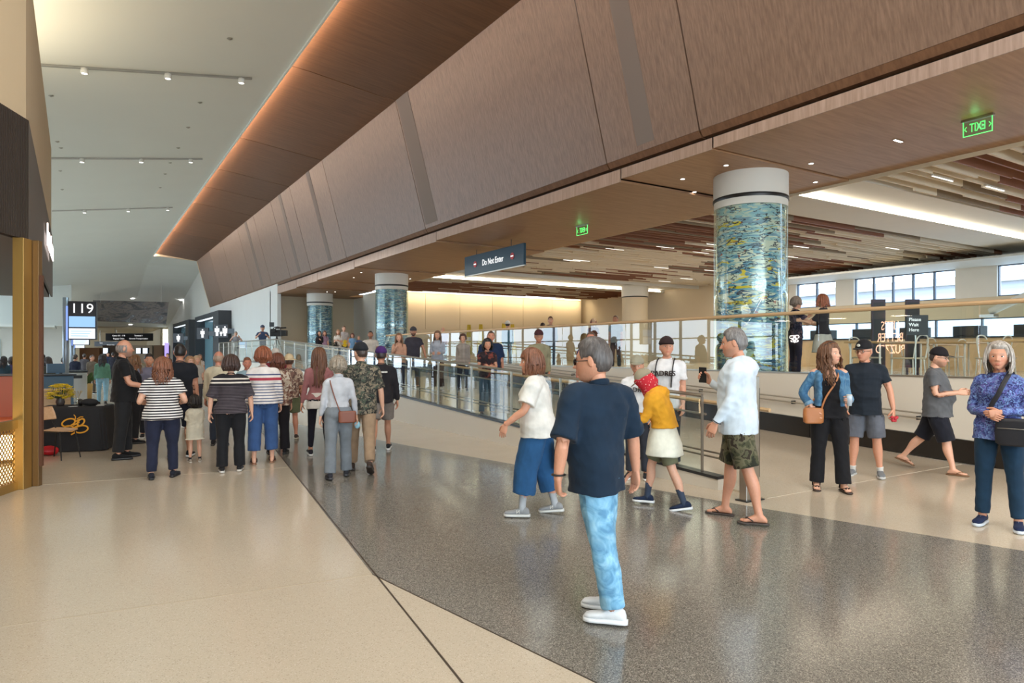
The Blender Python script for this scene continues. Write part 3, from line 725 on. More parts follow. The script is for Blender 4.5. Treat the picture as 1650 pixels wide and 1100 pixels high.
for k in range(6): obj('lit_panel', G().box(-.96+.33*k, -.012, .05, -.66+.33*k, 0, .42), MATS['counter_glow'], pq)
# orange booth bench
M_or = plain('rust_leather', S(176, 78, 26), .45, bscale=14, bump=.05)
M_or2 = plain('coral_seat', S(214, 112, 70), .5, bscale=14)
bo = thing('booth_bench', 'rust orange high-backed booth bench behind the bronze post', 'bench', (-1.8, 14.7, 0))
obj('back_panel', G().box(-2.2, .0, .0, 1.02, .14, 1.24), M_or, bo, bevel=.01)
obj('top_cap', G().box(-2.25, -.03, 1.24, 1.05, .17, 1.275), M_darkp, bo, bevel=.004)
for k in range(4): obj('seat_cushion', G().box(-2.18+k*.8, -.56, .42, -1.40+k*.8, -.02, .53), M_or2, bo, bevel=.02)
obj('seat_base', G().box(-2.18, -.5, 0, 1.0, -.02, .42), M_darkp, bo)
cr = thing('wooden_crate', 'pale wooden box counter beside the orange booth', 'box', (-.42, 14.9, 0))
M_oak = wood('pale_oak', S(176, 140, 96), S(206, 172, 126), (3, 3, 30))
obj('box_body', G().box(-.22, -.2, 0, .22, .25, .96), M_oak, cr, bevel=.004); obj('box_top', G().box(-.24, -.22, .96, .24, .27, .985), M_oak, cr, bevel=.004)
# table with black cloth
tbx, tby = at(124, 11.7)
tb = thing('cloth_table', 'folding table hidden under a floor-length black tablecloth', 'table', (tbx, tby, 0), -.25)
obj('tabletop', G().box(-.45, -.36, .70, .45, .36, .725), M_dsteel, tb)
for x in (-.4, .4):
    for y in (-.3, .3): obj('leg', G().tube([(x, y, 0), (x, y, .7)], [.015, .015], 8, 1), M_dsteel, tb)
def cloth_drape(hx, hy, top, flare=.12, n=120):
    rs = []; a = np.linspace(0, 2*PI, n, endpoint=False)
    sq = lambda t, h: h*np.sign(t)*np.abs(t)**.25
    V = []; F = []; zs = np.linspace(top, .015, 14)
    for i, z in enumerate(zs):
        k = (top-z)/top; am = .018*k; x = sq(np.cos(a), hx)*(1+flare*k*.9); y = sq(np.sin(a), hy)*(1+flare*k*.9)
        wv = am*(np.sin(a*17+1)+.6*np.sin(a*29)); r_ = np.hypot(x, y)
        V.append(np.stack([x*(1+wv/r_), y*(1+wv/r_), np.full(n, z)+.004*np.sin(a*9)*k], 1))
    for i in range(13):
        for k in range(n): F.append((i*n+k, (i+1)*n+k, (i+1)*n+(k+1) % n, i*n+(k+1) % n))
    F.append(tuple(range(n))); g = G(); g.add(np.concatenate(V), F); return g
M_bcl = plain('black_cloth', S(30, 28, 29), .8, bscale=60, bump=.1)
tc_ = obj('tablecloth', cloth_drape(.50, .40, .735), M_bcl, None, True); tc_.location = (tbx, tby, 0); tc_.rotation_euler = (0, 0, -.25)
tag(tc_, 'floor-length black cloth with a yellow bee emblem over the folding table', 'tablecloth')
# bee emblem: outlined wings and striped body, flat print on the front of the cloth
M_bee = plain('bee_yellow', S(232, 160, 30), .5)
g = G()
def ringpoly(cx, cz, rx, rz, rot, w_=.020, n=28):
    v = []; f = []
    for k in range(n):
        a = 2*PI*k/n
        for s_ in (1, -1):
            x = (rx+s_*w_/2)*math.cos(a); z = (rz+s_*w_/2)*math.sin(a)
            X_ = x*math.cos(rot)-z*math.sin(rot)+cx; Z_ = x*math.sin(rot)+z*math.cos(rot)+cz
            v += [(X_, -.012, Z_), (X_, 0, Z_)]
    for k in range(n):
        q = 4*k; r_ = 4*((k+1) % n); f += [(q, r_, r_+2, q+2), (q+1, q+3, r_+3, r_+1), (q, q+1, r_+1, r_), (q+2, r_+2, r_+3, q+3)]
    g.add(v, f)
ringpoly(-.085, .055, .085, .05, .35); ringpoly(.075, -.045, .085, .05, .35-.15); ringpoly(-.075, -.03, .06, .038, -.2); ringpoly(.07, .055, .055, .035, .9)
for k in range(5):
    c_ = np.array((-.02+.018*k*.6, -.008, -.10+.045*k)); g.obox(c_, (.045-.006*abs(k-2), 0, .02), (0, .006, 0), (-.003, 0, .009))
g.tube([(0, -.008, .10), (.0, -.008, .14), (-.02, -.008, .165)], [.006, .006, .006], 6, 3, (0, 1, 0)); g.tube([(.02, -.008, .10), (.06, -.008, .13), (.10, -.008, .13)], [.006, .006, .006], 6, 3, (0, 1, 0))
be = obj('bee_emblem', g, M_bee, tc_); be.location = (.10, -.462, .43); be.scale = (1.15, 1, 1.15)
# things on the table
M_yel = plain('yellow_nylon', S(226, 194, 30), .6, bscale=20, bump=.2)
def local(ob_, x, y, z): 
    c_, s_ = math.cos(-.25), math.sin(-.25); return (tbx+c_*x-s_*y, tby+s_*x+c_*y, z)
def wrinkled(g, amp, k=18):
    V = g.verts(); n = np.sin(V[:, 0]*k+V[:, 2]*k*.7)*np.sin(V[:, 1]*k*1.3+1)+.5*np.sin(V[:, 2]*k*2.1+V[:, 0]*k)
    c_ = V.mean(0); d = V-c_; d /= np.linalg.norm(d, axis=1)[:, None]+1e-6; g.V = [V+d*n[:, None]*amp]; return g
fb = thing('flower_bunch', 'big bunch of bright yellow flowers in a dark vase on the cloth table', 'flowers', local(tb, -.28, .12, .737))
obj('vase', G().lathe([(.05, 0), (.07, .06), (.05, .14), (.045, .15)], n=20), M_darkp, fb, True)
M_leafg = plain('flower_leaf', S(62, 84, 34), .6)
for k in range(120):
    a = R.uniform(0, 2*PI); e = R.uniform(-.5, 1.5); rr_ = (.15*math.cos(e)+.02)*R.uniform(.7, 1)
    p = (rr_*math.cos(a)*1.2, rr_*math.sin(a), .20+.17*math.sin(e)); g = G()
    for j in range(8):
        b_ = 2*PI*j/8; g.obox((p[0]+.019*math.cos(b_), p[1]+.019*math.sin(b_), p[2]), (.022*math.cos(b_), .022*math.sin(b_), .004), (-.010*math.sin(b_), .010*math.cos(b_), 0), (0, 0, .003))
    g.ell(p, (.011, .011, .010), 8, 5); obj('flower', g, M_yel, fb)
    if k % 3 == 0: g = G(); g.tube([(0, 0, .1), (p[0]*.6, p[1]*.6, .15), p], [.004, .004, .003], 5, 2); obj('stem', g, M_leafg, fb)
kt = thing('dark_kettle', 'small dark cup standing on the black cloth table', 'cup', local(tb, .05, 0, .737)); obj('cup_body', G().lathe([(.03, 0), (.038, .10), (.034, .10), (.028, .01)], n=20), M_black, kt, True); obj('lid', G().lathe([(.038, .10), (.02, .112)], n=20), M_black, kt)
bg_ = obj('camera_bag', wrinkled(G().ell((0, 0, .055), (.14, .08, .062), 22, 12), .006), M_bcl, None, True); bg_.location = local(tb, .2, -.05, .74); tag(bg_, 'soft black pouch lying on the black cloth table', 'bag')
for k, (x, y) in enumerate(((.38, -.12), (.0, -.22), (.34, .15))):
    o = obj('paper_card', G().box(-.06, -.04, 0, .06, .04, .004), M_white, None); o.location = local(tb, x, y, .738); o.rotation_euler = (0, 0, .4*k); tag(o, 'small white card lying flat on the black tablecloth', 'card', 'white cards on the tablecloth')
cn = thing('jar', 'clear glass jar with pale dried flowers beside the yellow bunch', 'jar', local(tb, -.04, .18, .737))
obj('jar_glass', G().lathe([(.04, 0), (.045, .02), (.045, .11), (.035, .13)], n=18, cap=False), M_glass, cn, True)
for k in range(9): a = k*.7; obj('dried_flower', G().tube([(0, 0, .02), (.03*math.cos(a), .03*math.sin(a), .16), (.07*math.cos(a), .07*math.sin(a), .24)], [.003, .003, .010], 6, 3), plain('dried_bloom', S(190, 172, 138), .8), cn)
rb = obj('red_bag', wrinkled(G().ell((0, 0, .07), (.15, .10, .075), 22, 12), .009), plain('red_nylon', S(196, 26, 36), .5, bscale=20), None, True); rx, ry = at(78, 10.95); rb.location = (rx, ry, .005); tag(rb, 'crumpled red bag on the floor under the chair', 'bag')
# plywood chair
chx, chy = at(93, 10.6)
ch = thing('plywood_chair', 'plywood shell chair with thin black steel legs beside the cloth table', 'chair', (chx, chy, 0), math.radians(-32-8))
M_ply = wood('beech_ply', S(196, 152, 112), S(214, 174, 134), (3, 30, 30))
def sheet(fn, nu, nv, th):
    g = G(); V = []; F = []
    P = np.array([[fn(u/(nu-1), v/(nv-1)) for v in range(nv)] for u in range(nu)], float)
    du = np.gradient(P, axis=0); dv = np.gradient(P, axis=1); n = np.cross(du, dv); n /= np.linalg.norm(n, axis=2)[:, :, None]+1e-9
    A = (P+n*th/2).reshape(-1, 3); B = (P-n*th/2).reshape(-1, 3); m = nu*nv
    for i in range(nu-1):
        for j in range(nv-1):
            q = i*nv+j; F += [(q, q+nv, q+nv+1, q+1), (m+q, m+q+1, m+q+nv+1, m+q+nv)]
    e = [i*nv for i in range(nu)]+[(nu-1)*nv+j for j in range(1, nv)]+[i*nv+nv-1 for i in range(nu-2, -1, -1)]+[j for j in range(nv-2, 0, -1)]
    for k in range(len(e)): a, b = e[k], e[(k+1) % len(e)]; F.append((a, b, m+b, m+a))
    g.add(np.concatenate([A, B]), F); return g
obj('seat', sheet(lambda u, v: ((u-.5)*.42, (v-.5)*.40*(1-.2*(2*u-1)**4), .45-.02*math.cos((v-.5)*PI)+.012*(1-u)), 12, 12, .012), M_ply, ch, True)
obj('backrest', sheet(lambda u, v: (-.21-.05*u-.03*math.sin(u*2)+.03*abs(2*v-1)**2, (v-.5)*.40*(1-.12*(2*u-1)**2), .60+u*.20), 10, 12, .012), M_ply, ch, True)
for sy in (-1, 1):
    obj('leg', G().tube([(.17, sy*.15, .43), (.23, sy*.19, 0)], [.009, .009], 8, 1), M_black, ch)
    obj('leg', G().tube([(-.15, sy*.15, .43), (-.24, sy*.20, 0)], [.009, .009], 8, 1), M_black, ch)
    obj('back_frame', G().tube([(-.15, sy*.15, .43), (-.22, sy*.15, .56), (-.27, sy*.13, .70)], [.009, .009, .009], 8, 3), M_black, ch)
obj('seat_frame', G().tube([(.17, -.15, .43), (-.15, -.15, .43), (-.15, .15, .43), (.17, .15, .43), (.17, -.15, .43)], [.008]*5, 8, 1), M_black, ch)

# cafe interior behind (shows in the railing reflections): neon on a panel, counter, stools
sbox('wall_cafe_inner', (-5.3, 12.6, 0, -5.15, 20.3, 3.0), plain('cafe_wall', S(52, 42, 38), .7))
neon = emis('neon_peach', (1, .58, .38), 16)
ns = thing('neon_sign', "peach neon wall sign reading LIFE'S BETTER BUZZED in the cafe", 'sign', (-5.1, 15.0, 2.2))
obj('back_frame', G().box(-.04, -.95, -.04, -.0, .95, .0), M_black, ns)
for k, s_ in enumerate(("LIFE'S", 'BETTER', 'BUZZED')):
    text_mesh('lettering', s_, .50, neon, frameM((.03, .05, .50-.47*k), (0, 1, 0), (0, 0, 1)) @ Matrix.Diagonal((.62, 1, 1, 1)), ns, ext=.010)
nb = thing('neon_bee', 'small white neon bee on the cafe wall', 'sign', (-5.1, 19.4, 2.25))
g = G()
for (cx_, cz_, rx_, rz_) in ((-.12, .10, .12, .07), (.12, .10, .12, .07), (0, 0, .06, .16), (-.1, -.08, .09, .05), (.1, -.08, .09, .05)):
    P_ = [(.0, cx_+rx_*math.cos(a), cz_+rz_*math.sin(a)) for a in np.linspace(0, 2*PI, 15)]; g.tube(P_, [.012]*15, 6, 1, (1, 0, 0))
obj('neon_tube', g, emis('neon_white', (1, .92, .86), 40), nb); obj('sign_board', G().box(-.05, -.3, -.3, -.03, .3, .3), M_darkp, nb)
sbox('floor_cafe', (-9, 12, -.0, -2.2, 20, .012), plain('cafe_floor', S(150, 132, 112), .3))
cc_ = thing('cafe_counter', 'long cafe counter with pale top and dark front inside the cafe', 'counter', (-4.55, 17.2, 0)); obj('counter_body', G().box(-.35, -1.8, 0, .35, 2, 1.0), M_darkp, cc_); obj('counter_top', G().box(-.42, -2.05, 1.0, .42, 2.05, 1.05), M_oak, cc_)
for x, y in ((-3, 13.5), (-3, 16), (-3, 18.5)): area('cafe_lamp', (x, y, 2.98), (0, 0, 0), 30, .5, .5, (1, .8, .6))

# ================================================================ GATE SIGNS, BANNER, DIRECTION SIGNS
M_pole = plain('blue_grey_metal', S(132, 142, 152), .35, .5)
M_sgn = plain('sign_black', S(28, 30, 36), .35)
M_scr = emis('screen_blue', (.35, .62, 1), 1.3); M_scrw = emis('screen_white', (.86, .93, 1), 1.5)
def gate(px, d, num, label, wd, pl):
    x, y = at(px, d); t = thing('gate_sign', label, 'sign', (x, y, 0), -YAW*.35)
    for q in pl: obj('pole', G().lathe([(q[1], 0), (q[1], 3.25)], (q[0], .08, 0), 18), M_pole, t, True)
    obj('casing', G().box(-wd/2, -.05, 2.02, wd/2, .12, 3.14), M_sgn, t, bevel=.008)
    obj('screen', G().box(-wd/2+.03, -.058, 2.36+.03, wd/2-.03, -.05, 2.70), M_scr, t); obj('screen', G().box(-wd/2+.03, -.058, 2.05, wd/2-.03, -.05, 2.35), M_scrw, t)
    if num: text_mesh('lettering', num, .40, M_txt, frameM((0, -.056, 2.92), (1, 0, 0), (0, 0, 1)), t)
    for k in range(3): obj('flight_line', G().box(-wd/2+.08, -.061, 2.12+.07*k, wd/2-.2+.04*k, -.058, 2.14+.07*k), M_scr, t)
    obj('side_tube', G().box(-wd/2-.05, -.02, 2.0, -wd/2-.01, .04, 3.0), emis('blue_edge', (.25, .4, 1), 1.5), t)
    return t
gate(133, 20, '119', 'tall gate sign with number 119 over two bright screens on a grey pole', .72, [(-.44, .08)])
gate(131, 35, '', 'second gate sign with lit screens, behind sign 119', .74, [(-.44, .08)])
gate(129, 60, '', 'third and smallest gate sign with lit screens, behind sign 119', .74, [(-.44, .08)])
# landscape picture banner
m, t_, b_ = nt('rock_landscape'); mp = mapping(t_, (.5, .5, 1.5)); n_ = N(t_, 'ShaderNodeTexNoise', i_Scale=1.0, i_Detail=7.0, i_Distortion=1.2, i_Roughness=.62); L(t_, mp.outputs[0], n_.inputs['Vector'])
r_ = ramp(t_, n_.outputs['Fac'], [(.30, S(28, 26, 28)), (.44, S(60, 54, 52)), (.50, S(112, 98, 88)), (.58, S(70, 66, 66)), (.70, S(150, 152, 156))]); L(t_, r_.outputs[0], b_.inputs['Base Color']); b_.inputs['Roughness'].default_value = .5
bx0 = at(150, 72); bx1 = at(272, 72)
bn = thing('picture_banner', 'wide dark rock landscape banner hanging across the hall', 'banner', (bx0[0], bx0[1], 4.6))
dv = np.array(bx1)-np.array(bx0)
g = G(); q = [(0, 0, .55), (dv[0], dv[1], .1), (dv[0]*.965, dv[1]*.965, -.0+.05), (0, 0, 0)]
g.add([(0, 0, .35), (dv[0]*.965, dv[1]*.965, .05), (dv[0], dv[1], 2.35), (0, 0, 2.55), (0, .08, .35), (dv[0]*.965, dv[1]*.965+.08, .05), (dv[0], dv[1]+.08, 2.35), (0, .08, 2.55)], [(0, 1, 2, 3), (7, 6, 5, 4), (0, 4, 5, 1), (1, 5, 6, 2), (2, 6, 7, 3), (3, 7, 4, 0)])
o = obj('picture', g, m, bn)
for k in (.1, .9): rel('hanger', G().tube([(bx0[0]+dv[0]*k, bx0[1]+dv[1]*k, 6.9), (bx0[0]+dv[0]*k, bx0[1]+dv[1]*k, 9.2)], [.02, .02], 6, 1), M_steel, bn)
def dirsign(px0, px1, py0, py1, d, label, lines):
    p0, p1 = np.array(at(px0, d)), np.array(at(px1, d)); z1 = 1.65+(567.5-py0)*d/1100; z0 = 1.65+(567.5-py1)*d/1100; W = np.linalg.norm(p1-p0); rz = math.atan2(p1[1]-p0[1], p1[0]-p0[0])
    t = thing('direction_sign', label, 'sign', (*((p0+p1)/2), z0), rz); h = z1-z0
    obj('sign_panel', G().box(-W/2, 0, 0, W/2, .15, h), M_sgn, t, bevel=.01)
    for k in (-.3, .3): obj('rod', G().tube([(W*k, .07, h), (W*k, .07, 4.92-z0)], [.04, .04], 6, 1), M_steel, t)
    for i, (s_, xx) in enumerate(lines): text_mesh('lettering', s_, h*.26, M_txt, frameM((xx*W, -.008, h*(.70-.4*(i % 2))), (1, 0, 0), (0, 0, 1)), t)
dirsign(170, 246, 537, 549, 92, 'wide black direction sign hanging over the far hall', [('Gates 101 - 118', -.22), ('Baggage Claim', -.22), ('Terminal 1', .2), ('Ground Transportation', .2)])
dirsign(152, 196, 550, 558, 101, 'smaller black direction sign hanging behind the wide one', [('Gates', -.25), ('Baggage Claim', 0.1)])

# ---- restrooms on the long white wall
M_char = plain('charcoal_panel', S(48, 54, 60), .5, bscale=3)
M_tealg = plain('teal_glass_wall', S(120, 158, 172), .15)
def restroom(y0, y1, label, who, sx=8.75):
    t = thing('restroom_portal', label, 'portal', (9.74, y0, 0))
    obj('fin', G().box(-.95, -.0, 0, -.0, 2.6, 4.9), M_char, t, bevel=.01)
    obj('lintel', G().box(-.95, 2.6, 4.55, -.0, y1-y0, 4.9), M_char, t)
    obj('back_panel', G().box(-.12, 2.6, 0, -.02, y1-y0, 4.55), M_tealg, t)
    obj('light_strip', G().box(-.8, 2.7, 4.50, -.5, y1-y0-.1, 4.55), M_scrw, t)
    obj('door_panel', G().box(-.18, 4.3, 0, -.121, 5.4, 2.6), plain('dark_wood_door', S(66, 42, 32), .5), t)
    obj('door_frame', G().box(-.19, 5.4, 0, -.121, 5.6, 2.7), M_oak, t)
    obj('fin', G().box(-.95, y1-y0-.2, 0, 0, y1-y0, 4.9), M_char, t)
    return t
restroom(56.5, 69.5, 'charcoal framed restroom portal with teal wall, nearer one', 2)
restroom(74, 88, 'charcoal framed restroom portal with teal wall, farther one', 1)
def pict(px0, px1, py0, py1, d, people, label):
    p0, p1 = np.array(at(px0, d)), np.array(at(px1, d)); z1 = 1.65+(567.5-py0)*d/1100; z0 = 1.65+(567.5-py1)*d/1100; W = np.linalg.norm(p1-p0)
    t = thing('restroom_sign', label, 'sign', (*((p0+p1)/2), z0), math.atan2(p1[1]-p0[1], p1[0]-p0[0])); h = z1-z0
    obj('sign_panel', G().box(-W/2, 0, 0, W/2, .1, h), M_sgn, t); obj('bracket', G().box(W/2, .02, h*.3, W/2+.52, .08, h*.7), M_dsteel, t)
    for x, s_, skirt in people:
        g = G(); x *= W; hh = h*.78*s_; b0 = h*.12
        g.rings([((x, -.012, b0+hh*.90), (hh*.085, 0, 0), (0, 0, hh*.085)), ((x, -.03, b0+hh*.90), (hh*.085, 0, 0), (0, 0, hh*.085))], 14)
        g.box(x-hh*.15, -.03, b0+hh*.42, x+hh*.15, -.012, b0+hh*.78)
        if skirt: g.add([(x-hh*.12, -.03, b0+hh*.6), (x+hh*.12, -.03, b0+hh*.6), (x+hh*.25, -.03, b0+hh*.28), (x-hh*.25, -.03, b0+hh*.28), (x-hh*.12, -.012, b0+hh*.6), (x+hh*.12, -.012, b0+hh*.6), (x+hh*.25, -.012, b0+hh*.28), (x-hh*.25, -.012, b0+hh*.28)], [(3, 2, 1, 0), (4, 5, 6, 7), (0, 1, 5, 4), (1, 2, 6, 5), (2, 3, 7, 6), (3, 0, 4, 7)])
        for s2 in (-1, 1):
            g.box(x+s2*hh*.07-hh*.055, -.03, b0, x+s2*hh*.07+hh*.055, -.012, b0+hh*.45); g.box(x+s2*hh*.20-hh*.035, -.03, b0+hh*.40, x+s2*hh*.20+hh*.035, -.012, b0+hh*.78)
        obj('pictogram', g, M_txt, t)
pict(345, 367, 523, 543.5, 52, ((-.28, 1, False), (.02, .5, False), (.30, 1, True)), 'square black family restroom sign with three white figures')
pict(317, 336, 528, 546, 54, ((0, 1, False),), 'square black restroom sign with one white figure, left of the family sign')
pict(279, 296, 537, 552, 68, ((0, 1, True),), 'square black restroom sign with one white skirted figure, farthest down the hall')
# shops and screens at the far end
def farbox(px0, px1, py0, py1, d, mat, name, label, cat_, depth=.3, group=None):
    p0, p1 = np.array(at(px0, d)), np.array(at(px1, d)); z1 = 1.65+(567.5-py0)*d/1100; z0 = max(1.65+(567.5-py1)*d/1100, 0); W = np.linalg.norm(p1-p0)
    t = thing(name, label, cat_, (*((p0+p1)/2), z0), math.atan2(p1[1]-p0[1], p1[0]-p0[0]), group); h = z1-z0
    obj('casing', G().box(-W/2, 0, 0, W/2, depth, h), M_sgn if mat in (M_scr, M_scrw) else mat, t, bevel=.01)
    obj('face', G().box(-W/2*.9, -.02, h*.06, W/2*.9, 0, h*.94), mat, t); return t
for px, nm in ((170, 'leftmost'), (223, 'middle'), (234, 'rightmost')): farbox(px-4, px+4, 560, 570, 66, M_scrw, 'wall_screen', 'bright screen in the far shops, %s of three' % nm, 'screen')
farbox(265, 270, 552, 592, 80, emis('violet_screen', (.45, .35, 1), 1.6), 'tall_screen', 'tall violet advertising screen at the far end of the hall', 'screen')
M_kio = plain('kiosk_wood', S(150, 104, 74), .5); 
for k, (a_, b_, z_, c_) in enumerate(((128, 160, 560, S(168, 126, 96)), (165, 200, 556, S(92, 80, 74)), (205, 245, 556, S(186, 176, 160)), (248, 262, 556, S(146, 120, 98)))):
    farbox(a_, b_, z_, 585, 88, plain('shop_front_%d' % k, c_, .5), 'shop_front', ('brown', 'dark', 'pale', 'narrow tan')[k]+' shop front at the far end of the hall', 'shop', 2)
sbox('wall_far_panel', (-9.5, 79.9, 0, -6.6, 79.98, 2.9), M_coolw)
# lounge seats and podium at left
M_bseat = plain('blue_vinyl', S(74, 104, 128), .4)
pd = thing('gate_podium', 'blue-grey gate podium beyond the yellow flowers', 'podium', (*at(90, 17.6), 0), .3)
obj('podium_body', G().box(-.35, -.2, 0, .35, .2, 1.05), M_bseat, pd, bevel=.02); obj('podium_top', G().box(-.4, -.25, 1.05, .4, .25, 1.09), M_char, pd, bevel=.01); obj('monitor', G().box(-.2, -.02, 1.12, .2, .02, 1.36), M_bseat, pd, bevel=.005)
bw = thing('waste_bin', 'brushed steel recycling bin beside gate sign 119', 'bin', (*at(121, 22.5), 0), .2)
obj('bin_body', G().box(-.3, -.25, .03, .3, .25, 1.0), M_steel, bw, bevel=.02); obj('bin_lid', G().box(-.32, -.27, 1.0, .32, .27, 1.06), M_dsteel, bw, bevel=.01); obj('slot', G().box(-.15, -.275, .8, .15, -.25, .9), M_black, bw)
def seat_unit():
    t = thing('lounge_seat', 'x', 'seat', (0, 0, 0)); 
    obj('seat', G().box(-.27, -.25, .40, .27, .25, .48), M_bseat, t, bevel=.02); obj('backrest', G().box(-.27, .22, .48, .27, .28, .95), M_bseat, t, bevel=.02)
    for s_ in (-1, 1):
        obj('armrest', G().box(s_*.29-.02, -.2, .62, s_*.29+.02, .22, .65), M_black, t); obj('leg', G().box(s_*.27-.02, -.02, 0, s_*.27+.02, .04, .40), M_steel, t)
    return t
s0 = seat_unit(); s0.location = (*at(88, 25.5), 0); s0['label'] = 'blue gate lounge seat in the row behind the gate podium'; s0['group'] = 'gate lounge seats'
for k in range(1, 7):
    p = at(88, 25.5); copy_tree(s0, (p[0]-.62*k, p[1]+.05*k, 0), 0)
pl = thing('potted_plant', 'leafy dark plant in a tan planter by the far bin', 'plant', (*at(137, 24), 0))
obj('planter', G().lathe([(.2, 0), (.24, .55), (.21, .55), (.2, .5)], n=20), plain('tan_pot', S(178, 140, 78), .6), pl, True)
for k in range(26):
    a = R.uniform(0, 6.28); l_ = R.uniform(.3, .6); e = R.uniform(.6, 1.3); p = (math.cos(a)*math.cos(e)*l_, math.sin(a)*math.cos(e)*l_, .5+math.sin(e)*l_)
    obj('leaf', G().tube([(0, 0, .5), (p[0]*.5, p[1]*.5, .5+(p[2]-.5)*.6), p], [(.008, .003), (.05, .003), (.006, .003)], 6, 3), M_leafg, pl)

# ================================================================ FURNITURE ON THE UPPER LEVEL
def dine_table(x, y, label):
    t = thing('dining_table', label, 'table', (x, y, 1.1)); obj('tabletop', G().box(-.8, -.35, .72, .8, .35, .755), M_oak, t, bevel=.005)
    for a in (-.7, .7):
        for b in (-.28, .28): obj('leg', G().tube([(a, b, 0), (a, b, .72)], [.018, .018], 8, 1), M_white, t)
    return t
def wire_chair():
    t = thing('metal_chair', 'x', 'chair', (0, 0, 0)); 
    obj('seat', G().box(-.21, -.21, .43, .21, .21, .46), plain('chair_seat', S(190, 176, 150), .5), t, bevel=.01)
    obj('back_loop', G().tube([(-.20, .2, .45), (-.20, .24, .72), (-.12, .26, .84), (.12, .26, .84), (.20, .24, .72), (.20, .2, .45)], [.012]*6, 8, 3, (0, 1, 0)), M_white, t)
    for a in (-.18, .18):
        for b in (-.18, .18): obj('leg', G().tube([(a, b, .43), (a*1.15, b*1.15, 0)], [.011, .011], 8, 1), M_white, t)
    return t
w0 = wire_chair(); first = True
for k, (x, y) in enumerate(((12.9, 7.2), (13.2, 5.0), (14.9, 6.7), (17.8, 8.8), (16.5, 5.4))):
    dine_table(x, y, ('pale wooden dining table nearest the mural column behind the railing', 'pale wooden dining table closest to the right edge behind the railing', 'pale wooden dining table in the second row behind the railing',
               'pale wooden dining table in the third row under the strip light', 'pale wooden dining table farthest right in the back row')[k])
    for j, (dx, dy, rz) in enumerate(((-.4, -.62, PI), (.4, .62, 0))):
        if first: w0.location = (x+dx, y+dy, 1.1); w0.rotation_euler = (0, 0, rz); w0['label'] = 'white looped metal chair at the pale tables behind the railing'; w0['group'] = 'white metal chairs on the upper level'; first = False
        else: copy_tree(w0, (x+dx, y+dy, 1.1), rz)
M_bwood = wood('curved_birch', S(196, 160, 112), S(222, 190, 146), (1.5, 1.5, .5), .35)
cw_ = thing('timber_wall_unit', 'tall curved pale timber unit by the right edge behind the railing', 'partition', (14.6, 4.0, 1.1))
for k in range(7):
    obj('timber_board', G().box(-.9+.28*k, -.04+.05*math.sin(k), 0, -.64+.28*k, .04+.05*math.sin(k), 1.62), M_bwood, cw_, bevel=.01)
bk = thing('back_counter', 'long service counter with dark top against the far windows', 'counter', (24, 13, 1.1)); obj('counter_body', G().box(-.4, -6, 0, .4, 5, 1.0), M_bwood, bk); obj('counter_top', G().box(-.46, -6.05, 1.0, .46, 5.05, 1.05), M_black, bk)
for k in range(5):
    m_ = thing('equipment_box', 'dark boxed equipment on the long service counter', 'equipment', (24, 9+k*1.7, 2.15), 0, 'dark boxes on the service counter'); obj('box_body', G().box(-.25, -.4, 0, .25, .4, .34), M_char, m_, bevel=.02); obj('front_panel', G().box(-.27, -.34, .05, -.25, .34, .28), M_black, m_)
M_pt = plain('purple_grey_board', S(66, 62, 78), .4)
wt = thing('wait_sign', 'dark stand sign reading Please Wait Here behind the railing', 'sign', (*at(1477, 11.9), 1.1)); wt.rotation_euler = (0, 0, -YAW)
obj('board', G().box(-.19, -.02, .85, .19, .02, 1.20), M_char, wt); obj('stand', G().tube([(0, .03, 0), (0, .03, .9)], [.015, .015], 8, 1), M_steel, wt); obj('base', G().lathe([(.16, 0), (.16, .015)], n=20), M_steel, wt)
for k, s_ in enumerate(('Please', 'Wait', 'Here')): text_mesh('lettering', s_, .085, M_txt, frameM((-.15, -.024, 1.12-.09*k), (1, 0, 0), (0, 0, 1)), wt, align='LEFT')
for i, px in enumerate((1415, 1470)):
    x, y = at(px, 15.5); t = thing('menu_board', 'tall framed violet-grey board on the upper level, %s of two' % ('left', 'right')[i], 'board', (x, y, 1.1), -YAW); obj('frame', G().box(-.15, -.03, .2, .15, .03, 1.75), M_pt, t); obj('face', G().box(-.12, -.036, .28, .12, -.03, 1.68), M_char, t)
    for s_ in (-1, 1): obj('leg', G().box(s_*.12-.02, -.02, 0, s_*.12+.02, .02, .2), M_pt, t)
for i, (px, d) in enumerate(((756, 37), (775, 36.6), (812, 35.5), (826, 36.5))):
    x, y = at(px, d); t = thing('yellow_drape', 'tall narrow yellow cloth banner by the long beige wall', 'banner', (x, y, 1.1), 0, 'yellow cloth banners by the beige wall')
    obj('pole', G().tube([(0, .03, 0), (0, .03, 2.05)], [.015, .015], 8, 1), M_steel, t); obj('base', G().lathe([(.2, 0), (.2, .02)], n=18), M_steel, t)
    obj('cloth', sheet(lambda u, v: ((u-.5)*(.22+.28*v), .03*math.sin(u*14), 2.05-1.6*v), 16, 8, .006), plain('yellow_cloth', S(224, 196, 70), .7), t, True)
for i, (px, d) in enumerate(((590, 33), (520, 36), (640, 30))):
    x, y = at(px, d); t = thing('tripod_stand', 'black tripod standing on the landing', 'tripod', (x, y, 1.1), 0, 'black tripods on the landing')
    for k in range(3): a = 2.1*k; obj('leg', G().tube([(.3*math.cos(a), .3*math.sin(a), 0), (0, 0, .8)], [.012, .015], 8, 1), M_black, t)
    obj('pole', G().tube([(0, 0, .75), (0, 0, 1.2)], [.014, .014], 8, 1), M_black, t)
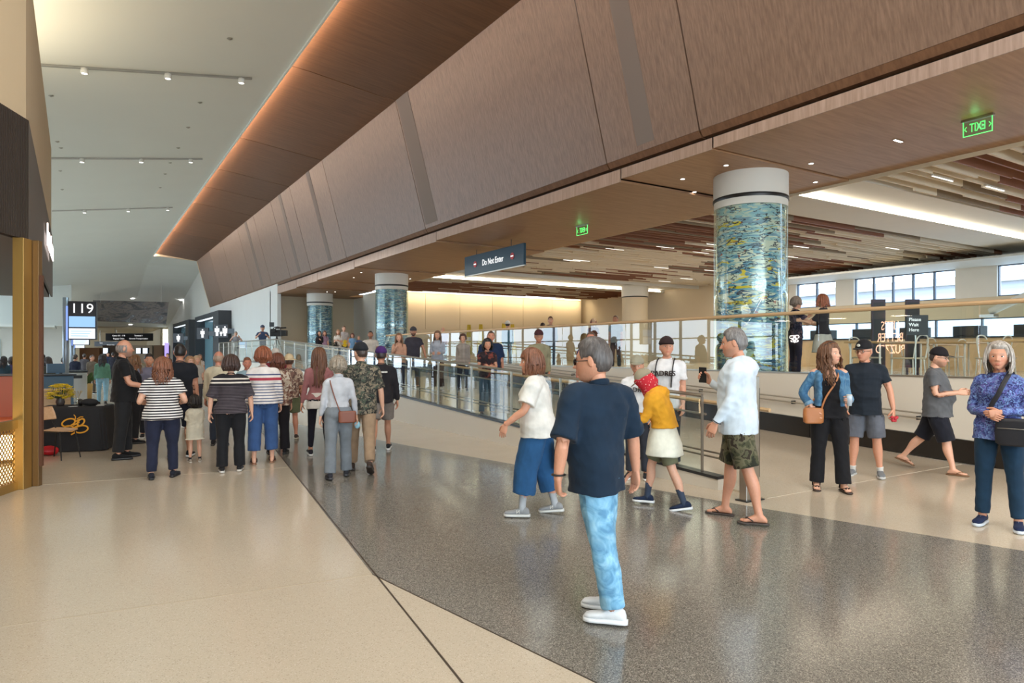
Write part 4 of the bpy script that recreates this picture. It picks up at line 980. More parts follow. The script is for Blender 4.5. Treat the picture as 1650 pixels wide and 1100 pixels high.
# ================================================================ PEOPLE
def ss(a, b, x): t = np.clip((x-a)/(b-a), 0, 1); return t*t*(3-2*t)
skin_m, t_, b_ = nt('skin'); at_ = N(t_, 'ShaderNodeVertexColor', layer_name='Col'); nz_ = N(t_, 'ShaderNodeTexNoise', i_Scale=60.0, i_Detail=3.0); mr_ = N(t_, 'ShaderNodeMapRange'); L(t_, nz_.outputs['Fac'], mr_.inputs[0]); mr_.inputs[3].default_value = .88; mr_.inputs[4].default_value = 1.12
mx_ = N(t_, 'ShaderNodeMix', data_type='RGBA', blend_type='MULTIPLY'); mx_.inputs['Factor'].default_value = 1; L(t_, at_.outputs[0], mx_.inputs[6]); L(t_, mr_.outputs[0], mx_.inputs[7]); L(t_, mx_.outputs[2], b_.inputs['Base Color'])
b_.inputs['Roughness'].default_value = .5; b_.inputs['Subsurface Weight'].default_value = .08; b_.inputs['Subsurface Radius'].default_value = (.02, .008, .004); b_.inputs['Subsurface Scale'].default_value = .5
M_eyew = plain('eye_white', S(232, 228, 222), .2); M_iris = plain('eye_iris', S(52, 40, 32), .15)
def hair_mat(col):
    k = 'hair_%d_%d_%d' % tuple(int(v*255) for v in col)
    if k in MATS: return MATS[k]
    m, t, b = nt(k); mp = mapping(t, (90, 90, 9)); n = N(t, 'ShaderNodeTexNoise', i_Scale=1.0, i_Detail=5.0); L(t, mp.outputs[0], n.inputs['Vector'])
    r = ramp(t, n.outputs['Fac'], [(.3, tuple(v*.55 for v in col)), (.55, col), (.75, tuple(min(v*1.6+.01, 1) for v in col))]); L(t, r.outputs[0], b.inputs['Base Color'])
    b.inputs['Roughness'].default_value = .45; bp = N(t, 'ShaderNodeBump', i_Strength=.6, i_Distance=.006); L(t, n.outputs['Fac'], bp.inputs['Height']); L(t, bp.outputs[0], b.inputs['Normal'])
    MATS[k] = m; return m
def cloth(name, spec):
    """spec: an sRGB tuple, or (kind, ...) for prints"""
    if name in MATS: return MATS[name]
    m, t, b = nt(name); b.inputs['Roughness'].default_value = .85; b.inputs['Specular IOR Level'].default_value = .25
    b.inputs['Sheen Weight'].default_value = .05
    wv = N(t, 'ShaderNodeTexNoise', i_Scale=9.0, i_Detail=4.0); mp = mapping(t, (1, 1, 1)); L(t, mp.outputs[0], wv.inputs['Vector'])
    kind = spec[0] if isinstance(spec[0], str) else 'plain'
    def shade(colout, lo=.86, hi=1.12):
        mr = N(t, 'ShaderNodeMapRange'); L(t, wv.outputs['Fac'], mr.inputs[0]); mr.inputs[1].default_value = .3; mr.inputs[2].default_value = .7; mr.inputs[3].default_value = lo; mr.inputs[4].default_value = hi
        mx = N(t, 'ShaderNodeMix', data_type='RGBA', blend_type='MULTIPLY'); mx.inputs['Factor'].default_value = 1; L(t, colout, mx.inputs[6]); L(t, mr.outputs[0], mx.inputs[7]); L(t, mx.outputs[2], b.inputs['Base Color'])
    if kind == 'plain':
        rgb = N(t, 'ShaderNodeRGB'); rgb.outputs[0].default_value = c4(S(*spec)); shade(rgb.outputs[0])
    elif kind == 'bands':     # stops by height: [(z, colour)], z in metres above the feet
        z0, z1, st = spec[1], spec[2], spec[3]
        sx = N(t, 'ShaderNodeSeparateXYZ'); L(t, mp.outputs[0], sx.inputs[0]); mr = N(t, 'ShaderNodeMapRange'); L(t, sx.outputs[2], mr.inputs[0]); mr.inputs[1].default_value = z0; mr.inputs[2].default_value = z1
        r = ramp(t, mr.outputs[0], [((z-z0)/(z1-z0), S(*c)) for z, c in st], 'CONSTANT'); shade(r.outputs[0])
    elif kind == 'stripes':   # period, duty, colour a, colour b, optional top plain zone
        sx = N(t, 'ShaderNodeSeparateXYZ'); L(t, mp.outputs[0], sx.inputs[0]); dv_ = N(t, 'ShaderNodeMath', operation='DIVIDE'); L(t, sx.outputs[2], dv_.inputs[0]); dv_.inputs[1].default_value = spec[1]
        fr = N(t, 'ShaderNodeMath', operation='FRACT'); L(t, dv_.outputs[0], fr.inputs[0]); r = ramp(t, fr.outputs[0], [(0, S(*spec[3])), (spec[2], S(*spec[4]))], 'CONSTANT')
        if len(spec) > 5:
            gt = N(t, 'ShaderNodeMath', operation='GREATER_THAN'); L(t, sx.outputs[2], gt.inputs[0]); gt.inputs[1].default_value = spec[5][0]; z0, z1, st = spec[5][1]
            mr = N(t, 'ShaderNodeMapRange'); L(t, sx.outputs[2], mr.inputs[0]); mr.inputs[1].default_value = z0; mr.inputs[2].default_value = z1; r2 = ramp(t, mr.outputs[0], [((z-z0)/(z1-z0), S(*c)) for z, c in st], 'CONSTANT')
            mx = N(t, 'ShaderNodeMix', data_type='RGBA'); L(t, gt.outputs[0], mx.inputs['Factor']); L(t, r.outputs[0], mx.inputs[6]); L(t, r2.outputs[0], mx.inputs[7]); shade(mx.outputs[2])
        else: shade(r.outputs[0])
    elif kind == 'cells':     # scale, palette
        nz = N(t, 'ShaderNodeTexNoise', i_Scale=spec[1]*.7, i_Detail=3.0); L(t, mp.outputs[0], nz.inputs['Vector']); mx = N(t, 'ShaderNodeMix', data_type='RGBA', blend_type='LINEAR_LIGHT'); mx.inputs['Factor'].default_value = .12; L(t, mp.outputs[0], mx.inputs[6]); L(t, nz.outputs['Color'], mx.inputs[7])
        v = N(t, 'ShaderNodeTexVoronoi', i_Scale=spec[1]); L(t, mx.outputs[2], v.inputs['Vector']); sp = N(t, 'ShaderNodeSeparateColor'); L(t, v.outputs['Color'], sp.inputs[0]); p = spec[2]
        r = ramp(t, sp.outputs[0], [(i/len(p), S(*c)) for i, c in enumerate(p)], 'CONSTANT'); shade(r.outputs[0])
    elif kind == 'blot':      # scale, palette over noise (camouflage, marbled print, denim)
        nz = N(t, 'ShaderNodeTexNoise', i_Scale=spec[1], i_Detail=spec[4] if len(spec) > 4 else 3.0, i_Distortion=spec[3]); L(t, mp.outputs[0], nz.inputs['Vector']); p = spec[2]; n_ = len(p)
        r = ramp(t, nz.outputs['Fac'], [(.34+.32*i/max(n_-1, 1), S(*c)) for i, c in enumerate(p)], 'CONSTANT' if spec[3] < 2 else 'LINEAR'); shade(r.outputs[0])
    elif kind == 'plaid':
        sx = N(t, 'ShaderNodeSeparateXYZ'); L(t, mp.outputs[0], sx.inputs[0]); outs = []
        for ax in (0, 2):
            dv_ = N(t, 'ShaderNodeMath', operation='DIVIDE'); L(t, sx.outputs[ax], dv_.inputs[0]); dv_.inputs[1].default_value = spec[1]; fr = N(t, 'ShaderNodeMath', operation='FRACT'); L(t, dv_.outputs[0], fr.inputs[0]); lt = N(t, 'ShaderNodeMath', operation='LESS_THAN'); L(t, fr.outputs[0], lt.inputs[0]); lt.inputs[1].default_value = spec[2]; outs.append(lt)
        mxm = N(t, 'ShaderNodeMath', operation='MAXIMUM'); L(t, outs[0].outputs[0], mxm.inputs[0]); L(t, outs[1].outputs[0], mxm.inputs[1]); r = ramp(t, mxm.outputs[0], [(0, S(*spec[3])), (.5, S(*spec[4]))], 'CONSTANT'); shade(r.outputs[0])
    fine = N(t, 'ShaderNodeTexNoise', i_Scale=240.0, i_Detail=2.0); L(t, mp.outputs[0], fine.inputs['Vector']); bp = N(t, 'ShaderNodeBump', i_Strength=.15, i_Distance=.002); L(t, fine.outputs['Fac'], bp.inputs['Height']); L(t, bp.outputs[0], b.inputs['Normal'])
    MATS[name] = m; return m

def remesh(g, vox, smooth=4, dec=1.0):
    me = mesh_of(g, 'tmp'); o = bpy.data.objects.new('tmp', me); TMP.collection.objects.link(o)
    m = o.modifiers.new('r', 'REMESH'); m.mode = 'VOXEL'; m.voxel_size = vox
    s = o.modifiers.new('s', 'SMOOTH'); s.factor = .5; s.iterations = smooth
    if dec < 1: d = o.modifiers.new('d', 'DECIMATE'); d.ratio = dec
    TMP.view_layers[0].update(); dg = TMP.view_layers[0].depsgraph; ev = o.evaluated_get(dg); r = bpy.data.meshes.new_from_object(ev)
    n = len(r.vertices); V = np.empty(n*3); r.vertices.foreach_get('co', V); V = V.reshape(-1, 3); Nn = np.empty(n*3); r.vertices.foreach_get('normal', Nn); Nn = Nn.reshape(-1, 3)
    bpy.data.objects.remove(o); bpy.data.meshes.remove(me); return r, V, Nn
def setv(me, V): me.vertices.foreach_set('co', V.ravel()); me.update()
_rng = np.random.RandomState(3)
WD = [(_rng.normal(size=3), _rng.uniform(0, 6.28)) for _ in range(10)]
def folds(V, freq, seed=0, stretch=(1, 1, 1)):
    P = V*np.array(stretch)*freq; q = P+.8*np.sin(P[:, [1, 2, 0]]*.7+seed)
    s = np.zeros(len(V))
    for i, (k, ph) in enumerate(WD[:7]):
        k = k/np.linalg.norm(k)*(.7+.22*i); s += (1-2*np.abs(np.sin(q@k+ph+seed*1.7)))/(1+.35*i)
    return s/3.2

from mathutils.bvhtree import BVHTree
def tuck(inner, nv_, outer, gap, reach):
    """press the covered surface below the garment that lies over it"""
    bv = BVHTree.FromPolygons([v.co for v in outer.vertices], [tuple(p.vertices) for p in outer.polygons])
    lo = [min(v.co[i] for v in outer.vertices)-.02 for i in range(3)]; hi = [max(v.co[i] for v in outer.vertices)+.02 for i in range(3)]
    vs = inner.vertices; nn = [v.normal.copy() for v in vs]
    for i in range(nv_):
        c_ = vs[i].co
        if not (lo[2] < c_[2] < hi[2] and lo[0] < c_[0] < hi[0]): continue
        p, n, _, dd = bv.find_nearest(c_, reach)
        if p is None: continue
        if n.dot(nn[i]) > .25:
            sd = (c_-p).dot(n)
            if sd > -gap: vs[i].co = c_-n*(sd+gap)
    inner.update()
def head_mesh(o, nu, nv):
    """returns vertices (nv+1 rings x nu) in head space, face axis +y; o: options"""
    fem = o.get('fem', False)
    th = np.linspace(0, 2*PI, nu, endpoint=False); th = th-.35*np.sin(th)          # denser toward the face (th=0 is front)
    ph = np.linspace(-PI/2+.05, PI/2-.02, nv)
    T, P = np.meshgrid(th, ph); x = np.sin(T)*np.cos(P); y = np.cos(T)*np.cos(P); z = np.sin(P)
    X = .077*x; Y = .098*y; Z = .119*z
    t = np.clip(-Z/.119, 0, 1)
    wj = 1-(.30 if fem else .22)*ss(.15, 1, t); X = X*wj*np.where(z > 0, 1+.04*np.sin(np.clip(z, 0, 1)*PI), 1)
    # square up lower face so that chin comes forward
    front = ss(-.2, .5, y); low = ss(.2, .95, t)
    Y = Y+front*low*.018+front*low*np.abs(y)**.5*.012
    Y = np.where(Y < 0, Y*(1-.38*ss(.1, .9, t)), Y)
    Y = np.where(Y > 0, Y*(1-.06*ss(0, .6, z)), Y*1.03)
    g = lambda cx, cz, sx, sz: np.exp(-((X-cx)/sx)**2-((Z-cz)/sz)**2)
    f = (y > 0)*1.0
    a = o.get('age', 1)
    Y = Y+f*(.004*g(0, .026, .045, .012)-.010*(g(.031, .004, .017, .014)+g(-.031, .004, .017, .014)))
    ridge = np.exp(-(X/.0095)**2)*(ss(.022, -.030, Z))*(Z > -.036)*(.020 if not fem else .017)
    Y = Y+f*ridge*ss(-.046, -.034, Z)+f*(.009*g(0, -.029, .013, .010)+.006*(g(.014, -.034, .007, .007)+g(-.014, -.034, .007, .007)))
    Y = Y+f*(.006*g(0, -.060, .022, .006)+.006*g(0, -.071, .019, .006)-.004*g(0, -.0655, .024, .0025)-.004*g(0, -.082, .02, .006)+.007*g(0, -.102, .020, .014))
    Y = Y+f*.004*(g(.042, -.026, .02, .02)+g(-.042, -.026, .02, .02))
    for s_ in (-1, 1):   # eyelids
        Y = Y+f*(.0035*g(s_*.031, .013, .016, .004)+.003*g(s_*.031, -.007, .015, .004))
    V = np.stack([X, Y, Z], 2)
    F = [(i*nu+k, i*nu+(k+1) % nu, (i+1)*nu+(k+1) % nu, (i+1)*nu+k) for i in range(nv-1) for k in range(nu)]
    F = [q[::-1] for q in F]
    n = nu*nv; V2 = np.concatenate([V.reshape(-1, 3), [(0, 0.01, -.119)], [(0, 0, .119)]])
    F += [(n, k, (k+1) % nu) for k in range(nu)]+[(n+1, (nv-1)*nu+(k+1) % nu, (nv-1)*nu+k) for k in range(nu)]
    return V2, F, T, P
def hand(g, W, d, thumb, side, curl, s=1.0, fine=True, spread=.0):
    """hand from wrist W along d; thumb: direction of the thumb side; side +1 right, -1 left"""
    d = np.array(d, float); d /= np.linalg.norm(d); w = np.array(thumb, float); w = w-d*(w@d); w /= np.linalg.norm(w)+1e-9
    n = -np.cross(d, w)*side      # palm normal
    k = 1.0*s; seg = 9 if fine else 6
    g.rings([(W+d*q*k, w*a*k, n*b*k) for q, a, b in ((-.03, .024, .020), (.0, .026, .019), (.03, .034, .016), (.06, .041, .015), (.088, .040, .012), (.098, .036, .009))], 12, 2.6)
    for i, (off, ln, r) in enumerate(((.030, .066, .0088), (.0102, .076, .0092), (-.010, .071, .0088), (-.029, .055, .0078))):
        c = curl+(.10*i if curl > .2 else .04*i); b = W+d*.086*k+w*off*k; pts = [b-d*.02*k, b]; ang = c*.7; p = b; dd = d+w*spread*(1.5-i)*.12
        for q, l_ in enumerate((.45, .32, .25)):
            ang_ = ang+c*q*.9; v = (dd*math.cos(ang_)+n*math.sin(ang_)); p = p+v*ln*l_*k; pts.append(p)
        g.tube(pts, [r*k, r*k, r*.98*k, r*.9*k, r*.72*k], seg, 2 if fine else 1, w)
    b = W+d*.022*k+w*.024*k; v1 = d*.62+w*.62+n*.35; v1 /= np.linalg.norm(v1); v2 = d*.86+w*.22+n*(.35+curl*.4); v2 /= np.linalg.norm(v2)
    g.tube([b-v1*.01*k, b+v1*.022*k, b+v1*.042*k, b+v1*.042*k+v2*.030*k, b+v1*.042*k+v2*.052*k], [.014*k, .0135*k, .0112*k, .0100*k, .0075*k], seg, 2 if fine else 1, n)

PEOPLE = {}
def person(label, px, d, ztop, face, gz=0.0, o=None, loc=None):
    """px, d: place in the hall; ztop: height of the crown above the hall floor; face: heading in degrees relative to the line of sight (0 seen from behind, 90 facing right)"""
    o = dict(o or {}); fine = o.get('fine', 1)         # 2 close, 1 middle, 0 far
    x, y = at(px, d); H = (ztop-gz)/(1 if not o.get('hatgap') else 1); hs = o.get('head', 1.0)
    ray = math.atan2(y, x); hd = ray-math.radians(face); rz = hd-PI/2
    hs = hs*1.09; s = H/(1.632+.119*hs); fem = o.get('fem', False); wd = o.get('w', 1.0); bel = o.get('belly', 0.0); lean = math.radians(o.get('lean', 0)); side_l = math.radians(o.get('slean', 0)); tw = math.radians(o.get('twist', 0))
    root = bpy.data.objects.new('person', None); C.objects.link(root); root.location = (x, y, gz); root.rotation_euler = (0, 0, rz); root['label'] = label; root['category'] = 'person'; root.empty_display_size = .1
    if o.get('group'): root['group'] = o['group']
    seed = o.get('seed', len(PEOPLE)*1.37); PEOPLE[label] = root
    vox = (.020, .013, .0085)[fine]; seg = (10, 14, 18)[fine]
    # ---- legs (side: +1 right = +x, -1 left)
    legs = {}; low = 9
    for sd, key in ((1, 'rl'), (-1, 'll')):
        fl, kn, ab, toe, fp = (list(o.get(key, (0, 3, 2, 8, 0)))+[0]*5)[:5]
        fl, kn, ab, toe, fp = map(math.radians, (fl, kn, ab, toe, fp))
        hip = np.array((sd*(.088 if not fem else .092)*(.6+.4*wd), 0, .92))
        def dr(a): return np.array((sd*math.sin(ab), math.sin(a)*math.cos(ab), -math.cos(a)*math.cos(ab)))
        knee = hip+dr(fl)*.43; ank = knee+dr(fl-kn)*.41
        fw = np.array((sd*math.sin(toe)*math.cos(fp), math.cos(toe)*math.cos(fp), -math.sin(fp))); up = np.array((sd*math.sin(toe)*math.sin(fp), math.cos(toe)*math.sin(fp), math.cos(fp)))
        sole = ank-up*.082; pts = [sole-fw*.07, sole+fw*.10]+([sole+fw*.18] if fp <= .01 else [])
        low = min(low, min(p[2] for p in pts)); legs[sd] = [hip, knee, ank, fw, up, sole]
    dz = -low+.006
    for sd in legs:
        for i in (0, 1, 2, 5): legs[sd][i] = legs[sd][i]+np.array((0, 0, dz))
    zp = .92+dz
    def bend(P):
        P = np.array(P, float); one = P.ndim == 1; P = np.atleast_2d(P)
        t = ss(zp-.02, zp+.45, P[:, 2]); piv = np.array((0, 0, zp+.05)); Q = P-piv
        c_, s_ = np.cos(lean*t), np.sin(lean*t); y_ = Q[:, 1]*c_+Q[:, 2]*s_; z_ = -Q[:, 1]*s_+Q[:, 2]*c_
        c_, s_ = np.cos(side_l*t), np.sin(side_l*t); x_ = Q[:, 0]*c_+z_*s_; z_ = -Q[:, 0]*s_+z_*c_
        c_, s_ = np.cos(tw*t), np.sin(tw*t); x2 = x_*c_+y_*s_; y2 = -x_*s_+y_*c_
        r = np.stack([x2, y2, z_], 1)+piv; return r[0] if one else r
    up_ = lambda z: z+dz
    shw = (.158 if fem else .172)*(.75+.25*wd)*o.get('shw', 1)
    if fem: prof = [(.84, 0, .10, .08), (.90, -.012, .165, .115), (.97, -.01, .168, .112), (1.04, 0, .140, .098), (1.11, .005, .124, .088), (1.19, .005, .132, .092), (1.28, .012, .148, .108), (1.35, .004, .152, .096), (1.405, -.008, .14, .075), (1.45, -.015, .088, .060), (1.475, -.014, .062, .052), (1.50, -.012, .048, .048)]
    else: prof = [(.84, 0, .10, .08), (.90, -.010, .158, .112), (.97, -.008, .158, .108), (1.04, 0, .150, .104), (1.11, .004, .148, .102), (1.19, .004, .158, .106), (1.28, .006, .176, .114), (1.35, .0, .182, .108), (1.41, -.01, .160, .085), (1.455, -.015, .100, .066), (1.477, -.014, .074, .058), (1.50, -.012, .056, .055)]
    def fat(z):   # girth factor by height
        return 1+(wd-1)*math.exp(-((z-1.08)/.26)**2) if z < 1.3 else 1+(wd-1)*.55*max(0, 1-(z-1.3)/.2)
    def torso(g, off=0.0, zlo=None, zhi=9, n=None, flare=0, boxy=0):
        rs = []
        for z, cy, rx, ry in prof:
            if z > zhi: continue
            f = fat(z); b = bel*math.exp(-((z-1.06)/.13)**2)
            X_, Y_ = rx*f+off, ry*f+off
            if boxy: k = boxy*ss(1.36, 1.2, z); X_ = max(X_, (.155*f+off)*k); 
            rs.append([z, cy+b*.5, X_, Y_+b*.5])
        if zlo is not None:
            hp_ = [r for r in rs if r[0] == .97][0]; rs = [r for r in rs if r[0] > .95]+[[z_, hp_[1], hp_[2]*1.0, hp_[3]*1.0] for z_ in (.93, .89, .85, .81, .77, .73, .69, .65)]; rs.sort(key=lambda r: r[0]); rs = [r for r in rs if r[0] > zlo+.015]; q = rs[0]; 
            rs = [[zlo, q[1], q[2]*(1+flare), q[3]*(1+flare)]]+rs
        # densify
        A = cat(np.array(rs), 3)
        P = [(np.array((0, r[1], up_(r[0]))), np.array((r[2], 0, 0)), np.array((0, r[3], 0))) for r in A]
        h = G(); h.rings(P, n or seg+6, 2.25); V = h.verts(); g.add(bend(V), h.F)
        return A[0]
    # ---- arms
    arms = {}
    for sd, key in ((1, 'ra'), (-1, 'la')):
        a = o.get(key, ((.10, .02, -1), (.06, .22, -1))); ua = np.array(a[0], float); fa = np.array(a[1], float)
        ua = ua/np.linalg.norm(ua); fa = fa/np.linalg.norm(fa); sg = np.array((sd, 1, 1)); RT = np.array(Matrix.Rotation(-tw, 3, 'Z')); ua, fa = RT@(ua*sg), RT@(fa*sg)
        if wd > 1.1 and abs(ua[2]) > .8: ua = ua+np.array((sd*(wd-1)*.30, 0, 0)); ua /= np.linalg.norm(ua)
        sh = bend((sd*shw, -.01, up_(1.395))); el = sh+ua*.285; wr = el+fa*.245
        hdv = RT@(np.array(a[2], float)*sg) if len(a) > 2 and a[2] is not None else fa
        th_ = RT@(np.array(a[3], float)*sg if len(a) > 3 and a[3] is not None else (np.array((-sd*.25, 1, 0)) if fa[2] < -.7 else np.array((-sd*.3, 0, 1))))
        cu = a[4] if len(a) > 4 else .35
        arms[sd] = (sh, el, wr, hdv/np.linalg.norm(hdv), th_, cu, ua, fa)
    ag = .55+.45*wd
    # ---- body
    g = G(); torso(g, 0)
    shoes = o.get('shoes', ('sneaker', (40, 40, 44), (230, 230, 226)))
    for sd, (hip, kn_, an, fw, up, sole) in legs.items():
        lg = .6+.4*wd; ct = (kn_+an)/2+np.array((0, -.012, .05))
        g.tube([hip+np.array((0, -.005, .04)), hip*.55+kn_*.45+np.array((0, .004, 0)), kn_, kn_*.62+an*.38-fw*.012, kn_*.25+an*.75, an-up*.02], [.083*lg, .072*lg, .053*(.8+.2*wd), .055*(.75+.25*wd), .038, .036], seg, 3)
        rt = np.cross(fw, up)
        if shoes[0] in ('flip', 'sandal'):
            g.rings([(sole+fw*q+up*(h/2+.012), rt*a, up*h/2) for q, a, h in ((-.066, .018, .03), (-.05, .028, .055), (-.01, .031, .085), (.03, .033, .075), (.08, .038, .05), (.115, .041, .032), (.135, .038, .026))], 12, 2.3)
    g2 = G()
    if shoes[0] in ('flip', 'sandal'):
        for sd, (hip, kn_, an, fw, up, sole) in legs.items():
            rt = np.cross(fw, up)*sd
            for i, (ox, q, l_, r_) in enumerate(((-.026, .13, .032, .013), (-.008, .135, .028, .009), (.006, .131, .026, .0085), (.018, .124, .023, .008), (.029, .115, .02, .0075))):
                b = sole+fw*q+rt*ox+up*.022; g2.tube([b-fw*.015, b, b+fw*l_*.6, b+fw*l_-up*.003], [r_, r_, r_, r_*.7], 7, 2, (0, 0, 1))
    for sd, (sh, el, wr, hd_, th_, cu, ua, fa) in arms.items():
        inn = bend((sd*shw*.55, -.01, up_(1.40))); r = ag*(.88 if fem else 1)
        g.tube([inn, sh+np.array((0, 0, .004)), sh*.5+el*.5, el, el*.62+wr*.38, wr+fa*.01], [.050*r, .054*r, .047*r, .039*(.6+.4*r), .038*(.6+.4*r), .0255*(.8+.2*r)], seg, 3)
        hand(g2, wr, hd_, th_, sd, cu, (.93 if fem else 1.02)*(.95+.05*wd), fine >= 1)
    # neck and head placement
    nb = bend((0, -.018, up_(1.44))); hy, hp = o.get('hy', 0), o.get('hp', 0); hr = o.get('hr', 0)
    top = bend((0, .0, up_(1.56))); 
    Rz = Matrix.Rotation(-math.radians(hy)-tw, 3, 'Z'); Rx = Matrix.Rotation(-math.radians(hp)-lean*o.get('hfollow', .6), 3, 'X'); Ry = Matrix.Rotation(math.radians(hr)+side_l*.5, 3, 'Y')
    RM = np.array(Rz @ Rx @ Ry); hc = bend((0, .004, up_(1.53)))+RM@np.array((0, .016, .092))
    hk = hs*1.0
    hx = lambda V: (np.asarray(V)*hk)@RM.T+hc
    g.tube([nb, (nb+top)/2+np.array((0, -.004, 0)), hx([(0, -.012, -.045)])[0]], [.056 if not fem else .047, .050 if not fem else .043, .050 if not fem else .044], seg, 3)
    me, V, Nn = remesh(g, vox, 3 if fine else 2, (.55, .5, .45)[fine])
    nu, nv = ((26, 22), (40, 34), (72, 60))[fine]
    HV, HF, HT, HP = head_mesh(o, nu, nv)
    g3 = G(); g3.add(hx(HV), HF)
    for sd in (-1, 1):   # ears
        e = G(); e.rings([((sd*.070, -.004, -.005), (0, .010, 0), (0, 0, .020)), ((sd*.078, -.008, -.003), (0, .016, 0), (0, .004, .029)), ((sd*.084, -.012, -.001), (0, .017, 0), (0, .005, .031)), ((sd*.086, -.012, -.001), (0, .010, 0), (0, .003, .022))], 12)
        g3.add(hx(e.verts()), e.F)
    bV = V; n0 = len(bV); E = G(); E.add(g2.verts(), g2.F); nh = E.n; E.add(g3.verts(), g3.F)
    polys = [tuple(p.vertices) for p in me.polygons]; allV = np.concatenate([bV, E.verts()])*s; F = polys+[tuple(i+n0 for i in q) for q in E.F]
    bpy.data.meshes.remove(me); bm_ = bpy.data.meshes.new('body'); bm_.from_pydata(allV.tolist(), [], F); bm_.update()
    # colours
    sk = np.array(S(*o.get('skin', (206, 158, 130)))); col = np.ones((len(allV), 4)); col[:, :3] = sk
    hv = slice(n0+nh, n0+nh+len(HV)); hx0, hy0, hz0 = HV[:, 0], HV[:, 1], HV[:, 2]; fr = (hy0 > .02)
    gg = lambda cx, cz, sx, sz: np.exp(-((hx0-cx)/sx)**2-((hz0-cz)/sz)**2)*fr
    cc_h = np.tile(sk, (len(HV), 1)); 
    def mixc(m, c, k): 
        nonlocal cc_h; m = (m*k)[:, None]; cc_h = cc_h*(1-m)+np.array(c)*m
    mixc(gg(.04, -.03, .02, .02)+gg(-.04, -.03, .02, .02), sk*np.array((1.05, .72, .66)), .5)
    mixc(np.clip(gg(0, -.065, .022, .010)*1.5, 0, 1), sk*np.array((.78, .42, .40)) if not o.get('lips') else S(*o['lips']), .8)
    if o.get('beard'): 
        bm2 = np.clip(ss(-.030, -.055, hz0)*ss(-.02, .02, hy0)*(1-gg(0, -.066, .022, .007)), 0, 1); mixc(bm2, S(*o['beard'][0]), o['beard'][1])
    br = np.clip(gg(.032, .0245, .017, .0045)+gg(-.032, .0245, .017, .0045), 0, 1); mixc(br, S(*o.get('brow', (60, 44, 34))), .8)
    if fine == 0 or not o.get('eyes', True): mixc(np.clip(gg(.031, .003, .010, .005)+gg(-.031, .003, .010, .005), 0, 1), (.02, .015, .012), .85)
    col[hv, :3] = cc_h
    ca = bm_.color_attributes.new('Col', 'FLOAT_COLOR', 'POINT'); ca.data.foreach_set('color', col.ravel())
    link('body', bm_, skin_m, root, True); gar = []
    def child(name, g, mat, parent=root, smooth=True, **k):
        me = mesh_of(g, name); me.transform(Matrix.Scale(s, 4)); return link(name, me, mat, parent, smooth, **k)
    def headgeo(g): h = G(); h.add(hx(g.verts()), g.F); return h
    if fine >= 1 and o.get('eyes', True):
        for sd in (-1, 1):
            e = G(); e.ell((sd*.031, .0752, .002), (.0125, .0115, .0085), 14, 10); ey = child('eye', headgeo(e), M_eyew); e = G(); e.ell((sd*.031, .0845, .0025), (.0060, .0030, .0062), 10, 8); child('iris', headgeo(e), M_iris, ey)
    uid = 'person_%d_' % len(PEOPLE); cm = lambda key, sp: cloth(uid+key, sp)
    # ---- garments
    def finish(name, g, mat, amp, freq=14, stretch=(1, 1, 1), vx=None, fn=None, parent=root, **k):
        me, V, Nn = remesh(g, vx or vox, (2, 5, 9)[fine], (.8, .65, .55)[fine]); a = amp
        f = folds(V, freq, seed, stretch); V = V+Nn*(f*a)[:, None]
        if fn is not None: V = fn(V)
        setv(me, V*s); return link(name, me, mat, parent, True, **k)
    tp = o.get('top', ('tee', (120, 120, 120))); kind = tp[0]; hem = o.get('hem', .86)/1.0
    g = G(); loose = o.get('loose', .016)
    if kind != 'none':
        r0 = torso(g, loose, hem, 1.49 if kind != 'tank' else 1.36, flare=o.get('flare', .05), boxy=0 if fem else .9)
        cov = {'tee': .62, 'polo': .66, 'long': 1.98, 'hood': 2.0, 'tank': 0, 'threeq': 1.6, 'jersey': .72, 'halfs': .9}[kind]; cov = o.get('sleeve', cov)
        slr = o.get('slr', 1.0)*(1.0 if cov < 1.2 else .92)
        if cov > 0:
            for sd, (sh, el, wr, hd_, th_, cu, ua, fa) in arms.items():
                inn = bend((sd*shw*.42, -.012, up_(1.402))); r = ag*(.9 if fem else 1)*slr
                if cov <= 1.2:
                    e = sh+(el-sh)*cov; sh = sh-np.array((0, 0, .014)); g.tube([inn, sh, sh*.5+e*.5, e], [.064*r+.004, .071*r+.002, .066*r, .066*r+.006*slr], seg, 3)
                else:
                    k = cov-1; w_ = el+(wr-el)*k
                    sh = sh-np.array((0, 0, .012)); g.tube([inn, sh, sh*.5+el*.5, el, el*.5+w_*.5, w_-(w_-el)*.12, w_], [.065*r+.003, .069*r, .061*r, .054*r, .051*r, .044*r, .037*r+(.004 if kind == 'hood' else 0)], seg, 3)
        if kind == 'hood':
            hb = bend(np.array([(0, -.10, up_(1.44)), (.07, -.07, up_(1.47)), (.085, 0, up_(1.47)), (.05, .055, up_(1.43)), (0, .075, up_(1.40)), (-.05, .055, up_(1.43)), (-.085, 0, up_(1.47)), (-.07, -.07, up_(1.47)), (0, -.10, up_(1.44))]))
            g.tube(hb, [.056, .044, .032, .026, .020, .026, .032, .044, .056], 10, 3); g.ell(bend((0, -.135, up_(1.39))), (.10, .055, .085))
        topo = finish('shirt' if kind in ('tee', 'polo', 'long', 'tank', 'threeq', 'jersey', 'halfs') else 'sweatshirt', g, cm('top', tp[1]), o.get('wr', .012), 18, (1, 1, 1.35))
        gar.append(topo)
        topo.name = {'hood': 'hooded_sweatshirt', 'long': o.get('topname', 'shirt')}.get(kind, o.get('topname', 'shirt'))
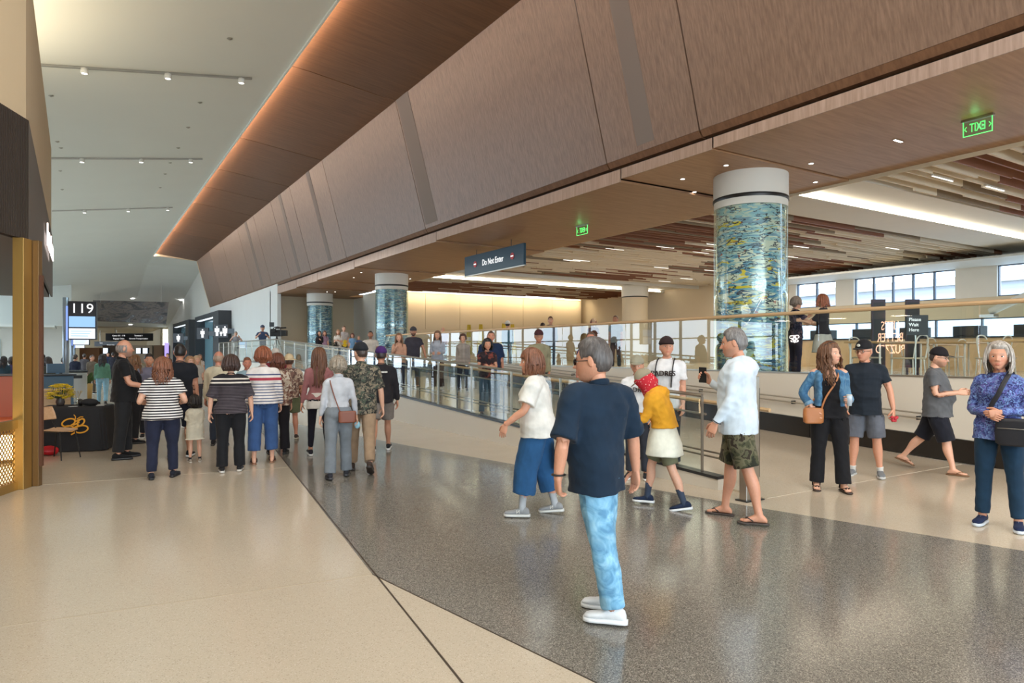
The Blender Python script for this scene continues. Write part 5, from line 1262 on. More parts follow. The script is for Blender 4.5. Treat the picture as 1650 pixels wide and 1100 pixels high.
        if kind in ('polo', 'jersey') or o.get('collar'):
            c_ = G(); P_ = bend(np.array([(.066*math.sin(a), -.012+.066*math.cos(a), up_(1.472-.022*math.cos(a))) for a in np.linspace(.25, 2*PI-.25, 15)]))
            c_.tube(P_, [(.006, .022)]*15, 8, 1, (0, 0, 1)); child('collar', c_, cm('top', tp[1]) if not o.get('collar_c') else cm('collar', o['collar_c']), topo)
        elif kind != 'tank':
            c_ = G(); P_ = bend(np.array([(.060*math.sin(a), -.012+.062*math.cos(a), up_(1.468-.026*math.cos(a))) for a in np.linspace(0, 2*PI, 17)])); c_.tube(P_, [.0065]*17, 6, 1, (0, 0, 1)); child('neckband', c_, cm('top', tp[1]), topo)
    bt = o.get('bot', ('pants', (40, 44, 60))); bk_ = bt[0]; g = G(); bl = o.get('bloose', .012)
    lenk = {'pants': 1.94, 'wide': 2.0, 'shorts': .92, 'capri': 1.62, 'knee': 1.12, 'leggings': 1.86, 'skirt': 1, 'jeans': 1.97}[bk_]; lenk = o.get('leglen', lenk)
    if bk_ != 'none':
        h = G(); A = [(.83, .0, .095, .075)]+[(z, cy, rx*fat(z)+bl, ry*fat(z)+bl+bel*.3*math.exp(-((z-1.06)/.13)**2)) for z, cy, rx, ry in prof if z <= o.get('waist', 1.05)+.001 and z <= max(hem+.10, .95) or z == .90]
        h.rings([(np.array((0, r[1], up_(r[0]))), np.array((r[2], 0, 0)), np.array((0, r[3], 0))) for r in cat(np.array(A), 2)], seg+6, 2.2); g.add(bend(h.verts()), h.F)
        for sd, (hip, kn_, an, fw, up, sole) in legs.items():
            lg = .6+.4*wd
            if bk_ in ('shorts', 'knee', 'capri'): rr_ = [.094*lg+bl*.6, .086*lg+bl, .078*lg+bl, .074*lg+bl]
            elif bk_ in ('wide',): rr_ = [.094*lg+bl*.5, .086*lg+bl, .084, .088]
            elif bk_ == 'leggings': rr_ = [.088*lg+.003, .076*lg+.003, .056+.006, .045]
            else: rr_ = [.092*lg+bl*.5, .081*lg+bl*.8, .062+bl, .054+bl*.9]
            def pt(k): return hip+(kn_-hip)*k if k <= 1 else kn_+(an-kn_)*(k-1)
            top_ = hip+np.array((0, -.004, .045))
            if lenk <= 1.25:
                ks = [.0, .35*lenk, .7*lenk, lenk]; P_ = [top_]+[pt(k) for k in ks[1:]]; g.tube(P_, rr_, seg, 3)
            else:
                P_ = [top_, pt(.45), pt(1.0), pt(1+(lenk-1)*.5)-fw*.006, pt(lenk)-fw*.004]; rr5 = [rr_[0], rr_[1], rr_[2], (rr_[2]+rr_[3])/2, rr_[3]]
                if bk_ == 'leggings': rr5[3] = .056
                g.tube(P_, rr5, seg, 3)
        if bk_ == 'skirt':
            g.tube([(0, 0, up_(1.0)), (0, 0, up_(.8)), (0, .0, up_(.55))], [(.17, .13), (.22, .18), (.26, .22)], seg+8, 3)
        gar.append(finish({'shorts': 'shorts', 'knee': 'shorts', 'capri': 'capri_trousers', 'skirt': 'skirt', 'leggings': 'leggings', 'jeans': 'jeans'}.get(bk_, 'trousers'), g, cm('bot', bt[1]), o.get('bwr', .008), 22, (1, 1, .9)))
    if kind != 'none' and bk_ != 'none' and not o.get('tucked'): tuck(gar[1].data, len(gar[1].data.vertices), gar[0].data, .006*s, .05)
    if kind != 'none' and bk_ != 'none' and o.get('tucked'): tuck(gar[0].data, len(gar[0].data.vertices), gar[1].data, .006*s, .05)
    for q_ in gar: tuck(bm_, n0, q_.data, .006*s, .05)
    # ---- shoes
    sc1 = cm('shoe', shoes[1]); sc2 = plain('sole_%d_%d_%d' % tuple(shoes[2]), S(*shoes[2]), .5) if len(shoes) > 2 else M_black
    for sd, (hip, kn_, an, fw, up, sole) in legs.items():
        rt = np.cross(fw, up); B = sole-up*.0
        if shoes[0] == 'sneaker':
            g = G(); g.rings([(B+fw*q+up*(.022+h/2), rt*a, up*h/2) for q, a, h in ((-.080, .018, .035), (-.070, .030, .060), (-.045, .036, .078), (-.012, .037, .082), (.025, .038, .070), (.06, .041, .052), (.10, .046, .042), (.14, .045, .036), (.17, .034, .028), (.183, .016, .014))], seg, 2.3)
            sh_ = child('shoe', g, sc1)
            g = G(); g.rings([(B+fw*q+up*.013, rt*a, up*.0155) for q, a in ((-.090, .020), (-.078, .034), (-.04, .040), (.02, .040), (.06, .044), (.10, .050), (.14, .049), (.17, .038), (.188, .018))], seg, 3.5); child('sole', g, sc2, sh_)
            if fine >= 2:
                for q in (.03, .045, .06, .075):
                    g = G(); hgt = .022+.078-(q-.0)*.55; g.tube([B+fw*q+rt*.022+up*(hgt-.012), B+fw*(q+.004)+up*(hgt+.002), B+fw*q-rt*.022+up*(hgt-.012)], [.0032]*3, 6, 2, fw); child('lace', g, sc2, sh_)
        elif shoes[0] in ('flip', 'sandal'):
            g = G(); g.rings([(B+fw*q+up*.004, rt*a, up*.010) for q, a in ((-.082, .022), (-.07, .034), (-.02, .036), (.04, .037), (.10, .045), (.145, .046), (.175, .036), (.188, .018))], seg, 3); sh_ = child('sandal', g, sc2 if len(shoes) > 2 else sc1)
            g = G()
            for s2 in (-1, 1): g.tube([B+fw*.135+rt*(-sd*.017)+up*.02, B+fw*.10+rt*(s2*.022)+up*.052, B+fw*.05+rt*s2*.042+up*.028], [(.008, .004)]*3, 6, 3, up)
            if shoes[0] == 'sandal':
                g.tube([B-fw*.03+rt*.036+up*.03, B-fw*.005+rt*.038+up*.085, B+fw*.03+up*.100, B-fw*.005-rt*.038+up*.085, B-fw*.03-rt*.036+up*.03], [(.009, .004)]*5, 6, 3, up)
                g.tube([B+fw*.10+rt*.046+up*.018, B+fw*.10+up*.056, B+fw*.10-rt*.046+up*.018], [(.014, .004)]*3, 6, 3, up)
            child('strap', g, sc1, sh_)
    if o.get('socks'):
        for sd, (hip, kn_, an, fw, up, sole) in legs.items():
            a_ = an+(kn_-an)*o.get('sockh', .28); g = G(); g.tube([an-up*.03, an+(a_-an)*.3, a_], [.040, .039, .045], seg, 2); child('sock', g, cm('sock', o['socks']))
    # ---- hair
    hr_ = o.get('hair', ('short', (50, 38, 30))); hk_ = hr_[0]; hm = hair_mat(S(*hr_[1])) if hk_ != 'none' else None
    az = np.arctan2(np.sin(HT), np.cos(HT)); aa = np.abs(az)
    def shell(thick, line, rough=.0, inner=-.008, name='hair', mat=None, vol=None):
        HVb = HV[:nu*nv].reshape(nv, nu, 3).copy(); zz = HVb[:, :, 2]; m_ = ss(-.010, .010, zz-line)
        nrm = HVb/np.linalg.norm(HVb*np.array((1/.08, 1/.1, 1/.12)), axis=2)[:, :, None]; nrm = nrm/np.linalg.norm(nrm, axis=2)[:, :, None]
        th_ = thick if np.isscalar(thick) else thick
        nn = rough*(np.sin(HT*13+HP*7+seed)*.5+np.sin(HT*29-HP*11+seed*2)*.5)
        P_ = HVb+nrm*((th_+nn)*m_+inner*(1-m_))[:, :, None]
        V_ = np.concatenate([P_.reshape(-1, 3), [(0, 0, -.10)], P_[-1].mean(0)[None]+np.array([(0, 0, .001)])])
        h = G(); h.add(V_, HF); return child(name, headgeo(h), mat or hm)
    front = .070 if not o.get('bangs') else .035
    if hk_ in ('short', 'buzz', 'bob', 'long', 'curly', 'pony', 'grey'):
        side = {'short': .012, 'buzz': .010}.get(hk_, -.03)
        bk = {'short': -.062, 'buzz': -.055}.get(hk_, -.09)
        line = np.where(aa < .75, front, np.where(aa < 1.15, front+(side-front)*(aa-.75)/.4, np.where(aa < 1.7, side+(0.012 if hk_ in ('short', 'buzz') else 0), side+(bk-side)*ss(1.7, 2.2, aa))))
        zz = HV[:nu*nv].reshape(nv, nu, 3)[:, :, 2]
        th0 = {'short': .011, 'buzz': .004, 'bob': .022, 'long': .018, 'curly': .026, 'pony': .012, 'grey': .02}[hk_]*o.get('hvol', 1)
        thick = th0*(.55+.45*ss(-.05, .08, zz)) + (.006 if hk_ == 'short' else 0)*ss(.05, .1, zz)
        shell(thick, line, .0022 if hk_ != 'curly' else .006)
    elif hk_ == 'fringe':   # balding: hair at the sides and back only
        zz = HV[:nu*nv].reshape(nv, nu, 3)[:, :, 2]; line = np.where(aa < 1.25, .2, -.055)
        shell(.005*ss(.075, .03, zz)-.012*ss(.03, .075, zz), line, .001)
    if hk_ in ('bob', 'long', 'curly', 'pony'):
        nl = (26, 70, 150)[fine]; Lh = {'bob': .12, 'long': .26, 'curly': .24, 'pony': .05}[hk_]; Lh = o.get('hlen', Lh); g = G(); rg = random.Random(int(seed*100)); wv_ = o.get('wave', .006 if hk_ != 'curly' else .016)
        hb_ = G()
        for k in range(nl):
            a = rg.uniform(1.05 if not o.get('bangs') else .9, 2*PI-1.05); a0 = a+rg.uniform(-.25, .25); 
            if hk_ == 'pony': a = PI+rg.uniform(-.5, .5)
            r_o = th0+rg.uniform(-.004, .008); pts = []
            for el_ in (1.25, .85, .4, .0):
                q = np.array((math.sin(a0 if el_ > 1 else a)*math.cos(el_)*(.077+r_o), math.cos(a)*math.cos(el_)*(.100+r_o), math.sin(el_)*(.119+r_o*.8))); pts.append(q)
            xb, yb = math.sin(a)*(.080+r_o), math.cos(a)*(.098+r_o); steps = 5 if hk_ != 'bob' else 3; LL = Lh*rg.uniform(.82, 1.08); ph_ = rg.uniform(0, 6.28)
            for j in range(1, steps+1):
                u = j/steps; z = -LL*u; cx_ = 1+(.10*u if hk_ in ('long', 'curly') else (.06*u-.22*u*u)); w_ = wv_*math.sin(ph_+u*(14 if hk_ == 'curly' else 7))
                yy_ = yb*cx_
                if yb > 0: yy_ = yb*cx_+.02*u
                pts.append(np.array((xb*cx_+w_*math.cos(a), yy_-(.012*u if yb < 0 else 0)-w_*math.sin(a), z)))
            # hair hangs from the head but falls straight down: undo part of the head tilt
            r_ = rg.uniform(.010, .016)*(1.3, .9, .68)[fine]; n_ = len(pts)
            g.tube(pts, [r_*.4, r_*.8, r_, r_]+[r_*(1-.55*(j/(n_-4))**2) for j in range(1, n_-3)], 5 if fine < 2 else 6, 2, (0, 0, 1), .6)
        child('hair_locks' if hk_ != 'pony' else 'hair_locks', headgeo(g), hm)
    # ---- hats
    if o.get('cap'):
        cc1 = cm('cap', o['cap']); zz = HV[:nu*nv].reshape(nv, nu, 3)[:, :, 2]
        cp = shell(.020+.008*ss(.03, .10, zz), np.full_like(zz, .030)-(.010*np.cos(HT)*-1)*0, 0, -.012, 'cap', cc1)
        g = G(); bw = o.get('capback', 1)
        if o.get('brim') == 'round':
            g.lathe([(.07, .040), (.10, .036), (.15, .018), (.152, .021), (.10, .042), (.07, .046)], n=28)
            h = G(); V_ = g.verts(); V_[:, 1] *= 1.2; h.add(V_, g.F); g = h
        else:
            g.rings([(np.array((0, bw*q, .042-.012*((q-.08)/.11)**2)), np.array((a, 0, 0)), np.array((0, 0, .004))) for q, a in ((.075, .078), (.105, .074), (.135, .064), (.160, .046), (.172, .020))], 14)
        child('brim', headgeo(g), cm('brim', o.get('brimc', o['cap'])), cp)
        if o.get('badge'): g = G(); g.ell((0, .112, .078), (.022, .005, .018), 12, 8); child('badge', headgeo(g), plain('badge_%s' % str(o['badge']), S(*o['badge'])), cp)
    if o.get('glasses'):
        gm = plain('glasses_%s' % str(o['glasses']), S(*o['glasses']), .25); dark = plain('lens_dark', (.01, .01, .012), .08); g = G()
        for sd in (-1, 1):
            g.tube([(sd*(.031+.023*math.cos(a)), .100-.004*abs(math.cos(a)), .002+.017*math.sin(a)) for a in np.linspace(0, 2*PI, 13)], [.0022]*13, 6, 1, (0, 1, 0)); g.tube([(sd*.054, .096, .006), (sd*.078, .05, .006), (sd*.083, -.01, .004)], [.0025]*3, 6, 2, (0, 0, 1))
        g.tube([(-.010, .104, .006), (.010, .104, .006)], [.002, .002], 6, 1); gl_ = child('eyeglasses', headgeo(g), gm)
        if o.get('shades'):
            for sd in (-1, 1): h = G(); h.rings([((sd*.031, .097, .002), (.022, 0, 0), (0, 0, .0165)), ((sd*.031, .099, .002), (.022, 0, 0), (0, 0, .0165))], 16, 2.6); child('lens', headgeo(h), dark, gl_)
    info = dict(root=root, s=s, bend=bend, up=up_, arms=arms, legs=legs, hx=hx, child=child, finish=finish, torso=torso, zp=zp, fine=fine, cm=cm, headgeo=headgeo, vox=vox, seg=seg)
    return info
def held(I, name, g, mat, label, cat_, smooth=True):
    """a carried thing: its own top-level object placed with the carrier's transform"""
    me = mesh_of(g, name); me.transform(Matrix.Scale(I['s'], 4)); o = link(name, me, mat, None, smooth); o.location = I['root'].location; o.rotation_euler = I['root'].rotation_euler; tag(o, label, cat_); return o
def sub(I, name, g, mat, parent, smooth=True):
    me = mesh_of(g, name); me.transform(Matrix.Scale(I['s'], 4)); return link(name, me, mat, parent, smooth)
def palm(I, sd, along=.078, off=.026, up=0.0):
    a = I['arms'][sd]; d = a[3]; w = a[4]-d*(a[4]@d); w = w/np.linalg.norm(w); n = -np.cross(d, w)*sd; return a[2]+d*along+n*off+w*up, d, w, n
# ---- the people, nearest first.  (px, distance, crown height, heading)
WALK_A = dict(rl=(-16, 14, 2, 6, 22), ll=(20, 5, 2, 6, -6)); WALK_B = dict(ll=(-16, 14, 2, 6, 22), rl=(20, 5, 2, 6, -6))
def P(label, px, d, ytop, face, gz=0.0, **o): return person(label, px, d, EYE+(567.5-ytop)*d/1100, face, gz, o)
SK = (208, 150, 122); SKL = (216, 166, 140); SKD = (168, 112, 84)
ARM = ((.10, .02, -1), (.06, .22, -1))
# 1 the man in navy
I = P('man in untucked navy shirt, light blue jeans and white sneakers, sunglasses, seen from behind', 962, 4.28, 546, -76, fine=2, w=1.34, shw=1.06, belly=.035, twist=38, head=1.06, hair=('short', (84, 78, 76)), hvol=1.3, hy=-34, hp=4, skin=SK,
      top=('polo', (22, 40, 58)), sleeve=.98, slr=1.12, hem=.80, bot=('jeans', ('blot', 7, [(92, 142, 178), (120, 172, 204), (150, 196, 220)], 2.5, 4.0)), bloose=.024, shoes=('sneaker', (226, 228, 230), (238, 238, 238)), glasses=(24, 22, 24), shades=True,
      la=((.34, -.12, -1), (.0, .22, -1), (-.3, .45, -1), None, .5), ra=((.30, -.02, -1), (.20, .10, -1), (.05, .12, -1), (.0, 1, 0), .25), rl=(-2, 3, 1, 4, 0), ll=(-8, 2, 1, 4, 0), loose=.022, brow=(50, 40, 36))
a = I['arms'][-1]; g = G(); g.tube([a[1]*.12+a[2]*.88+np.array(v) for v in [(.036*math.cos(q), .036*math.sin(q), 0) for q in np.linspace(0, 2*PI, 13)]], [(.012, .006)]*13, 6, 1, (0, 0, 1)); I['child']('wristwatch_strap', g, M_black)
# 2 white tee woman
I = P('woman in white T-shirt and loose blue cropped trousers with grey sneakers, walking to the left', 866, 6.92, 561, -82, fine=2, fem=True, w=1.62, hair=('bob', (122, 78, 56)), bangs=True, hvol=1.15, hy=-12, skin=SK, hem=.84, flare=.04, loose=.026,
      top=('tee', (218, 216, 210)), sleeve=.80, slr=1.2, bot=('capri', ('plain' and (40, 84, 128))), bloose=.03, shoes=('sneaker', (146, 148, 150), (214, 214, 210)), socks=(176, 180, 184), sockh=.5, lean=4,
      ll=(14, 8, 1, 4, 0), rl=(-8, 8, 1, 4, 6), la=((.12, .30, -1), (.02, .95, -.75), (0, .35, -1), (-.3, 1, .2), .25), ra=((.1, -.1, -1), (.05, .1, -1)))
for sd in (-1, 1):
    hip, kn_, an, fw, up, sole = I['legs'][sd]; rt_ = np.cross(fw, up)*-1; c_ = (sole+fw*.035+up*.055+rt_*.041)*I['s']; text_mesh('shoe_letter', 'N', .05*I['s'], M_white, frameM(Vector(c_), tuple(fw), tuple(up+rt_*-.35)), I['root'], ext=.003)
g = G(); g.rings([((-.02, -.24, .50), (.07, 0, 0), (0, .05, 0)), ((-.02, -.24, .66), (.10, 0, 0), (0, .06, 0)), ((-.02, -.24, .78), (.08, 0, 0), (0, .04, 0))], 14, 3); g.tube([(-.06, -.24, .77), (-.04, -.22, .95), (0, -.22, .77)], [.008]*3, 6, 4)
held(I, 'tote_bag', g, M_bcl, 'small dark bag hanging behind the woman in the white T-shirt', 'bag')
# 3 yellow jacket
I = P('stooping person in mustard jacket, red bandana and long pale top, walking with green shorts', 1071, 7.25, 586, -82, fine=2, w=1.04, lean=17, hp=26, hair=('none', (0, 0, 0)), skin=SKL, hem=1.0, flare=.06, loose=.052,
      top=('hood', ('blot', 5, [(214, 152, 40), (226, 168, 56)], 1.0)), bot=('knee', (112, 112, 88)), leglen=.86, bloose=.02, shoes=('sneaker', (30, 42, 66), (226, 228, 230)), socks=(56, 66, 84), sockh=.42,
      rl=(24, 16, 2, 5, 0), ll=(-14, 6, 2, 5, 10), la=((.05, .38, -1), (-.05, 1, .02), None, None, .9), ra=((.05, .40, -1), (-.08, 1, .05), None, None, .9), cap=(150, 140, 118), brow=(80, 60, 40))
g = G()
for k in range(1): pass
zpp = I['up']
V_ = []
ring = []
for z, rx, ry, cy in ((1.06, .165, .135, .01), (1.00, .19, .16, .012), (.90, .215, .19, .01), (.80, .235, .215, 0), (.66, .25, .235, 0)):
    ring.append((np.array((0, cy, zpp(z))), np.array((rx, 0, 0)), np.array((0, ry, 0))))
h = G(); h.rings(ring, 26, 2.1); V0 = I['bend'](h.verts()); g.add(V0, h.F)
I['finish']('long_pale_top', g, cloth('pale_top', (226, 224, 208)), .012, 10, (1, 1, .3))
g = G(); g.rings([((0, .055, .075), (.06, 0, 0), (0, .05, 0)), ((0, .01, .055), (.094, 0, 0), (0, .112, 0)), ((0, -.005, -.01), (.100, 0, 0), (0, .118, 0)), ((0, -.005, -.08), (.100, 0, 0), (0, .118, 0)), ((0, .03, -.15), (.088, 0, 0), (0, .10, 0)), ((0, .05, -.20), (.04, 0, 0), (0, .05, 0))], 22)
m_, t_, b_ = nt('red_bandana'); mp = mapping(t_, (1, 1, 1)); v_ = N(t_, 'ShaderNodeTexVoronoi', i_Scale=42.0); L(t_, mp.outputs[0], v_.inputs['Vector']); r_ = ramp(t_, v_.outputs['Distance'], [(0, S(236, 208, 200)), (.16, S(236, 208, 200)), (.2, S(186, 28, 44)), (1, S(170, 20, 36))], 'CONSTANT'); L(t_, r_.outputs[0], b_.inputs['Base Color']); b_.inputs['Roughness'].default_value = .8
hg_ = I['headgeo'](g); I['finish']('bandana', hg_, m_, .008, 16, vx=.009)
c_, d_, w_, n_ = palm(I, -1, .09, .028); g = G(); g.obox(c_, d_*.07, w_*.034, n_*.005); held(I, 'phone', g, M_black, 'dark phone held low by the person in the mustard jacket', 'phone', False)
# 4 hoodie man
I = P('tall man in pale hooded sweatshirt, camouflage shorts and flip-flops holding up a phone', 1190, 6.72, 527, -80, fine=2, w=1.16, belly=.02, hair=('short', (118, 114, 112)), hvol=1.25, hy=-4, hp=5, skin=SK, hem=.80, flare=.0, loose=.045, beard=((150, 120, 104), .35),
      top=('hood', (206, 218, 228)), bot=('shorts', ('blot', 8, [(40, 42, 32), (70, 70, 50), (98, 94, 72), (54, 46, 36), (82, 80, 60)], .5)), leglen=.98, bloose=.035, shoes=('flip', (58, 52, 50), (66, 58, 54)), rl=(12, 4, 3, 6, 0), ll=(-13, 2, 3, 6, 0), lean=1,
      ra=((.05, .35, -1), (-.1, 1, .62), (-.1, .8, .65), (-.2, -.5, 1), .9), la=((.12, .12, -1), (.0, .55, -.9), (0, .45, -1), (-.2, 1, .3), .3))
c_, d_, w_, n_ = palm(I, 1, .09, .03, .02); g = G(); g.obox(c_, (w_*.8+d_*.6)*.075, (d_*.8-w_*.6)*.036, n_*.0045); held(I, 'phone', g, M_black, 'black phone held up by the man in the pale hooded sweatshirt', 'phone', False)
a = I['arms'][-1]; e_, w_ = a[1], a[2]; fd = (w_-e_)/np.linalg.norm(w_-e_); u_ = np.cross(fd, (1, 0, 0)); u_ /= np.linalg.norm(u_); v_ = np.cross(fd, u_)
g = G(); g.tube([w_-fd*.015+u_*.036*math.cos(q)+v_*.036*math.sin(q) for q in np.linspace(0, 2*PI, 13)], [(.011, .005)]*13, 6, 1, fd); wt_ = I['child']('wristwatch', g, M_black); g = G(); g.rings([(w_-fd*.015+v_*.030*(-1), fd*.02, u_*.02), (w_-fd*.015+v_*.047*(-1), fd*.018, u_*.018)], 16); I['child']('watch_case', g, M_steel, wt_)
g = G(); g.obox((-.14, .04, zpp(.82)), (.02, .05, .02), (.008, 0, 0), (0, -.004, .012)); held(I, 'key_tag', g, plain('lime_tag', S(140, 220, 40), .5), 'lime green tag clipped to the camouflage shorts', 'tag', False)
# 5 denim jacket woman
I = P('woman in open denim jacket and black jumpsuit with long wavy brown hair', 1336, 8.2, 553, 168, fine=2, fem=True, w=1.12, hair=('curly', (112, 76, 52)), hlen=.33, hvol=1.2, wave=.018, hy=-48, hp=-4, skin=SKL, top=('tank', (22, 22, 26)), hem=.86, bot=('wide', (24, 24, 28)), bloose=.02,
      shoes=('sandal', (40, 34, 32), (60, 48, 40)), rl=(0, 2, 3, 8, 0), ll=(8, 4, 3, 10, 0), ra=((.48, -.10, -1), (-.42, .42, -.75), (-.35, .4, -.9), None, .5), la=((.10, .02, -1), (-.10, .95, -.12), (-.3, .9, .1), None, .9))
den = cloth('denim_jacket', ('blot', 8, [(58, 98, 134), (76, 118, 152), (98, 140, 170)], 2.5, 4.0)); g = G(); bd = I['bend']; up_ = I['up']
for sd in (-1, 1):
    g2_ = G(); prof_ = [(1.02, .115), (1.12, .105), (1.22, .115), (1.32, .125), (1.40, .115), (1.44, .08)]
    rs = [(np.array((sd*(o1+i1)/2, -.004, up_(z))), np.array(((o1-i1)/2, 0, 0)), np.array((0, ry_, 0))) for z, o1, i1, ry_ in ((1.0, .178, .075, .125), (1.12, .160, .070, .118), (1.22, .172, .066, .126), (1.32, .186, .062, .132), (1.40, .170, .052, .108), (1.45, .125, .045, .075))]; g2_.rings(rs, 22, 2.6); V0 = g2_.verts(); g.add(bd(V0), g2_.F)
    sh, el, wr = I['arms'][sd][:3]; e2 = el+(wr-el)*.55; g.tube([sh*.6+bd((0, -.01, up_(1.40)))*.4, sh-np.array((0, 0, .01)), sh*.5+el*.5, el, e2], [.058, .064, .058, .056, .052], 16, 3)
I['finish']('denim_jacket', g, den, .011, 12)
for sd in (-1, 1):
    el, wr = I['arms'][sd][1:3]; e2 = el+(wr-el)*.52; e3 = el+(wr-el)*.68; g = G(); g.tube([e2, e3], [.056, .053], 16, 1); I['child']('jacket_cuff', g, cloth('denim_cuff', (120, 156, 184)))
M_tanl = plain('tan_leather', S(176, 112, 64), .45, bscale=20); g = G(); bag = np.array((.20, .12, up_(.90)))
g.rings([(bag+np.array((0, 0, q)), np.array((a_, .02, 0)), np.array((-.01, .035, 0))) for q, a_ in ((-.10, .085), (-.085, .11), (.0, .115), (.07, .11), (.085, .095))], 18, 4)
o_ = held(I, 'crossbody_bag', g, M_tanl, 'tan crossbody bag at the hip of the woman in the denim jacket', 'bag'); g = G(); g.tube([bag+np.array((-.09, 0, .07)), bd((.06, .135, up_(1.12))), bd((-.06, .125, up_(1.32))), bd((-.10, .02, up_(1.47))), bd((-.06, -.12, up_(1.30))), bag+np.array((.09, -.03, .07))], [(.011, .003)]*6, 6, 4, (0, 1, 0)); sub(I, 'strap', g, M_tanl, o_)
a = I['arms'][-1]; g = G(); c_ = a[2]+a[3]*.09; g.lathe([(.026, -.06), (.030, .02), (.031, .06)], c_, 18); o_ = held(I, 'drink_cup', g, plain('clear_cup', S(190, 206, 220), .2), 'small clear drink cup in the hand of the woman in the denim jacket', 'cup'); g = G(); g.lathe([(.032, .06), (.033, .066), (.02, .07)], c_, 18); sub(I, 'lid', g, M_white, o_)
g = G(); g.tube([(-.085, .0, .10), (-.05, .04, .125), (0, .06, .13), (.05, .04, .125), (.085, 0, .10)], [.007]*5, 6, 3, (0, 0, 1)); I['child']('head_sunglasses', I['headgeo'](g), M_black)
# 6 older man in black cap
I = P('older man in black badged cap, dark polo and grey shorts beside the denim jacket', 1394, 9.05, 549, 186, fine=2, w=1.16, belly=.05, cap=(26, 26, 30), badge=(214, 214, 206), glasses=(40, 34, 32), hair=('buzz', (170, 160, 150)), hy=24, hp=4, skin=SK, top=('polo', (30, 38, 48)), hem=.80, bot=('shorts', (98, 102, 112)), leglen=.96, bloose=.03,
      shoes=('sneaker', (120, 124, 128), (200, 200, 198)), socks=(206, 204, 198), sockh=.12, rl=(0, 3, 4, 12, 0), ll=(-2, 3, 5, 12, 0), la=((.32, .02, -1), (.18, .10, -1), (.05, .15, -1), None, .8), ra=((.12, .0, -1), (.0, .3, -1)))
a = I['arms'][-1]; g = G(); c_ = a[2]+a[3]*.12
for k in range(6): g.ell(c_+np.array((.03*math.cos(k), .03*math.sin(k*1.7), .025*math.sin(k*2.3))), (.022, .016, .02), 8, 6)
held(I, 'red_wrapper', g, plain('red_paper', S(190, 40, 56), .5), 'crumpled red wrapper in the hand of the man in the black cap', 'wrapper')
# 7 grey tee man
I = P('stocky man in dark grey T-shirt, black shorts and flip-flops walking past the low wall', 1508, 9.4, 557, 98, fine=2, w=1.34, belly=.09, cap=(28, 26, 30), glasses=(30, 28, 28), hair=('buzz', (60, 46, 40)), beard=((110, 78, 60), .5), skin=SKL, top=('tee', (92, 94, 98)), hem=.80, loose=.02, bot=('knee', (26, 28, 38)), leglen=1.10, bloose=.03,
      shoes=('flip', (120, 88, 60), (120, 88, 60)), rl=(18, 6, 2, 6, 0), ll=(-22, 18, 2, 6, 22), ra=((.08, .18, -1), (-.25, 1, .12), None, None, .7), la=((.08, .18, -1), (-.22, 1, .08), None, None, .7), hy=6, hp=8)
# 8 blue pattern woman
I = P('grey-haired woman in blue patterned long-sleeved top and dark teal trousers near the right edge', 1610, 6.45, 552, 192, fine=2, fem=True, w=1.14, hair=('bob', (176, 168, 160)), hlen=.15, hvol=1.1, hy=-6, skin=SK, brow=(150, 130, 116), top=('long', ('cells', 34, [(62, 72, 130), (92, 112, 170), (120, 148, 196), (48, 50, 96), (100, 96, 158)])), hem=.83, flare=.06, loose=.022,
      bot=('pants', (26, 52, 74)), bloose=.012, shoes=('sneaker', (26, 38, 70), (206, 214, 222)), rl=(0, 3, 3, 4, 0), ll=(4, 4, 4, 14, 0), ra=((.16, .10, -1), (-.75, .75, -.12), (-.8, .4, -.35), None, .6), la=((.16, .10, -1), (-.75, .78, -.05), (-.8, .4, -.2), None, .6))
up_ = I['up']; bd = I['bend']; M_nyl = plain('black_nylon', S(32, 32, 38), .55, bscale=30, bump=.15); bag = np.array((-.17, .16, up_(.93))); g = G()
g.rings([(bag+np.array((0, 0, q)), np.array((a_, .0, 0)), np.array((0, .055, 0))) for q, a_ in ((-.13, .13), (-.11, .165), (.0, .17), (.09, .16), (.12, .14))], 22, 4)
o_ = held(I, 'shoulder_bag', g, M_nyl, 'large black crossbody bag of the grey-haired woman in blue', 'bag'); g = G(); g.tube([bag+np.array((.10, 0, .10)), bd((.03, .165, up_(1.13))), bd((-.03, .178, up_(1.27))), bd((-.075, .13, up_(1.40))), bd((-.10, .0, up_(1.475))), bd((-.10, -.12, up_(1.32))), bag+np.array((-.1, -.1, .08))], [(.021, .004)]*7, 8, 4, (0, 1, 0)); sub(I, 'strap', g, M_nyl, o_)
g = G(); g.tube([bag+np.array((-.14, .057, .03)), bag+np.array((.14, .057, .03))], [.004, .004], 6, 1); sub(I, 'zipper', g, M_steel, o_)
# 9 white jerseys on the far side of the ramp rail
def jersey(px, d, yt, fc, lab, **k):
    I = P(lab, px, d, yt, fc, fine=1, top=('jersey', (222, 222, 224)), hem=.80, **k)
    up_ = I['up']; s = I['s']; M = frameM(Vector((0, .150*(k.get('w', 1)*.5+.5), up_(1.28)))*s, (-1, 0, 0), (0, .04, 1)); text_mesh('lettering', 'PADRES', .095*s, plain('jersey_brown', S(44, 30, 30), .8), M, I['root'], ext=.012*s); return I
I = jersey(1074, 9.6, 544, 196, 'man in white PADRES jersey and dark brown cap looking up, behind the red bandana', cap=(48, 34, 34), w=1.15, hair=('buzz', (60, 50, 46)), skin=SK, bot=('pants', (60, 60, 66)), hp=-8, hy=-26, gz=0)
g = G()
for sd in (-1, 1): g.tube([(sd*.10, .135, I['up'](1.10)), (sd*.115, .125, I['up'](1.32)), (sd*.11, .0, I['up'](1.47)), (sd*.10, -.12, I['up'](1.30))], [(.022, .006)]*4, 8, 3, (1, 0, 0))
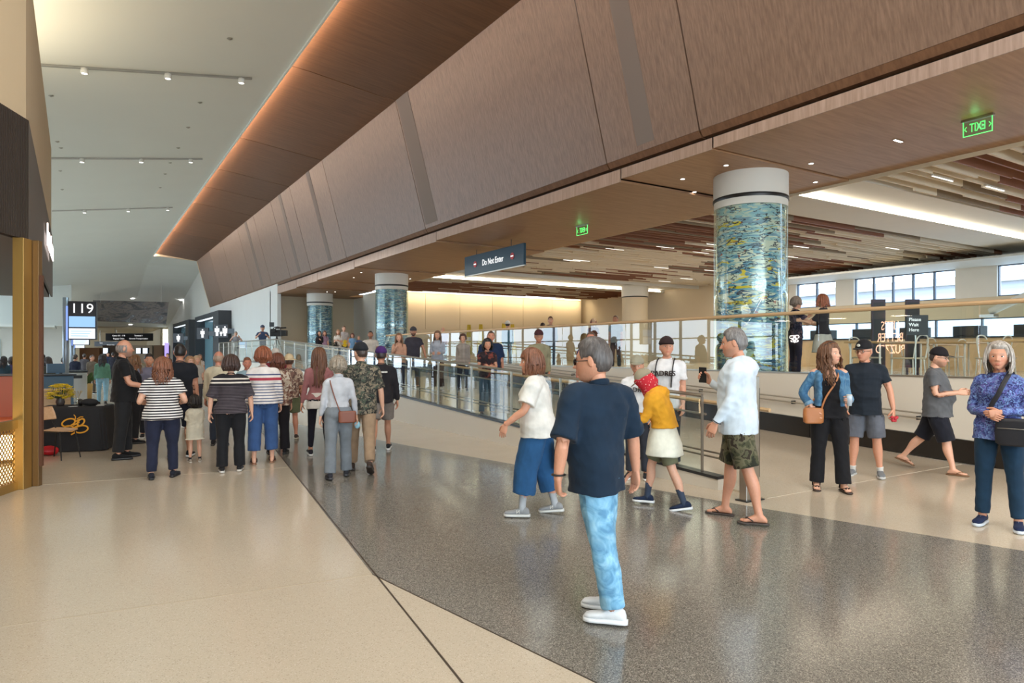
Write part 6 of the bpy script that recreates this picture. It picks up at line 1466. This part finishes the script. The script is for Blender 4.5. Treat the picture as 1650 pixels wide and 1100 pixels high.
bpk = held(I, 'backpack', G().rings([((0, -.20, I['up'](z)), (w_, 0, 0), (0, .07, 0)) for z, w_ in ((1.0, .12), (1.05, .15), (1.3, .15), (1.4, .11))], 18, 3), M_nyl, 'dark backpack worn over the white jersey behind the red bandana', 'backpack'); sub(I, 'strap', g, M_nyl, bpk)
I = jersey(1027, 8.9, 574, 186, 'shorter person in white PADRES jersey partly hidden by the red bandana', cap=(150, 146, 128), w=1.0, hair=('short', (80, 64, 50)), skin=SK, bot=('pants', (52, 56, 66)), hp=6)
# ---- group on the left, seen mostly from behind
I = P('bald man in black polo and black trousers reaching out to the right', 198, 10.6, 547, 84, fine=1, w=1.3, belly=.06, hair=('fringe', (140, 130, 124)), beard=((120, 110, 104), .5), skin=SK, top=('polo', (26, 26, 28)), hem=.84, bot=('pants', (34, 34, 36)), bloose=.03, shoes=('sneaker', (24, 24, 26), (40, 40, 42)),
      ra=((.05, .25, -1), (.0, 1, -.28), None, None, .4), la=((.05, .15, -1), (.0, 1, -.3), None, None, .4), rl=(-4, 2, 2, 6, 0), ll=(6, 3, 2, 6, 0))
g = G(); g.tube([I['bend']((.05*math.sin(q), .13*math.cos(q)*.4-.02+.06*(1+math.cos(q)), I['up'](1.46-.13*(1+math.cos(q))))) for q in np.linspace(0, 2*PI, 13)], [.004]*13, 5, 1); I['child']('lanyard', g, M_white)
P('woman with long brown hair in black clothes standing behind the bald man', 216, 12.4, 573, 70, fine=1, fem=True, w=1.05, hair=('curly', (122, 84, 52)), hlen=.2, skin=SK, top=('long', (28, 26, 30)), bot=('pants', (34, 32, 34)), shoes=('sneaker', (26, 24, 26), (30, 30, 30)), ra=((.05, .3, -1), (-.1, 1, -.2)))
P('man in lilac grey shirt facing the camera behind the striped T-shirt', 240, 13.2, 570, 176, fine=1, w=1.0, hair=('short', (36, 30, 28)), skin=(200, 146, 116), top=('polo', (118, 116, 134)), bot=('pants', (40, 42, 50)))
P('woman with long wavy auburn hair in black-and-white striped T-shirt and navy trousers', 262, 8.95, 577, 2, fine=1, fem=True, w=1.62, shw=1.06, hair=('curly', (128, 80, 56)), hlen=.22, wave=.012, hvol=1.2, skin=SKL, top=('tee', ('stripes', .034, .5, (30, 28, 36), (226, 222, 218))), hem=.86, sleeve=.6, loose=.02, bot=('pants', (34, 38, 58)), bloose=.02, leglen=1.94,
  shoes=('sneaker', (30, 32, 42), (30, 30, 36)), ra=((.2, -.05, -1), (-.1, .9, -.1)), la=((.2, -.05, -1), (-.1, .9, -.1)), rl=(6, 3, 2, 20, 0), ll=(-2, 2, 2, 4, 0))
P('man in tight black T-shirt and dark shorts with short black hair, seen from behind', 290, 10.6, 553, 4, fine=1, w=1.14, hair=('buzz', (32, 28, 28)), skin=(184, 130, 104), top=('tee', (26, 28, 34)), hem=.84, bot=('knee', (30, 34, 48)), leglen=1.02, bloose=.02, shoes=('sneaker', (26, 26, 28), (226, 226, 226)), rl=(12, 6, 2, 14, 0), ll=(-4, 4, 2, 6, 0))
P('toddler with dark hair in loose cream T-shirt and tan shorts, seen from behind', 314, 10.25, 637, -8, fine=1, w=1.15, head=1.5, shw=.9, hair=('bob', (34, 28, 26)), hlen=.05, skin=SKL, top=('tee', (206, 198, 178)), hem=.62, flare=.22, loose=.05, sleeve=.9, bot=('shorts', (168, 140, 104)), leglen=.72, bloose=.03, shoes=('sneaker', (150, 140, 126), (200, 192, 180)), socks=(40, 40, 44), sockh=.15)
P('blonde woman half hidden behind the man in the black T-shirt', 305, 15, 574, 150, fine=0, fem=True, hair=('long', (170, 128, 90)), skin=SKL, top=('tee', (60, 58, 66)), bot=('pants', (50, 50, 58)))
P('person with light hair and white top behind the blonde woman', 317, 19, 573, 160, fine=0, fem=True, hair=('long', (190, 160, 126)), skin=SKL, top=('tee', (190, 184, 176)), bot=('pants', (70, 70, 78)))
P('bald man in cream long-sleeved shirt and dark jeans, left of the striped black polo', 352, 12, 565, 12, fine=1, w=1.15, hair=('fringe', (176, 150, 130)), skin=(198, 134, 110), top=('long', (206, 194, 168)), hem=.84, loose=.03, bot=('jeans', (52, 58, 70)), shoes=('sneaker', (36, 34, 36), (60, 56, 52)), ll=(14, 10, 2, 6, -6), rl=(-6, 4, 2, 6, 0))
P('dark-haired woman in black polo with cream bands across the back and black trousers', 372, 9.45, 573, 2, fine=1, fem=True, w=1.42, shw=1.08, hair=('bob', (66, 46, 40)), hlen=.09, hvol=1.4, skin=SKL, top=('tee', ('stripes', .02, .35, (96, 88, 92), (44, 38, 44), (1.19, (1.19, 1.6, [(1.19, (38, 34, 38)), (1.225, (214, 204, 192)), (1.245, (38, 34, 38)), (1.275, (214, 204, 192)), (1.295, (34, 30, 34)), (1.35, (34, 30, 34))])))), hem=.88, sleeve=1.0, slr=1.1, loose=.018,
  bot=('wide', (26, 26, 30)), bloose=.01, shoes=('sneaker', (30, 28, 30), (200, 196, 190)), ra=((.2, .0, -1), (.08, .1, -1)), la=((.2, .0, -1), (.08, .1, -1)), rl=(2, 2, 1, 6, 0), ll=(-2, 2, 1, 6, 0))
P('auburn-haired woman in white sweater with red and navy stripes and blue cropped trousers', 424, 10.15, 560, -2, fine=1, fem=True, w=1.3, shw=1.05, hair=('bob', (140, 78, 50)), hlen=.07, hvol=1.5, skin=SKL, top=('long', ('stripes', .042, .35, (96, 102, 130), (224, 216, 210), (1.20, (1.20, 1.7, [(1.20, (222, 214, 208)), (1.235, (176, 60, 76)), (1.275, (222, 214, 208)), (1.31, (56, 66, 110)), (1.33, (222, 214, 208))])))), hem=.90, loose=.02,
  bot=('capri', (58, 86, 132)), leglen=1.72, bloose=.015, shoes=('sandal', (56, 40, 36), (150, 110, 84)), rl=(6, 4, 2, 10, 0), ll=(-2, 3, 2, 4, 0), ra=((.14, .05, -1), (.05, .3, -1)), la=((.14, .05, -1), (.05, .3, -1)))
P('red-faced short-haired boy between the cream shirt and the striped sweater', 398, 13.4, 576, 172, fine=1, w=.95, hair=('short', (130, 84, 60)), skin=(206, 136, 112), top=('tee', (150, 176, 190)), bot=('pants', (40, 44, 58)), shoes=('sneaker', (170, 150, 126), (190, 180, 160)))
P('brown-haired woman in beige flowered top and black trousers, right behind the striped sweater', 447, 11.1, 570, 4, fine=1, fem=True, w=1.2, hair=('bob', (110, 62, 44)), hvol=1.2, skin=SK, top=('long', ('cells', 22, [(186, 168, 148), (150, 118, 100), (110, 74, 66), (206, 192, 174)])), hem=.84, bot=('wide', (28, 24, 28)), shoes=('sneaker', (24, 22, 24), (30, 30, 30)))
P('person in wine red top with pale grey cap beyond the flowered top', 444, 14.5, 562, 0, fine=0, w=1.1, cap=(196, 190, 182), hair=('short', (150, 140, 130)), skin=SK, top=('tee', (120, 40, 52)), bot=('pants', (50, 48, 56)))
P('person in cream bucket hat, leafy brown shirt and olive shorts, seen from behind', 466, 12.9, 571, -4, fine=1, w=1.25, cap=(206, 184, 148), brim='round', hair=('short', (90, 62, 50)), skin=(190, 130, 104), top=('tee', ('cells', 20, [(172, 150, 130), (126, 96, 84), (96, 72, 66), (190, 172, 152)])), hem=.86, sleeve=.95, bot=('shorts', (92, 96, 70)), leglen=.85, bloose=.03, shoes=('sneaker', (60, 48, 42), (170, 160, 140)), rl=(6, 4, 3, 10, 0), ll=(-6, 4, 3, 6, 0))
I = P('woman with very long brown hair in dusty pink sweater and black leggings, walking away', 514, 10.7, 557, -2, fine=1, fem=True, w=1.06, hair=('long', (108, 70, 48)), hlen=.42, hvol=1.1, skin=SK, top=('long', (150, 98, 98)), hem=.94, bot=('leggings', (34, 32, 42)), shoes=('sneaker', (36, 34, 40), (214, 210, 206)), la=((.22, .05, -1), (.15, .1, -1)), **WALK_A)
g = G(); g.rings([((0, -.01, I['up'](z)), (a_, 0, 0), (0, b__, 0)) for z, a_, b__ in ((.80, .195, .145), (.88, .19, .14), (1.0, .165, .12), (1.06, .15, .11))], 20, 2.2); I['finish']('white_shirt_tail', g, cloth('shirt_tail', (206, 200, 192)), .008, 14)
I = P('grey-haired woman in pale grey shirt and grey trousers with a brown crossbody bag', 545, 8.95, 575, -4, fine=1, fem=True, w=1.06, hair=('bob', (150, 138, 122)), hlen=.055, hvol=1.35, skin=SKL, top=('polo', (188, 190, 196)), sleeve=1.92, hem=.96, loose=.02, tucked=True, waist=1.06, bot=('wide', (118, 124, 130)), bloose=.016, shoes=('sneaker', (44, 44, 50), (60, 60, 64)),
      ra=((.24, .02, -1), (.14, .2, -1)), la=((.20, .02, -1), (.12, .2, -1)), rl=(12, 6, 2, 8, 0), ll=(-6, 3, 2, 6, 4))
up_, bd = I['up'], I['bend']; M_brl = plain('brown_leather', S(122, 66, 44), .45, bscale=20); bag = np.array((.115, -.17, up_(.90))); g = G(); g.rings([(bag+np.array((0, 0, q)), np.array((a_, .0, 0)), np.array((0, .035, 0))) for q, a_ in ((-.085, .11), (-.07, .125), (.06, .125), (.08, .115))], 18, 5)
o_ = held(I, 'crossbody_bag', g, M_brl, 'rectangular brown leather bag on the back of the grey-haired woman', 'bag'); g = G(); g.tube([bag+np.array((-.10, 0, .07)), bd((-.05, -.145, up_(1.15))), bd((-.11, -.115, up_(1.36))), bd((-.12, -.01, up_(1.46)))], [(.008, .003)]*4, 6, 4, (0, 1, 0)); sub(I, 'strap', g, M_brl, o_)
a = I['arms'][1]; g = G(); c_ = a[2]+a[3]*.13; g.ell(c_, (.045, .03, .055), 14, 10); held(I, 'blue_pouch', g, plain('pale_blue_cloth', S(140, 184, 200), .7), 'pale blue bundle in the hand of the grey-haired woman', 'pouch')
P('man in black cap, dark leafy print shirt and khaki trousers, walking away', 582, 9.45, 551, 2, fine=1, w=1.22, cap=(30, 32, 38), hair=('buzz', (70, 56, 50)), skin=SKL, top=('jersey', ('cells', 24, [(58, 58, 52), (92, 88, 78), (130, 118, 100), (40, 42, 40), (74, 82, 70)])), hem=.80, sleeve=.95, loose=.03, bot=('pants', (150, 126, 102)), bloose=.02, shoes=('sneaker', (60, 48, 42), (50, 42, 38)), hy=-30, rl=(-18, 16, 2, 6, 28), ll=(14, 6, 2, 6, 0), ra=((.22, .0, -1), (.1, .15, -1)))
I = P('man in purple cap, black sweatshirt with white back print and grey shorts', 614, 11.3, 556, 0, fine=1, w=1.12, cap=(66, 36, 96), hair=('buzz', (50, 40, 40)), skin=(186, 134, 108), top=('long', (34, 32, 36)), topname='sweatshirt', hem=.84, loose=.026, bot=('shorts', (124, 116, 110)), leglen=.86, bloose=.03, shoes=('sneaker', (32, 32, 34), (222, 220, 218)), ra=((.2, .0, -1), (.08, .1, -1)), **WALK_B)
s_ = I['s']; g = G()
for k in range(9): g.box(-.105+.0235*k, -.172, I['up'](1.335), -.105+.0235*k+.018, -.150, I['up'](1.362))
g.box(.0, -.172, I['up'](1.27), .014, -.150, I['up'](1.305)); I['child']('back_print', g, M_white, I['root'], False, kind='stuff')
P('woman with long dark hair in green top and pale blue jeans, far down the hall', 165, 21.3, 569, 6, fine=0, fem=True, w=1.2, hair=('long', (44, 34, 32)), skin=SK, top=('long', (96, 140, 120)), hem=.94, bot=('pants', (136, 176, 196)), shoes=('sneaker', (60, 50, 46), (40, 36, 34)), **WALK_A)
# ---- far crowd
FC = [('man in dark suit standing beside the grey sign pole', 121, 26, 571, 30, dict(top=('long', (34, 38, 56)), bot=('pants', (30, 32, 44)), hair=('short', (60, 50, 46)))),
      ('man in taupe jacket and trousers holding a tan bag by the potted plant', 148, 27, 572, 150, dict(top=('long', (110, 98, 86)), bot=('pants', (92, 84, 74)), hair=('short', (90, 70, 60)))),
      ('person in teal grey top at the far left edge behind the booth', 6, 21, 574, 20, dict(fem=True, top=('long', (48, 70, 84)), hair=('long', (50, 40, 36)))),
      ('person in purple top behind the orange booth, left of the bronze post', 19, 21.5, 575, 10, dict(fem=True, top=('long', (74, 66, 104)), hair=('bob', (66, 50, 44)))),
      ('dark haired person in black top with white bag just right of the bronze post', 60, 20, 574, 20, dict(fem=True, top=('long', (34, 36, 44)), hair=('bob', (36, 30, 30)))),
      ('tall person in black jacket and cap in the far queue', 68, 22.0, 571, 0, dict(top=('long', (30, 32, 38)), cap=(30, 30, 36), hair=('buzz', (40, 36, 34)))),
      ('long haired person in grey-green top at the end of the far queue', 78, 20, 575, -20, dict(fem=True, top=('long', (78, 82, 76)), hair=('long', (60, 46, 40)))),
      ('person in black beside the grey pole, far left', 102, 24, 576, 60, dict(top=('long', (34, 32, 36)), hair=('short', (50, 40, 36)))),
      ('grey-clad person in the distance left of the green top', 136, 34, 570, 10, dict(top=('long', (80, 76, 80)))),
      ('distant person in dark clothes between green top and bald man', 182, 40, 568, 0, dict(top=('long', (50, 50, 60)))),
      ('far away pair member in navy near the middle screens', 174, 46, 568, 170, dict(top=('long', (40, 48, 76)))),
      ('far away walker in brown beside the violet screen', 270, 36, 569, 180, dict(top=('long', (110, 84, 66)))),
      ('distant woman in pale top right of the violet screen', 322, 30, 571, 176, dict(fem=True, top=('tee', (186, 170, 160)), hair=('long', (120, 86, 60))))]
for lb_, px, d, yt, fc, o in FC:
    o = dict(dict(fine=0, bot=('pants', (44, 46, 58)), skin=SK, hair=('short', (56, 46, 42))), **o); P(lb_, px, d, yt, fc, **o)
# ---- on the ramp and the landing
def RP(label, px, d, yt, fc, **o):
    x, y = at(px, d); return P(label, px, d, yt, fc, gz=ramp_z(y)+.006, **dict(dict(fine=1, skin=SKL), **o))
RP('grey-haired photographer in grey shirt raising a camera on the landing, farthest left', 380, 37.6, 534, 176, fine=0, hair=('short', (150, 146, 142)), top=('tee', (150, 152, 160)), bot=('pants', (60, 62, 70)), ra=((.5, .5, -.6), (-.6, .3, .9)), la=((.5, .5, -.6), (-.6, .3, .9)))
I = RP('cameraman in navy shirt and cap behind a large video camera', 423, 31.5, 524, 182, fine=0, cap=(70, 78, 100), hair=('short', (70, 60, 56)), top=('tee', (62, 78, 110)), bot=('pants', (50, 54, 66)), ra=((.4, .4, -.8), (-.5, .6, .6)), la=((.4, .4, -.8), (-.3, .8, .4)))
vx, vy = at(446, 31.2); vc = thing('video_camera', 'large black video camera on a tripod beside the cameraman', 'camera', (vx, vy, 1.1), -YAW)
obj('camera_body', G().box(-.28, -.12, 1.28, .22, .12, 1.58), M_black, vc, bevel=.02); obj('lens_hood', G().box(.22, -.14, 1.30, .46, .14, 1.56), M_black, vc, bevel=.02); obj('viewfinder', G().box(-.2, -.24, 1.48, .02, -.12, 1.62), M_black, vc); obj('microphone', G().tube([(-.1, .1, 1.66), (.4, .1, 1.68)], [.035, .035], 10, 1), M_black, vc); obj('handle', G().tube([(-.2, 0, 1.56), (-.1, 0, 1.70), (.12, 0, 1.70), (.18, 0, 1.56)], [.02]*4, 8, 2), M_black, vc)
for k in range(3): a = 2.1*k; obj('tripod_leg', G().tube([(.45*math.cos(a), .45*math.sin(a), 0), (0, 0, 1.28)], [.02, .025], 8, 1), M_black, vc)
obj('light_panel', G().box(-.32, -.05, 1.72, -.12, .0, 1.92), M_char, vc)
RP('woman with long black hair in black top leaning by the blue mural column', 515, 33, 533, 190, fine=0, fem=True, hair=('long', (30, 26, 28)), top=('long', (34, 30, 36)), bot=('pants', (40, 40, 46)), la=((.1, .4, -1), (-.3, .8, .5)))
RP('person in mauve top close behind the black-haired woman', 523, 34.5, 533, 180, fine=0, fem=True, hair=('long', (90, 60, 50)), top=('tee', (150, 120, 140)), bot=('pants', (60, 60, 70)))
I = RP('long-haired woman in white top holding yellow and black pompoms', 545, 32, 531, 186, fine=0, fem=True, hair=('long', (150, 116, 84)), top=('tee', (214, 208, 200)), bot=('pants', (60, 64, 76)), ra=((.1, .3, -1), (-.4, .8, .2)), la=((.1, .3, -1), (-.4, .8, .2)))
for k, (px, yy) in enumerate(((541, 556), (556, 553))):
    x, y = at(px, 31.4); g = G()
    for j in range(40):
        a, e = R.uniform(0, 6.28), R.uniform(-1.5, 1.5); v = np.array((math.cos(a)*math.cos(e), math.sin(a)*math.cos(e), math.sin(e)))*.17; g.tube([(0, 0, 0), tuple(v*.6), tuple(v)], [.010, .012, .008], 4, 1)
    o_ = obj('pompom', g, M_yel if k else M_black, None); o_.location = (x, y, EYE+(567.5-yy)*31.4/1100); tag(o_, ('black', 'yellow')[k]+' pompom held by the woman in white on the landing', 'pompom')
RP('tall person in pale grey top behind the pompom woman', 554, 35, 525, 170, fine=0, hair=('short', (110, 86, 66)), top=('tee', (178, 172, 172)), bot=('pants', (70, 70, 80)))
RP('woman with brown bob in bright blue T-shirt on the landing', 568, 34.5, 537, 188, fine=0, fem=True, hair=('bob', (96, 54, 44)), top=('tee', (110, 150, 190)), bot=('pants', (50, 52, 64)))
RP('grey-haired person in blue beside the bright blue T-shirt', 578, 36.2, 541, 170, fine=0, hair=('short', (170, 140, 120)), top=('tee', (70, 90, 140)), bot=('pants', (50, 52, 64)))
RP('man in white T-shirt leaning on the rail before the striped mural column', 597, 20.6, 533, 184, hair=('buzz', (40, 34, 32)), skin=(176, 122, 94), beard=((60, 46, 40), .6), w=1.15, top=('tee', (208, 200, 192)), bot=('jeans', (60, 66, 84)), ra=((.35, .15, -1), (.0, .5, -.8)), la=((.2, .1, -1), (-.1, .6, -.7)))
RP('woman with long light brown hair in peach sweater, hand at her chin', 643, 18.6, 537, 186, fem=True, hair=('long', (140, 100, 72)), top=('long', (206, 160, 136)), bot=('jeans', (60, 62, 76)), ra=((.15, .35, -1), (-.55, .5, .8)), la=((.1, .1, -1), (-.6, .7, .1)))
RP('bearded man in charcoal T-shirt and dark cap with one hand on the rail', 666, 19.2, 527, 178, w=1.14, cap=(60, 60, 68), beard=((44, 34, 32), .9), hair=('buzz', (40, 34, 32)), skin=(190, 138, 112), top=('tee', (62, 60, 70)), bot=('pants', (70, 68, 74)), la=((.4, .1, -1), (.2, .3, -1)))
RP('long-haired woman in open pale blue shirt and dark brown trousers on the ramp', 705, 19.3, 533, 188, fem=True, hair=('long', (128, 96, 74)), top=('long', (170, 178, 192)), hem=.86, loose=.03, bot=('wide', (58, 44, 42)), shoes=('sneaker', (206, 202, 196), (220, 216, 210)), ra=((.15, .1, -1), (-.3, .8, -.1)), la=((.15, .1, -1), (-.3, .8, -.1)))
RP('short-haired woman in pale patterned shirt and dark jeans on the ramp', 746, 18.9, 538, 184, fem=True, hair=('bob', (84, 54, 44)), hlen=.04, top=('long', ('plaid', .035, .3, (180, 172, 164), (120, 112, 108))), hem=.84, loose=.03, bot=('jeans', (44, 50, 66)), shoes=('sneaker', (60, 60, 66), (180, 176, 170)))
RP('broad man in navy T-shirt and blue jeans standing on the ramp', 791, 15.3, 533, 176, w=1.38, belly=.04, hair=('buzz', (84, 64, 54)), skin=(196, 136, 110), top=('tee', (30, 46, 76)), sleeve=.9, slr=1.15, hem=.80, bot=('jeans', (92, 116, 136)), bloose=.03, shoes=('sneaker', (110, 120, 130), (180, 180, 176)))
RP('dark-haired woman in black flowered top with crossed arms in front of the navy T-shirt', 785, 14.0, 546, 170, fem=True, w=1.1, hair=('bob', (30, 24, 26)), hvol=1.3, skin=(200, 144, 116), top=('tee', ('cells', 16, [(40, 32, 36), (52, 40, 44), (120, 60, 50), (34, 28, 34)])), bot=('jeans', (66, 86, 104)), ra=((.12, .2, -1), (-.8, .6, .0)), la=((.12, .2, -1), (-.8, .6, .05)), shoes=('sneaker', (50, 46, 46), (60, 60, 60)))
RP('man in olive khaki shirt and dark red cap on the ramp', 868, 14.6, 532, 176, w=1.1, cap=(70, 40, 44), hair=('buzz', (60, 50, 46)), skin=(190, 136, 110), top=('long', (142, 138, 112)), loose=.03, bot=('pants', (52, 54, 60)), shoes=('sneaker', (30, 30, 34), (60, 60, 60)))
RP('man in violet-blue top whose head shows behind the navy shirt', 952, 12.6, 534, 182, w=1.2, hair=('buzz', (90, 70, 60)), skin=(186, 120, 98), top=('tee', (52, 44, 96)), bot=('pants', (40, 42, 54)))
# ---- on the upper level beyond the low wall
def UP(label, px, d, yt, fc, **o): return P(label, px, d, yt, fc, gz=1.106, **dict(dict(fine=1, skin=SKL), **o))
UP('bald man in rust orange shirt on the upper level by the beige wall', 714, 29.5, 527, 186, fine=0, hair=('fringe', (180, 150, 130)), w=1.1, top=('tee', (140, 66, 44)), bot=('pants', (60, 58, 62)))
UP('person in white hat and teal jacket seen from behind near the yellow banners', 818, 26, 517, 10, fine=0, cap=(226, 222, 214), brim='round', hair=('short', (60, 54, 50)), top=('long', (44, 92, 106)), bot=('pants', (52, 56, 64)))
UP('person with dark bun in rust top just left of the checked shirt', 874, 25, 520, 40, fine=0, fem=True, hair=('short', (50, 32, 28)), top=('tee', (126, 60, 54)), bot=('pants', (50, 50, 60)))
UP('brown-haired man in black and white checked shirt on the upper level', 887, 23.2, 510, 178, fine=0, hair=('short', (120, 84, 60)), top=('long', ('plaid', .05, .5, (196, 194, 200), (60, 64, 84))), bot=('pants', (56, 56, 66)))
UP('person in cream knitted hat and dark rust top on the upper level', 956, 24, 514, 176, fine=0, fem=True, cap=(214, 186, 156), hair=('bob', (120, 60, 50)), top=('tee', (110, 70, 60)), bot=('pants', (50, 50, 60)))
UP('man with brown face turned left in grey top on the upper level', 992, 21.5, 508, 196, fine=0, hair=('buzz', (110, 84, 66)), skin=(196, 138, 110), top=('tee', (130, 136, 140)), bot=('pants', (60, 60, 70)))
UP('auburn-haired woman in black top and pale skirt pointing, beside the big mural column', 1326, 13.6, 474, -70, fem=True, w=1.1, hair=('long', (150, 88, 60)), hlen=.12, glasses=(60, 44, 40), top=('tee', (46, 44, 50)), hem=.92, sleeve=.8, bot=('skirt', (190, 186, 180)), shoes=('sneaker', (60, 56, 56), (90, 90, 90)), la=((.1, .5, -.8), (-.1, 1, .25), None, None, .4), ra=((.1, .3, -1), (-.2, 1, .1)))
I = UP('grey-haired woman in dark flowered top taking a picture by the mural column', 1282, 14.9, 478, 60, fem=True, w=1.1, hair=('bob', (150, 132, 118)), hlen=.05, top=('tee', ('cells', 20, [(40, 40, 60), (70, 68, 92), (110, 90, 104), (34, 34, 50)])), hem=.84, bot=('pants', (56, 54, 72)), ra=((.15, .6, -.6), (-.1, .8, .6)), la=((.15, .5, -.6), (-.1, .8, .5)))
